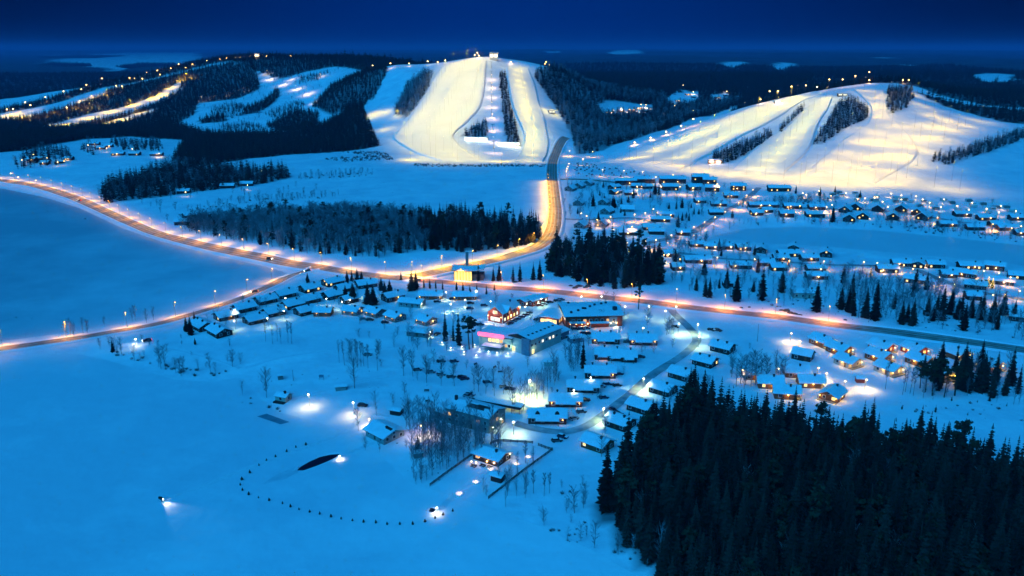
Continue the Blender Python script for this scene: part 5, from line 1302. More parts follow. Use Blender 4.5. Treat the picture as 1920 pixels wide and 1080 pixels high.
row([(1252, 344, -2, 18, 6), (1272, 343, 4, 14, 5), (1256, 356, 0, 16, 4.5), (1312, 342, -4, 17, 7), (1330, 345, -8, 14, 5.5), (1300, 356, 12, 13, 4), (1335, 358, -10, 14, 4.5), (1384, 356, -10, 15, 5), (1370, 370, -5, 13, 3)], 'large resort hotel under the right ski hill, {}', 'resort hotels under the right hill', lit=.3, sz=(16, 10), lampw=160, cat='hotel', name='resort_hotel')
row([(1312, 380, 10), (1347, 386, 0, 14), (1342, 402, 0, 12), (1238, 415, -6, 16), (1247, 406, 0, 14), (1220, 430, 0, 13), (1177, 440, 0, 14), (1230, 438, 0, 12), (1280, 440, 0, 10)], 'low snow-roofed house on the resort meadow, {}', 'houses on the resort meadow', lit=.2, lampw=100)
row([(1460, 358, -2, 22, 4)], 'long low ski lodge with bright windows above the caravans', 'ski lodge by the caravans', lit=1.0, sz=(20, 9), cat='lodge', name='ski_lodge')
row([(60, 302, 0), (72, 300, 20), (112, 306, 10), (178, 272, 0, 14), (190, 280, 10), (222, 291, 0, 16), (253, 291, -5, 14), (294, 292, 0, 16), (85, 308, 0), (130, 300, 0), (205, 276, 0)], 'house among the trees at the far left, {}', 'houses at the far left', lit=.3, lampw=200)
row([(427, 352, 5, 14), (462, 348, 5, 14), (345, 362, 5, 12)], 'farm building by the left wood, {}', 'farm buildings by the left wood', lit=.1)
row([(355, 408, 40), (378, 404, 40), (395, 410, 40), (340, 420, 10), (690, 400, 10, 16), (655, 415, 0), (575, 432, 0, 8)], 'dark farmhouse among birches above the main road, {}', 'farmhouses among the birches', lit=.08)
row([(1140, 212, 0), (1165, 210, 10), (1185, 208, 0, 14), (1198, 204, 5), (1212, 210, 0), (1270, 190, 0), (1290, 178, 10, 14), (1300, 183, 0), (1345, 184, 0, 14), (1360, 180, 0), (1380, 184, 0)], 'house in the lit clearing of the far wood, {}', 'houses in the far wood clearings', lit=.5, lampw=700)

# ---------------------------------------------------------------- trees in the gardens
LOOSE = []
def garden(poly, step, hmin, hmax, keep, seed, kitl, name, label, cat, group, fat=1.0, most=999, loose=False):
    n = 0
    for (x, y, z, h, f) in scatter([poly], step, hmin, hmax, fat, keep, list(LAKES.values()), seed, clear=7.0):
        if any((x - a) ** 2 + (y - b) ** 2 < (r * 0.62 + 2.0) ** 2 for a, b, r in HOUSES) or n >= most: continue
        if loose: LOOSE.append((x, y, z, h, f))
        else: plant(kitl, name, x, y, h, label, cat, group, z, f)
        n += 1
mid = px((1250, 462), (1330, 468), (1560, 488), (1570, 575), (1400, 562), (1260, 545))
garden(mid, 9, 6, 11, .45, 70, K_BIRCH, 'birch_tree', 'bare garden tree among the houses below the frozen pond', 'tree', 'garden trees below the pond', 1.2, 60)
garden(mid, 17, 6, 13, .35, 71, K_SPRUCE, 'spruce_tree', 'garden spruce among the houses below the frozen pond', 'spruce', 'garden spruces below the pond', 1.25, 14)
rgt = px((1570, 505), (1700, 530), (1790, 545), (1920, 570), (1920, 640), (1750, 615), (1580, 585))
garden(rgt, 8.5, 7, 13, .5, 72, K_BIRCH, 'birch_tree', 'bare tree on the wooded bank above the right road', 'tree', 'bare trees on the right bank', 1.1, 60)
garden(rgt, 14, 9, 17, .4, 73, K_SPRUCE, 'spruce_tree', 'dark spruce on the wooded bank above the right road', 'spruce', 'spruces on the right bank', 1.15, 18)
top = px((1060, 345), (1240, 352), (1400, 375), (1380, 440), (1250, 450), (1070, 430))
garden(top, 10, 5, 10, .45, 74, K_BIRCH, 'birch_tree', 'bare tree on the meadow among the resort houses', 'tree', 'bare trees of the resort meadow', 1.5, 160, loose=True)
garden(top, 22, 6, 11, .35, 75, K_SPRUCE, 'spruce_tree', 'dark spruce on the meadow among the resort houses', 'spruce', 'spruces of the resort meadow', 1.2, 14)
cha = px((370, 600), (520, 550), (640, 522), (760, 530), (760, 575), (600, 575), (480, 612), (390, 640))
garden(cha, 7, 3, 7, .5, 76, K_BIRCH, 'birch_tree', 'small bare tree between the dark chalets', 'tree', 'small trees between the chalets', 1.6, 110, loose=True)
pond_b = px((1240, 452), (1330, 446), (1330, 462), (1250, 470))
garden(pond_b, 6, 5, 9, .7, 77, K_BIRCH, 'birch_tree', 'bare tree in the thicket at the left end of the pond', 'tree', 'thicket at the left end of the pond', 1.8, 30)
clr = px((1720, 690), (1900, 690), (1915, 760), (1730, 750))
garden(clr, 6, 7, 12, .6, 78, K_BIRCH, 'birch_tree', 'bare tree in the conifer clump right of the cabins', 'tree', 'bare trees right of the cabins', 1.0, 40)
edge_m = px((1030, 350), (1060, 360), (1062, 420), (1045, 440), (1052, 400))
garden(edge_m, 7, 2, 5, .5, 79, K_BIRCH, 'birch_tree', 'low bare tree beside the lit hill road', 'tree', 'low trees beside the hill road', 1.6, 16, loose=True)
far_l = px((225, 385), (300, 372), (420, 360), (640, 345), (640, 360), (420, 392), (330, 420))
garden(far_l, 15, 5, 10, .35, 80, K_SLIM, 'birch_tree', 'thin bare tree on the left meadow', 'tree', 'thin trees of the left meadow', 1.4, 30, loose=True)

vil = px((640, 575), (800, 590), (900, 570), (1040, 560), (1240, 575), (1250, 600), (1180, 625), (1080, 680), (960, 700), (760, 720), (640, 680))
garden(vil, 10, 4, 9, .5, 81, K_BIRCH, 'birch_tree', 'frosted bare tree on the snow around the hotels', 'tree', 'frosted trees around the hotels', 1.5, 130, loose=True)
rowh = px((1090, 640), (1240, 620), (1290, 650), (1200, 720), (1060, 800), (980, 790))
garden(rowh, 7.5, 3, 7, .5, 82, K_BIRCH, 'birch_tree', 'small frosted tree in the gardens of the row houses', 'tree', 'frosted trees by the row houses', 1.6, 110, loose=True)
sch = px((690, 740), (830, 735), (960, 730), (990, 760), (960, 785), (840, 800), (740, 790))
garden(sch, 9, 4, 9, .4, 83, K_BIRCH, 'birch_tree', 'frosted bare tree around the school', 'tree', 'frosted trees around the school', 1.3, 45, loose=True)
fst = px((1230, 690), (1330, 690), (1400, 690), (1400, 740), (1330, 760), (1260, 760), (1150, 840), (1120, 870), (1090, 850))
garden(fst, 7, 4, 10, .55, 84, K_BIRCH, 'birch_tree', 'frosted bare tree between villas and forest', 'tree', 'frosted trees by the villas', 1.3, 40, loose=True)
sh = px((660, 830), (770, 835), (780, 900), (720, 860))
garden(sh, 7, 2, 4, .5, 85, K_ROUND, 'bush_tree', 'low frosted bush on the bank below the shore house', 'bush', 'frosted bushes below the shore house', 1.2, 20)
lod = px((960, 850), (1100, 850), (1100, 930), (1060, 980), (960, 940), (900, 930))
garden(lod, 7, 3, 9, .4, 86, K_BIRCH, 'birch_tree', 'frosted bare tree on the slope right of the lodge', 'tree', 'frosted trees right of the lodge', 1.0, 45, loose=True)
hed = px((180, 640), (330, 630), (450, 640), (480, 680), (400, 700), (300, 690), (190, 662))
garden(hed, 9, 2, 6, .4, 87, K_BIRCH, 'birch_tree', 'frosted low tree on the left headland', 'tree', 'frosted low trees on the headland', 1.5, 40, loose=True)

rr = px((1400, 382), (1560, 386), (1740, 398), (1920, 415), (1920, 448), (1700, 425), (1400, 418))
garden(rr, 9, 5, 9, .6, 88, K_BIRCH, 'birch_tree', '', 'tree', '', 1.6, 260, loose=True)
garden(px((1480, 358), (1700, 372), (1900, 385), (1900, 400), (1700, 388), (1480, 372)), 16, 3, 6, .5, 89, K_BIRCH, 'birch_tree', '', 'tree', '', 1.6, 90, loose=True)
garden(px((1060, 345), (1400, 350), (1400, 380), (1060, 375)), 13, 3, 7, .5, 90, K_BIRCH, 'birch_tree', '', 'tree', '', 1.6, 90, loose=True)
garden(mid, 8, 4, 9, .5, 91, K_BIRCH, 'birch_tree', '', 'tree', '', 1.5, 160, loose=True)
garden(rgt, 8, 5, 10, .5, 92, K_BIRCH, 'birch_tree', '', 'tree', '', 1.4, 160, loose=True)
garden(px((1380, 650), (1520, 660), (1560, 690), (1500, 735), (1390, 730)), 8, 3, 7, .4, 93, K_BIRCH, 'birch_tree', '', 'tree', '', 1.4, 40, loose=True)
wood('frosted_trees', [(PR_BIRCH, LOOSE)], 'small frosted bare trees scattered through the village gardens', 'trees')
# ---------------------------------------------------------------- lamps
def on_h(px_, py_, h):
    """the foot of a lamp whose head, h above the ground, is seen at a pixel"""
    d = ray(px_, py_)
    x, y, z = d[0] * _T, d[1] * _T, EYE + d[2] * _T
    u = np.nonzero(z < H(x, y) + h)[0]
    t = _T[u[0]] if len(u) else 2000.0
    if len(u) and u[0] > 0:
        lo, hi = _T[u[0] - 1], _T[u[0]]
        for _ in range(12):
            m = (lo + hi) / 2
            if EYE + d[2] * m < float(H(d[0] * m, d[1] * m)) + h: hi = m
            else: lo = m
        t = hi
    return Vector((d[0] * t, d[1] * t, float(H(d[0] * t, d[1] * t))))

_lm = {}
def lamp_parts(h, r, bulb):
    k = (round(h, 1), r, bulb)
    if k not in _lm:
        p = MB().tube((0, 0.9, -0.5), (0, 0.9, h + 0.25), 0.11, 0.06, 6)
        p.tube((0, 0.9, h + 0.2), (0, 0, h + 0.32), 0.05, 0.05, 5)
        hd = MB().ball((0, 0, h), r, 8, 5, sz=0.6)
        _lm[k] = (p.mesh('pole', M['metal']), hd.mesh('lamp_head', M[bulb], True))
    return _lm[k]
_ld = {}
def lamp(foot, h, watts, col, bulb, r=0.3, name='street_lamp', radius=0.35):
    kind = 'SKI' if name == 'ski_floodlight' else 'SPOT'
    o = empty(name, foot)
    a, b = lamp_parts(h, r, bulb)
    child('pole', a, o); c = child('lamp_head', b, o)
    if watts:
        k = (watts, col, radius, kind)
        if k not in _ld:
            l = bpy.data.lights.new('lamp_light', 'SPOT'); l.energy = watts; l.color = col; l.shadow_soft_size = radius
            l.spot_size = rad(168); l.spot_blend = 0.5 if kind == 'SKI' else 0.9
            _ld[k] = l
        g = bpy.data.objects.new('lamp_light', _ld[k]); COL.objects.link(g); g.parent = c; g.location = (0, 0, h - r * 0.6 - radius - 0.15)
        if kind == 'SKI':                                   # aimed square at the slope
            x, y = foot[0], foot[1]
            n = Vector((float(H(x - 12, y) - H(x + 12, y)) / 24, float(H(x, y - 12) - H(x, y + 12)) / 24, 1)).normalized()
            g.rotation_euler = n.to_track_quat('Z', 'Y').to_euler()
    return o

def lamps(pts, h, watts, col, bulb, text, group, r=0.3, name='street_lamp', cat='lamp'):
    it = []
    for q in pts:
        f = on_h(q[0], q[1], h)
        it.append((lamp(f, h, (q[2] if len(q) > 2 else watts) * (0.6 if col != GRN else 1.0), col, bulb, r, name), q[0] + q[1] * 1e-3))
    label_row(it, text, cat, group)
SOD = (1.0, 0.42, 0.0)
SAL = (1.0, 0.32, 0.01)
GRN = (0.80, 1.0, 0.42)
COOL = (1.0, 0.95, 0.80)
GOLD = (1.0, 0.70, 0.0)
K_ROAD = 2600.0
def road_lamps(key, keep, step, off, h, watts, col, text, group):
    """lamp posts standing beside a road at even steps"""
    L = ROADS[key]; it = []; d = 0.0; nxt = step / 2
    for p, q in zip(L, L[1:]):
        seg = (q - p).length
        while d + seg >= nxt:
            m = p.lerp(q, (nxt - d) / seg); t = (q - p).normalized()
            n = Vector((-t.y, t.x)); n = n if n.y > 0 else -n
            f = m + n * off; a, b = project(f.x, f.y, float(H(f.x, f.y)))
            if keep(a, b) and -40 < a < 1960:
                o = lamp(Vector((f.x, f.y, float(H(f.x, f.y)))), h, watts, col, 'bulb_orange', .22)
                o.rotation_euler = (0, 0, math.atan2(n.y, n.x) - math.pi / 2)
                it.append((o, a + b * 1e-3))
            nxt += step
        d += seg
    label_row(it, text, 'lamp', group)
K_ROAD = 4200.0
road_lamps('west', lambda a, b: a < 770, 28, 4.2, 9, K_ROAD, SOD, 'orange street lamp along the left main road, {}', 'street lamps of the left main road')
road_lamps('south', lambda a, b: a < 575, 30, 4.0, 9, K_ROAD * .7, SOD, 'orange street lamp along the lake road, {}', 'street lamps of the lake road')
road_lamps('north', lambda a, b: b > 338, 24, 5.0, 9, K_ROAD * 1.8, (1, .50, 0), 'orange street lamp along the hill road, {}', 'street lamps of the hill road')
road_lamps('west', lambda a, b: 770 <= a < 1650, 28, 4.2, 9, K_ROAD * 1.5, SAL, 'added salmon lamp along the right main road, {}', 'added lamps of the right main road')  # row of salmon lamps added to redden this stretch of road
lamps([(440, 581), (535, 559), (532, 583), (501, 597), (612, 560), (439, 602), (641, 566), (690, 543)], 5, 300, GRN, 'bulb_white', 'pale yard lamp among the dark chalets, {}', 'yard lamps of the chalets')
lamps([(848, 630), (829, 642), (866, 650), (845, 652), (890, 646), (899, 655), (916, 659), (932, 661), (952, 663), (893, 666), (870, 660)], 1.2, 26, GRN, 'bulb_white', 'low bollard light on the hotel forecourt, {}', 'bollard lights of the forecourt', r=.16, name='bollard_light', cat='bollard light')
lamps([(1217, 574, 300), (1248, 583, 500), (1268, 575, 300), (1273, 607, 900), (1309, 608, 1100), (1311, 631, 900), (1206, 615, 200), (1156, 613, 200), (1172, 575, 300), (1207, 710, 1500), (1132, 766, 1500), (963, 791, 1100), (1108, 708, 60), (1076, 732, 60), (1090, 556, 2200), (1128, 556, 1500)], 6, 600, GRN, 'bulb_white', 'pale green-white lamp along the village lane, {}', 'lamps of the village lane')
lamps([(836, 548, 300), (893, 545, 300), (872, 562, 300), (845, 570, 500), (920, 565, 300), (985, 575, 500), (1015, 560, 600)], 5, 400, GRN, 'bulb_white', 'pale lamp on the snowy yard behind the red house, {}', 'lamps behind the red house')
o = lamp(on_h(993, 714, 9), 9, 5000, (0.95, 1.0, 0.25), 'bulb_white', .5, 'floodlight', .5); tag(o, 'bright greenish floodlight over the yard beside the row houses', 'floodlight')
o = lamp(on_h(578, 740, 6), 6, 800, (1, .8, .3), 'bulb_white', .35, 'floodlight', .4); tag(o, 'white floodlight on the open snow right of the cottage', 'floodlight')
o = lamp(on_h(662, 755, 6), 6, 900, (1, .75, .3), 'bulb_white', .35, 'floodlight', .4); tag(o, 'white floodlight lighting the yard above the shore house', 'floodlight')
o = lamp(on_h(692, 786, 3), 3, 900, (1, .8, .6), 'bulb_warm', .3, 'yard_lamp', .3); tag(o, 'warm lamp beside a small spruce by the shore house', 'lamp')
o = lamp(on_h(790, 798, 5), 5, 1500, (1, .68, .45), 'bulb_warm', .3, 'yard_lamp', .4); tag(o, 'warm lamp glowing through the birches', 'lamp')
o = lamp(on_h(637, 855, 2.2), 2.2, 160, (1, .9, .75), 'bulb_white', .22, 'ice_lamp', .15); tag(o, 'small lamp at the tip of the open water on the lake', 'lamp')
o = lamp(on_h(819, 952, 3), 3, 170, (1, .85, .5), 'bulb_white', .25, 'ice_lamp', .2); tag(o, 'lamp post beside the round bathing hole in the ice', 'lamp')
o = lamp(on_h(254, 636, 4), 4, 260, (1, .95, .7), 'bulb_white', .35, 'yard_lamp', .3); tag(o, 'bright lamp beside the car on the left headland', 'lamp')
lamps([(1341, 407), (1321, 416), (1301, 425), (1278, 434), (1259, 441), (1230, 450), (1210, 452, 3500), (1176, 455, 2500), (1168, 460, 1500), (1360, 397), (1385, 380, 4500), (1400, 366, 4500), (1412, 356, 3500)], 7, 1500, (1, .42, .05), 'bulb_warm', 'warm lamp along the winding resort road, {}', 'lamps of the winding resort road')
lamps([(1245, 478, 3500), (1275, 486, 3500), (1345, 483, 2500), (1415, 486, 2200), (1480, 489, 2200), (1545, 490, 2000), (1620, 491, 2000), (1645, 493, 1500), (1695, 497, 2200), (1712, 504, 1600), (1762, 520, 2200), (1790, 533, 1600), (1845, 508, 1500), (1873, 512, 1500), (1895, 520, 1800), (1885, 552, 1800), (1912, 545, 1800), (1862, 553, 1000)], 6, 2000, (1, .48, .10), 'bulb_warm', 'warm lamp on the lane through the right-hand houses, {}', 'lamps of the right-hand lane')
lamps([(1484, 625, 2200), (1500, 640, 3200), (1512, 655, 1500), (1535, 690, 2200), (1550, 700, 1500), (1625, 712, 2600), (1393, 694, 260), (1460, 691, 260), (1585, 715, 1200)], 5, 1500, (1, .62, .18), 'bulb_warm', 'warm lamp along the cabin lane, {}', 'lamps of the cabin lane')
lamps([(1068, 283, 6000), (1111, 284, 5000), (1093, 298, 3000), (1062, 321, 700), (1063, 316, 700), (1065, 312, 700), (1067, 307, 700), (1130, 318, 2500), (1170, 320, 2500), (1205, 322, 3000), (1230, 332, 4000), (1262, 328, 3500), (1240, 350, 3000), (1195, 350, 3000), (1275, 350, 3000), (1300, 352, 2500), (1345, 345, 2500)], 8, 3000, (1, .45, .06), 'bulb_warm', 'warm lamp around the resort car park, {}', 'lamps of the resort car park', r=.4)
lamps([(1100, 405, 2000), (1145, 406, 2500), (1190, 402, 3500), (1210, 399, 3000), (1225, 392, 3500), (1185, 425, 3500), (1150, 430, 2500), (1120, 412, 1500), (1090, 400, 1000)], 7, 2500, (1, .42, .05), 'bulb_warm', 'warm lamp on the lower resort lane, {}', 'lamps of the lower resort lane', r=.35)
lamps([(1500, 386, 2500), (1550, 388, 2500), (1548, 396, 1500), (1665, 388, 2500), (1710, 395, 2500), (1758, 408, 3500), (1862, 420, 6000), (1915, 424, 4000), (1560, 384, 1500)], 6, 2500, (1, .42, .05), 'bulb_warm', 'warm lamp on the far resort lane, {}', 'lamps of the far resort lane', r=.35)
lamps([(1505, 362), (1512, 365), (1558, 367), (1586, 362), (1608, 373), (1622, 372), (1640, 370), (1645, 369), (1671, 363), (1690, 366), (1718, 368), (1730, 374), (1743, 380), (1770, 374), (1764, 388), (1795, 386), (1823, 380), (1817, 393), (1850, 391), (1877, 386), (1873, 398), (1905, 396), (1690, 374), (1655, 378), (1536, 358)], 4, 500, (1, .5, .1), 'bulb_warm', 'small lamp among the parked caravans, {}', 'lamps among the caravans', r=.45)
lamps([(20, 325, 300), (34, 332, 300), (67, 338, 300), (41, 300, 500), (62, 290, 900), (88, 296, 500), (108, 304, 500), (165, 272, 900), (200, 278, 900), (248, 279, 1400), (298, 288, 1800), (120, 302, 400), (490, 320, 600), (464, 347, 300), (348, 360, 300)], 5, 500, (1, .6, .25), 'bulb_warm', 'small warm lamp in the far-left settlement, {}', 'lamps of the far-left settlement', r=.45)
lamps([(1150, 205, 9000), (1165, 203, 9000), (1180, 205, 9000), (1202, 196, 12000), (1211, 196, 12000), (1197, 203, 9000), (1282, 159, 9000), (1265, 198, 6000), (1300, 172, 9000), (1356, 168, 12000), (1363, 171, 9000), (1300, 208, 4000), (1245, 211, 3000), (1256, 216, 3000), (1367, 146, 3000), (1348, 151, 3000)], 7, 6000, (1, .7, .5), 'bulb_warm', 'warm lamp in a clearing of the far wood, {}', 'lamps in the far wood', r=.7)

# ---------------------------------------------------------------- floodlights of the ski hills
def lamp_y(px_, py_, Y, watts, col, bulb, r, minh=4.0):
    p = at_y(px_, py_, Y); z = float(H(p[0], p[1])); h = max(minh, p[2] - z)
    return lamp(Vector((p[0], p[1], z)), h, watts, col, bulb, r, 'ski_floodlight', 0.6)
def at_rows(left, right, rows, fr):
    out = []
    ly, lx = zip(*[(b, a) for a, b in left]); ry, rx = zip(*[(b, a) for a, b in right])
    for y in rows:
        for f in fr:
            a, b = np.interp(y, ly, lx), np.interp(y, ry, rx)
            out.append((a + (b - a) * f, y))
    return out
M['bulb_ski'] = mat('floodlight_glass', (.9, .85, .7), .5, emit=(1, .85, .5), estr=5)
def floods(pts, h, watts, col, text, group, bulb='bulb_ski', r=.16):
    it = []
    for q in pts:
        f = on(q[0], q[1]); it.append((lamp(f, h, q[2] if len(q) > 2 else watts, col, bulb, r, 'ski_floodlight', .6), q[0]))
    label_row(it, text, 'floodlight', group)
KS = 11000.0
Lc = [(880, 112), (840, 121), (815, 145), (795, 180), (772, 215), (750, 243), (737, 259), (760, 280), (800, 300)]
Rc = [(912, 112), (911, 140), (908, 172), (900, 203), (880, 226), (862, 246), (860, 262), (890, 285), (915, 300)]
floods(at_rows(Lc, Rc, (114, 121, 129, 138, 147, 157, 167, 178, 189, 200, 211, 222, 233, 244, 255, 266, 276, 286, 295, 302), (.15, .5, .85)), 22, KS * .54, GOLD, 'floodlight mast on the wide centre piste, {}', 'floodlights of the wide centre piste')
floods(at_rows([(952, 128), (962, 200), (980, 250), (975, 304)], [(992, 128), (1011, 195), (1025, 248), (1020, 304)], (128, 136, 145, 155, 166, 178, 190, 203, 216, 229, 242, 255, 268, 281, 293, 303), (.5,)), 21, KS * .75, GOLD, 'floodlight mast on the right-hand centre piste, {}', 'floodlights of the right-hand centre piste')
floods([(922, 150), (922, 166), (922, 184), (922, 203), (923, 224), (924, 246), (925, 268), (927, 288)], 9, KS * .25, (1, .6, .35), 'orange lamp along the chairlift of the centre hill, {}', 'lamps along the chairlift', 'bulb_warm', .3)
floods([(700, 214, KS * .4), (720, 212, KS * .3), (690, 222, KS * .3), (745, 218, KS * .3), (1030, 212, KS * .3), (1045, 218, KS * .25), (770, 300, KS * .5), (940, 303, KS * .6), (720, 244, KS * .3)], 12, KS * .3, GOLD, 'lamp at the edge of the centre hill, {}', 'lamps around the centre hill')
floods(at_rows([(1480, 185), (1400, 206), (1300, 241), (1200, 278), (1125, 303)], [(1500, 193), (1440, 232), (1380, 262), (1325, 294), (1270, 322)], (186, 196, 207, 218, 229, 240, 251, 262, 274, 286, 298), (.3, .75)), 20, KS * .72, GOLD, 'floodlight mast on the left piste of the right hill, {}', 'floodlights of the right hill, left piste')
floods(at_rows([(1560, 176), (1510, 205), (1465, 245), (1420, 275), (1375, 318)], [(1562, 180), (1552, 205), (1535, 232), (1516, 280), (1470, 325)], (188, 199, 211, 223, 236, 249, 262, 276, 290, 304, 318), (.5,)), 20, KS * .75, GOLD, 'floodlight mast on the middle piste of the right hill, {}', 'floodlights of the right hill, middle piste')
floods([(1596, 242, KS * .4), (1570, 305), (1615, 318), (1655, 300), (1680, 345), (1720, 312), (1745, 262), (1710, 278), (1640, 268), (1530, 325), (1590, 348), (1500, 345), (1435, 334), (1365, 327), (1295, 318), (1225, 308), (1180, 300), (1765, 240), (1795, 245), (1668, 182), (1640, 200), (1655, 215), (1690, 295), (1605, 335), (1620, 172), (1640, 186), (1648, 206), (1654, 224), (1672, 240), (1640, 252), (1610, 270), (1580, 290), (1545, 312), (1510, 332), (1660, 275), (1630, 300), (1595, 325), (1700, 300), (1670, 325), (1640, 345), (1725, 262), (1750, 240), (1780, 228), (1715, 240), (1690, 262), (1740, 285), (1700, 335), (1560, 342), (1470, 335), (1400, 328), (1330, 322), (1260, 314), (1720, 180), (1735, 200), (1750, 218), (1810, 236), (1840, 228), (1770, 262), (1752, 352, KS * .5), (1800, 358, KS * .6), (1785, 340, KS * .2)], 22, KS * .7, (1, .60, .0), 'floodlight mast on the broad lower right hill, {}', 'floodlights of the broad lower right hill')
floods([(60, 226), (100, 217), (140, 207), (170, 205), (90, 237), (130, 233), (165, 222), (205, 210), (245, 198), (285, 185), (315, 165), (335, 152), (165, 190), (200, 178), (40, 220), (20, 216), (185, 232), (225, 225), (255, 212), (300, 178), (350, 148)], 14, KS * 2.4, (1, .58, .0), 'lamp on the lit pistes of the left hill, {}', 'floodlights of the left hill')
floods([(378, 190, KS * .25), (400, 185, KS * .25), (428, 180, KS * .25), (458, 170, KS * .25), (500, 140, KS * .3), (505, 150, KS * .5), (530, 160, KS * .5), (555, 168, KS * .6), (575, 178, KS * .6), (590, 192, KS * .5), (545, 150, KS * .3), (600, 145, KS * .2)], 10, KS * .3, (1, .72, .45), 'lamp along the middle runs of the left hill, {}', 'lamps of the left hill middle runs', 'bulb_warm')
it = []
for a, b, Y in [(13, 205, 1900), (24, 204, 1900), (47, 192, 1950), (57, 197, 1920), (85, 182, 2000), (119, 171, 2030), (152, 167, 2080), (191, 147, 2180), (162, 159, 2120), (268, 156, 2180), (252, 151, 2200), (243, 147, 2220), (218, 163, 2100), (275, 136, 2260), (295, 132, 2260), (320, 128, 2260), (335, 120, 2270), (361, 124, 2260), (388, 116, 2290), (413, 112, 2300), (425, 110, 2300), (442, 106, 2310), (450, 111, 2300), (468, 108, 2320), (483, 106, 2320), (484, 104, 2325), (500, 113, 2320), (546, 112, 2340), (173, 189, 2000), (151, 199, 1960), (126, 207, 1900), (348, 130, 2230), (230, 172, 2080), (300, 141, 2200)]:
    it.append((lamp_y(a, b, Y, KS * .2, (1, .6, .15), 'bulb_warm', 1.2), a + b * 1e-3))
label_row(it, 'lamp glinting along the wooded ridge of the left hill, {}', 'lamp', 'lamps along the left ridge')
it = []
for a, b, Y in [(699, 123, 1800), (732, 119, 1715), (767, 119, 1715), (802, 115, 1718), (821, 117, 1718), (835, 113, 1718), (890, 103, 1716), (895, 99, 1718), (898, 104, 1718), (920, 101, 1722), (933, 101, 1724), (958, 117, 1710), (1022, 120, 1780), (1030, 127, 1780), (1024, 116, 1800)]:
    it.append((lamp_y(a, b, Y, KS * .1, (1, .62, .3), 'bulb_warm', .9), a + b * 1e-3))
label_row(it, 'orange lamp along the crest of the centre hill, {}', 'lamp', 'lamps along the centre crest')
it = []
for a, b, Y in [(1190, 270, 1262), (1220, 258, 1275), (1249, 247, 1290), (1277, 236, 1305), (1300, 223, 1312), (1426, 186, 1395), (1443, 171, 1405), (1459, 171, 1415), (1484, 162, 1430), (1511, 160, 1440), (1532, 163, 1445), (1555, 149, 1460), (1580, 149, 1470), (1604, 142, 1480), (1630, 135, 1495), (1630, 150, 1498), (1693, 150, 1500), (1704, 150, 1500)]:
    it.append((lamp_y(a, b, Y, KS * .22, (1, .55, .22), 'bulb_warm', .9), a + b * 1e-3))
label_row(it, 'orange lamp along the ridge of the right hill, {}', 'lamp', 'lamps along the right ridge')

# ---------------------------------------------------------------- lift stations, towers and cables
def station(pxy, w, d, h, rot, label, wall='metal', strip='bulb_white', watts=0, col=(.9, 1, .8), ymax=None):
    p = on(*pxy) if ymax is None else on(pxy[0], pxy[1], ymax)
    o = empty('lift_station', p, rad(rot)); tag(o, label, 'lift station')
    MB().box(-w / 2, w / 2, -d / 2, d / 2, -1.5, h).build('wall', M[wall], o)
    MB().box(-w / 2 - .8, w / 2 + .8, -d / 2 - 1.6, d / 2 + .8, h, h + .4).build('roof', M['fascia'], o)
    MB().box(-w / 2 - .7, w / 2 + .7, -d / 2 - 1.5, d / 2 + .7, h + .402, h + 1.0).build('snow_cover', M['roof_snow'], o)
    n = max(2, int(w / 6))
    for i in range(n):
        x = -w / 2 + w * (i + .5) / n
        MB().box(x - w / n * .38, x + w / n * .38, -d / 2 - .2, -d / 2 - .002, h * .35, h * .8).build('window', M['lit_white'], o)
        if watts: glow(o, (x, -d / 2 - 2.5, h * .6), watts / n, col, .5)
    return o
station((893, 262), 34, 5, 3.2, -5, 'long bright lift station below the left tree island', watts=5000)
station((955, 272), 32, 5, 3.2, -6, 'long bright lift station below the centre tree strip', watts=5000, col=(1, 1, .6))
o = station((926, 112), 16, 12, 13, 0, 'tall pale lift station on the top of the centre hill', 'wood_pale', ymax=1722, watts=900, col=(1, .8, .5))
station((1034, 212), 10, 8, 4, 10, 'small snow-roofed pump house right of the centre pistes', 'wood_grey')
station((1340, 306), 16, 6, 4, -8, 'low lit station below the long tree strip', 'wood_brown', watts=2500, col=(1, .6, .35))
station((1579, 180), 14, 8, 3.5, -10, 'dark station at the head of the middle piste', 'wood_dark')
station((483, 109), 12, 10, 11, 0, 'bright lift house on top of the left hill', 'wood_pale', ymax=2320, watts=2500, col=(1, .7, .35))
station((1458, 196), 10, 8, 5, 0, 'orange-lit hut behind the ridge of the right hill', 'wood_pale', watts=9000, col=(1, .6, .25), ymax=1420)
PYL = []
prev = None
for a, b in [(921, 128), (921, 146), (921, 168), (922, 192), (922, 218), (924, 248), (926, 280)]:
    p = on(a, b); o = empty('lift_pylon', p)
    MB().tube((0, 0, -1), (0, 0, 12), .45, .28, 8).build('mast', M['metal'], o)
    MB().box(-3, 3, -.25, .25, 11.6, 12.1).build('crossarm', M['metal'], o)
    PYL.append((o, b)); prev = p
for i, (o, b) in enumerate(PYL): tag(o, 'steel chairlift pylon on the centre hill, %s from the top' % ordn(i), 'pylon', 'chairlift pylons')
for s in (-1, 1):
    m = MB()
    for (o1, _), (o2, _) in zip(PYL, PYL[1:]):
        for k in range(4):
            f = lambda t: o1.location.lerp(o2.location, t) + Vector((s * 2.8, 0, 11.7 - 3.0 * t * (1 - t)))
            m.tube(f(k / 4), f((k + 1) / 4), .05, .05, 4, cap=False)
    tag(m.build('lift_cable', M['metal']), ('left' if s < 0 else 'right') + ' cable of the chairlift up the centre hill', 'cable', 'chairlift cables')

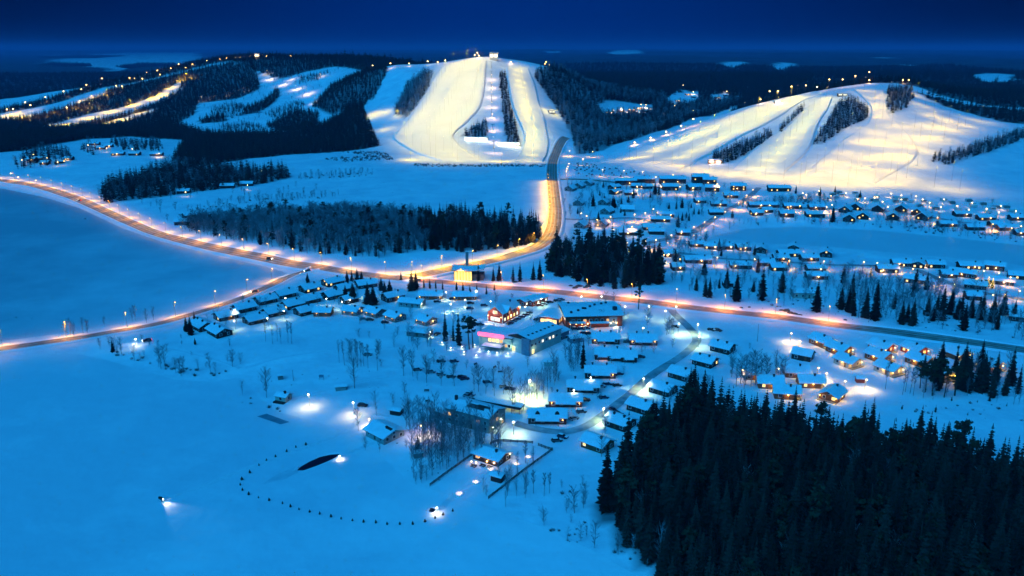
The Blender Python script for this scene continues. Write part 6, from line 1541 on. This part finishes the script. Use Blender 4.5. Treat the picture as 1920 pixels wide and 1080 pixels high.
# ---------------------------------------------------------------- cars
PAINT = [mat('car_paint_%s' % n, c, .35, var=.05, scale=1, spec=.5) for n, c in (('black', (.012, .012, .014)), ('blue', (.02, .035, .07)), ('grey', (.07, .075, .08)), ('red', (.22, .015, .012)), ('dark_green', (.012, .03, .022)), ('silver', (.28, .29, .30)))]
PNAME = ['black', 'dark blue', 'grey', 'red', 'dark green', 'silver']
M['tyre'] = mat('tyre', (.015, .015, .015), .9, var=.2, scale=4)
M['tail'] = mat('tail_light', (.3, .01, .01), .4, emit=(1, .03, .02), estr=6)
def prism(mb, prof, y0, y1, inset=0.0, mi=0):
    """extrude an XZ outline between two widths; inset narrows the upper points"""
    zmax = max(z for _, z in prof); zmin = min(z for _, z in prof)
    n = len(prof)
    vs = [(x, y0 + inset * (z - zmin) / (zmax - zmin), z) for x, z in prof] + [(x, y1 - inset * (z - zmin) / (zmax - zmin), z) for x, z in prof]
    return mb.add(vs, [tuple(range(n))] + [tuple(range(2 * n - 1, n - 1, -1))] + [(i, n + i, n + (i + 1) % n, (i + 1) % n) for i in range(n)], mi)
_b = prism(MB(), [(-2.2, .32), (2.15, .32), (2.25, .55), (2.2, .78), (1.15, .98), (-2.1, 1.02), (-2.25, .8)], -.88, .88, .08)
CAR_BODY = [_b.mesh('body', p) for p in PAINT]
CAR_CAB = prism(MB(), [(-1.95, 1.0), (1.05, .985), (.25, 1.46), (-1.55, 1.48)], -.76, .76, .16).mesh('glasshouse', M['glass'])
CAR_ROOF = [prism(MB(), [(-1.55, 1.482), (.28, 1.462), (.2, 1.53), (-1.5, 1.55)], -.61, .61, .05).mesh('roof', p) for p in PAINT]
CAR_SNOW = prism(MB(), [(-1.6, 1.552), (.25, 1.535), (.15, 1.68), (-.6, 1.74), (-1.5, 1.70)], -.6, .6, .1)
prism(CAR_SNOW, [(1.1, .99), (2.15, .80), (2.05, .92), (1.15, 1.10)], -.72, .72, .06)
CAR_SNOW = CAR_SNOW.mesh('snow_cover', M['roof_snow'])
WHEEL = MB().tube((0, -.11, 0), (0, .11, 0), .33, .33, 12).mesh('wheel', M['tyre'])
HEADL = MB().box(-.03, .03, -.16, .16, -.07, .07).mesh('headlight', M['glass'])
HEADL_ON = MB().box(-.06, .06, -.2, .2, -.1, .1).mesh('headlight', M['bulb_white'])
TAILL = MB().box(-.03, .03, -.14, .14, -.06, .06).mesh('tail_light', mat('tail_lens', (.2, .01, .01), .4))
TAILL_ON = MB().box(-.06, .06, -.2, .2, -.1, .1).mesh('tail_light', M['tail'])
def car(p, rot, paint, snow=True, detail=True, on_=False):
    o = empty('car' if on_ else 'parked_car', p + Vector((0, 0, .05)), rad(rot))
    child('body', CAR_BODY[paint], o); child('glasshouse', CAR_CAB, o); child('roof', CAR_ROOF[paint], o)
    if snow: child('snow_cover', CAR_SNOW, o)
    if detail:
        for x in (-1.35, 1.35):
            for y in (-.8, .8): child('wheel', WHEEL, o, (x, y, .33))
        for y in (-.62, .62):
            child('headlight', HEADL_ON if on_ else HEADL, o, (2.23, y, .68)); child('tail_light', TAILL_ON if on_ else TAILL, o, (-2.24, y, .78))
    return o
def cars(lst, text, group):
    it = []
    for q in lst:
        a, b, r = q[:3]; c = q[3] if len(q) > 3 else rnd.choice((0, 1, 2, 0, 4, 1, 5))
        it.append((car(on(a, b), r, c, rnd.random() < .55), a + b * 1e-3))
    label_row(it, text, 'car', group)
cars([(1127, 645, 5), (1172, 641, 80), (1179, 641, 82), (1201, 671, 8), (1160, 703, 15), (1127, 727, 20), (1139, 722, 12), (1157, 724, 8), (1097, 752, 6), (1132, 747, 10), (1090, 774, 12), (1076, 787, 30)], 'parked car by the row houses, {}', 'cars by the row houses')
cars([(1150, 771, -55), (1159, 778, -30), (1055, 821, -30), (1044, 828, 12), (1197, 750, 20), (1104, 823, -50), (1267, 694, 10), (1266, 614, -20), (1334, 620, -40), (1346, 621, -35)], 'parked car along the village lane, {}', 'cars along the village lane')
cars([(962, 604, 40), (970, 600, 42), (978, 596, 42), (986, 592, 44), (992, 588, 44), (956, 608, 40), (1006, 600, 60), (1031, 568, 20), (1045, 565, 15), (1052, 563, 10), (1012, 574, 15, 3), (1020, 572, 15), (900, 610, 10), (886, 611, 10), (1078, 618, 0), (1090, 618, 0), (1100, 617, 0), (1140, 608, 5), (1148, 606, 5), (1095, 626, 5), (1104, 627, 5)], 'parked car around the hotels, {}', 'cars around the hotels')
cars([(881, 580, 5), (820, 567, 3), (908, 574, 2), (882, 570, 8), (849, 562, 5)], 'parked car on the yard left of the red house, {}', 'cars left of the red house')
cars([(682, 600, 5), (694, 601, 0), (722, 606, 2), (820, 628, 60)], 'parked car below the front row of chalets, {}', 'cars below the front chalets')
cars([(783, 695, 10), (808, 699, 15), (827, 679, 15), (852, 679, 10), (827, 704, 15), (846, 708, 12), (871, 712, 15), (914, 718, 12), (945, 727, 5), (955, 731, -10), (690, 667, 10), (866, 709, 15)], 'snowy parked car in the hotel park, {}', 'cars in the hotel park')
cars([(877, 745, -25), (893, 752, -15), (903, 754, -10), (882, 741, -25)], 'parked car above the school, {}', 'cars above the school')
o = car(on(680, 762), -10, 0, False); tag(o, 'dark car parked at the edge of the floodlit yard', 'car')
it = []
lot = px((1068, 322), (1080, 306), (1130, 312), (1215, 326), (1215, 334), (1100, 332))
for (x, y, z, h, f) in scatter([lot], 9.5, 1, 2, keep=.62, seed=60):
    o = car(Vector((x, y, float(H(x, y)))), rnd.choice((80, 260)) + rnd.uniform(-4, 4), rnd.choice((0, 1, 2, 3, 5, 3)), rnd.random() < .3, False); it.append((o, project(x, y, z)[0]))
label_row(it, 'tiny parked car in the far resort car park, {}', 'car', 'cars in the resort car park')
def drive(a, b, rot, label, watts=500, paint=2, beam=True):
    o = car(on(a, b) + Vector((0, 0, .3)), rot, paint, False, True, True); tag(o, label, 'car')
    if beam:
        l = glow(o, (2.6, 0, .8), watts, (1, .95, .8), .15, 70); l.rotation_euler = (0, rad(-82), 0)
drive(577, 510, -150, 'car with bright headlights turning at the junction', 2500)
drive(477, 549, 215, 'car with headlights on the lake road', 1500)
drive(784, 528, 175, 'car with headlights on the main road above the chalets', 1500)
drive(505, 487, -18, 'car with red tail lights on the left main road', 0, 3, False)
drive(276, 641, 205, 'dark car with lit headlights on the left headland', 1200, 0)
drive(150, 377, 150, 'car with headlights on the far-left road', 1800)

# ---------------------------------------------------------------- caravans of the winter camp
M['caravan'] = mat('caravan_panel', (.5, .5, .48), .5, var=.08, scale=1)
cv = prism(MB(), [(-2.9, .5), (2.8, .5), (3.05, 1.2), (2.7, 2.55), (-2.6, 2.6), (-3.0, 2.2)], -1.15, 1.15, .06)
CV_BODY = cv.mesh('body', M['caravan'])
CV_SNOW = prism(MB(), [(-2.65, 2.602), (2.7, 2.56), (2.6, 2.9), (-2.55, 2.95)], -1.1, 1.1, .1).mesh('snow_cover', M['roof_snow'])
CV_WIN = MB().box(-1.9, 1.7, -1.2, -1.13, 1.4, 2.0).mesh('window', M['glass']); CV_LIT = MB().box(-1.9, 1.7, -1.2, -1.13, 1.4, 2.0).mesh('window', M['lit'])
CV_TENT = prism(MB(), [(-2.3, 0), (2.3, 0), (2.3, 2.0), (0, 2.45), (-2.3, 2.0)], -3.6, -1.16, 0).mesh('awning', M['wood_grey'])
it = []
camp = [px((1480, 362), (1560, 360), (1640, 366), (1720, 374), (1715, 384), (1640, 380), (1560, 374)), px((1690, 372), (1780, 374), (1880, 382), (1910, 396), (1880, 402), (1790, 398), (1700, 388))]
for (x, y, z, h, f) in scatter(camp, 13.5, 1, 2, keep=.8, seed=61):
    o = empty('caravan', (x, y, float(H(x, y)) + .05), rad(rnd.choice((0, 10, -12, 170)) + rnd.uniform(-6, 6)))
    child('body', CV_BODY, o); child('snow_cover', CV_SNOW, o); child('window', CV_LIT if rnd.random() < .2 else CV_WIN, o)
    if rnd.random() < .6: child('awning', CV_TENT, o)
    it.append((o, project(x, y, z)[0]))
label_row(it, 'small snowy caravan in the camp below the right hill, {}', 'caravan', 'caravans of the winter camp')

# ---------------------------------------------------------------- on the ice
def sheet(name, pts, m, z):
    P = [on(a, b) for a, b in pts]
    me = bpy.data.meshes.new(name); me.from_pydata([(p.x, p.y, z) for p in P], [], [tuple(range(len(P)))]); me.materials.append(m)
    return tag(child(name, me, None), kind='structure')
sheet('cleared_ice', [(482, 783), (500, 777), (543, 793), (526, 798)][::-1], M['rink'], float(H(*on(512, 787)[:2])) + .45)
M['slush'] = mat('wet_snow', (.54, .60, .65), .4, col2=(.68, .73, .77), scale=.2, spec=.5)
sheet('slush', [(492, 912), (520, 893), (560, 878), (600, 866), (570, 884), (535, 902)], M['slush'], .012)
sheet('open_water', [(555, 886), (565, 879), (580, 870), (600, 861), (620, 856), (637, 854), (630, 861), (610, 871), (590, 879), (570, 886)], M['water'], .02)
sheet('bathing_hole', [(810 + 8 * math.cos(t * .524), 959 + 4.5 * math.sin(t * .524)) for t in range(12)], M['water'], .02)
def snow_rim(name, pts, label, hgt=.3, wid=.8):
    L = [on(a, b) for a, b in pts]
    line = smooth_line([p[:2] for p in L], .8)
    n = len(line); A = np.array([tuple(p) for p in line]); T = np.gradient(A, axis=0); T /= np.linalg.norm(T, axis=1)[:, None] + 1e-9
    N = np.stack([T[:, 1], -T[:, 0]], -1); P = np.zeros((n, 5, 3)); g = np.random.RandomState(3)
    for j, (o_, k) in enumerate(((-wid, 0), (-wid * .5, .8), (0, 1), (wid * .5, .7), (wid, 0))):
        P[:, j, :2] = A + N * o_; P[:, j, 2] = .0 + hgt * k * (.7 + .5 * g.rand(n)) - (.05 if k == 0 else 0)
    o = child(name, grid_mesh(name, P, M['snow']), None); tag(o, label, 'snow ridge')
snow_rim('snow_ridge', [(552, 888), (562, 878), (580, 868), (600, 859), (620, 853), (640, 851)], 'low snow rim along the upper edge of the open water')
snow_rim('snow_ridge', [(800, 962), (806, 953), (818, 955), (821, 962), (812, 968), (803, 966)], 'round snow rim around the bathing hole')
# snowmobile
o = empty('snowmobile', on(303, 942), rad(-38)); o.location.z = .05; tag(o, 'snowmobile with its headlight on, crossing the lake ice', 'snowmobile')
prism(MB(), [(-1.3, .35), (.9, .3), (1.4, .5), (1.2, .8), (.3, .95), (-.2, .75), (-1.3, .8)], -.35, .35, .08).build('body', PAINT[0], o)
prism(MB(), [(.35, .95), (.75, .88), (.35, 1.35)], -.28, .28, .05).build('windscreen', M['glass'], o)
prism(MB(), [(-1.6, .05), (.3, 0), (.5, .25), (-1.5, .38)], -.22, .22, 0).build('track', M['tyre'], o)
for y in (-.5, .5): MB().box(.6, 1.75, y - .09, y + .09, 0, .06).build('ski', M['chimney'], o); MB().tube((1.05, y * .6, .5), (1.1, y, .05), .04, .04, 5).build('strut', M['metal'], o)
MB().tube((.2, -.4, 1.0), (.2, .4, 1.0), .025, .025, 5).build('handlebar', M['tyre'], o)
MB().box(-1.2, -.2, -.2, .2, .8, .95).build('seat', M['tyre'], o)
hl = MB().ball((1.28, 0, .72), .16, 7, 5).build('headlight', M['bulb_white'], o)
l = glow(hl, (1.6, 0, .75), 900, (1, .95, .82), .12, 60); l.rotation_euler = (0, rad(-78), 0)

# ---------------------------------------------------------------- log fences round the lodge
def fence(pts, label):
    P = [on(a, b) for a, b in pts]
    line = smooth_line([p[:2] for p in P], 2.4) if len(P) > 2 else [P[0].xy.lerp(P[-1].xy, i / max(1, int((P[-1] - P[0]).length / 2.4))) for i in range(int((P[-1] - P[0]).length / 2.4) + 1)]
    o = empty('log_fence', (line[0].x, line[0].y, 0)); tag(o, label, 'fence', 'log fences round the lodge')
    base = Vector((line[0].x, line[0].y, 0))
    Q = [Vector((p.x, p.y, float(H(p.x, p.y)))) - base for p in line]
    for q in Q: MB().tube(q + Vector((0, 0, -.3)), q + Vector((rnd.uniform(-.08, .08), rnd.uniform(-.08, .08), 1.35)), .1, .08, 6).build('post', M['wood_dark'], o)
    for a, b in zip(Q, Q[1:]):
        for z in (.35, .7, 1.05): MB().tube(a + Vector((0, .05, z + rnd.uniform(-.06, .06))), b + Vector((0, .05, z + rnd.uniform(-.06, .06))), .11, .11, 5).build('rail', M['wood_dark'], o)
    return o
fence([(892, 850), (806, 912)], 'straight log fence left of the lodge running to the lake')
fence([(919, 834), (934, 829), (970, 830), (999, 832)], 'curved log fence behind the lodge')
fence([(1009, 836), (1022, 841), (1036, 845)], 'short log fence at the upper right of the lodge')
fence([(1036, 845), (916, 936)], 'long straight log fence right of the lodge')
# snow lanterns and torches
ring_m = MB()
for k in range(10):
    a = 6.283 * k / 10; ring_m.ball((1.3 * math.cos(a), 1.3 * math.sin(a), .15), .42, 7, 4)
RING = ring_m.mesh('snow_ring', M['roof_snow'], True); FLAME = MB().ball((0, 0, .35), .13, 6, 4, sz=1.6).mesh('flame', M['bulb_warm'])
it = []
for a, b in [(990, 858), (968, 871), (920, 881), (892, 905), (861, 927)]:
    o = empty('snow_lantern', on(a, b)); child('snow_ring', RING, o); child('flame', FLAME, o); glow(o, (0, 0, 1.0), 30, (1, .62, .5), .2); it.append((o, b))
for i, (o, b) in enumerate(sorted(it, key=lambda t: t[1])): tag(o, 'pinkish glowing snow lantern by the lodge, %s from the top' % ordn(i), 'lantern', 'snow lanterns by the lodge')
it = []
TST = MB().tube((0, 0, -.2), (0, 0, 1.1), .05, .04, 6).mesh('stick', M['wood_dark']); TFL = MB().ball((0, 0, 1.25), .17, 6, 4, sz=1.4).mesh('flame', M['bulb_warm'])
for a, b in [(884, 871), (893, 873), (913, 871), (926, 874)]:
    o = empty('torch', on(a, b)); child('stick', TST, o); child('flame', TFL, o); glow(o, (0, -.4, 1.4), 12, (1, .55, .3), .15); it.append((o, a))
label_row(it, 'small burning torch in front of the log lodge, {}', 'torch', 'torches before the lodge')
it = []
for a, b in [(905, 874), (888, 875), (918, 877)]:
    o = empty('picnic_bench', on(a, b), rad(-35))
    MB().box(-1, 1, -.35, .35, .68, .75).build('table_top', M['wood_dark'], o)
    for y in (-.75, .75): MB().box(-1, 1, y - .15, y + .15, .4, .46).build('seat', M['wood_dark'], o)
    for x in (-.8, .8): MB().box(x - .05, x + .05, -.8, .8, -.1, .4).build('trestle', M['wood_dark'], o)
    it.append((o, a))
label_row(it, 'dark picnic bench between the torches, {}', 'bench', 'picnic benches before the lodge')
it = []
for a, b, r in [(892, 684, 50), (928, 690, 50), (938, 699, 5), (800, 734, 0), (802, 754, 0)]:
    o = empty('park_bench', on(a, b), rad(r)); MB().box(-1.1, 1.1, -.25, .25, .4, .48).build('seat', M['wood_dark'], o); MB().box(-1.1, 1.1, .22, .3, .55, .95).build('backrest', M['wood_dark'], o)
    for x in (-.9, .9): MB().box(x - .05, x + .05, -.22, .22, -.1, .4).build('leg', M['wood_dark'], o)
    it.append((o, a))
label_row(it, 'dark bench on the snow of the hotel park, {}', 'bench', 'benches of the hotel park')
o = empty('notice_board', on(603, 712)); tag(o, 'small notice board on posts on the open slope', 'sign')
MB().box(-1.1, 1.1, -.05, .05, 1.1, 2.5).build('board', M['bluewall'], o)
for x in (-.9, .9): MB().box(x - .05, x + .05, -.04, .04, -.2, 1.1).build('post', M['wood_dark'], o)
for a, b, h, t in [(1203, 530, 26, 'tall thin pole standing in front of the middle grove'), (1609, 597, 18, 'tall pale pole among the spruces above the right road'), (550, 714, 5, 'bare post on the open slope'), (1666, 700, 12, 'thin pole in front of the pale cabin'), (1420, 640, 9, 'unlit lamp post below the right road')]:
    o = empty('pole', on(a, b)); MB().tube((0, 0, -.5), (0, 0, h), .16, .1, 8).build('shaft', M['metal'], o); MB().ball((0, 0, h + .1), .2, 6, 4).build('finial', M['metal'], o); tag(o, t, 'pole')
o = plant(K_SPRUCE, 'christmas_tree', on(1632, 520).x, on(1632, 520).y, 7, 'small spruce strung with yellow lights by the dark houses', 'tree', None)
st = MB()
for k in range(36):
    t = k / 36; a = k * 2.4; r_ = .17 * (1 - t) + .01
    st.ball((r_ * math.cos(a), r_ * math.sin(a), .08 + .9 * t), .011, 4, 3)
child('fairy_lights', st.mesh('fairy_lights', M['bulb_yellow']), o)
for a, b in [(1852, 538), (1860, 541)]:
    o = plant(K_SPRUCE, 'lit_spruce', on(a, b).x, on(a, b).y, 7, ('left' if a < 1855 else 'right') + ' of two spruces hung with lights by the lit houses', 'tree', 'spruces hung with lights'); child('fairy_lights', bpy.data.meshes['fairy_lights'], o)
# small marks on the snow: boulders and young growth on the road bank
ROCK = []
for i in range(4):
    m = MB().ball((0, 0, 0), 1, 8, 5); g = random.Random(i)
    m.v = [(x * g.uniform(.75, 1.2), y * g.uniform(.75, 1.2), z * g.uniform(.5, .8)) for x, y, z in m.v]; ROCK.append(m.mesh('boulder', mat('rock', (.07, .065, .06), .9, var=.3, scale=1)))
it = []
for a, b, s in [(1078, 540, 2.2), (1085, 537, 2.5), (1098, 539, 2.0), (1103, 537, 2.4), (1070, 536, 1.6), (1474, 583, 2.5), (1482, 587, 2.2), (1490, 589, 2), (1500, 591, 1.6), (1466, 582, 1.8), (1390, 577, 1.2), (1405, 576, 1.2), (1585, 600, 1.2), (965, 529, 2)]:
    o = child('boulder', ROCK[rnd.randrange(4)], None, on(a, b), rnd.uniform(0, 6)); o.scale = (s, s * .7, s * .6); it.append((o, a))
label_row(it, 'dark boulder poking from the road bank, {}', 'boulder', 'boulders of the road bank')
# ---------------------------------------------------------------- air
hz = MB().box(-62000, 62000, -160, 95000, -6, 260)
HZ = bpy.data.materials.new('haze'); HZ.use_nodes = True
_n = HZ.node_tree
for nd in list(_n.nodes):
    if nd.type != 'OUTPUT_MATERIAL': _n.nodes.remove(nd)
_v = _n.nodes.new('ShaderNodeVolumePrincipled'); _v.inputs['Density'].default_value = 0.00007; _v.inputs['Color'].default_value = (.25, .42, .85, 1)
_n.links.new(_v.outputs[0], [n for n in _n.nodes if n.type == 'OUTPUT_MATERIAL'][0].inputs['Volume'])
tag(hz.build('haze', HZ), 'thin cold evening haze over the whole valley', 'haze', kind='stuff')

# ---------------------------------------------------------------- things alike: say which one by its place in the row
same = {}
for o in COL.objects:
    if o.parent is None and 'label' in o and 'group' in o: same.setdefault(o['label'], []).append(o)
for lab, os_ in same.items():
    if not 2 <= len(os_) <= 70: continue
    os_.sort(key=lambda o: project(*o.location)[0])
    for i, o in enumerate(os_):
        w = 'leftmost' if i == 0 else ('rightmost' if i == len(os_) - 1 else ordn(i) + ' from left')
        o['label'] = lab + ', ' + w
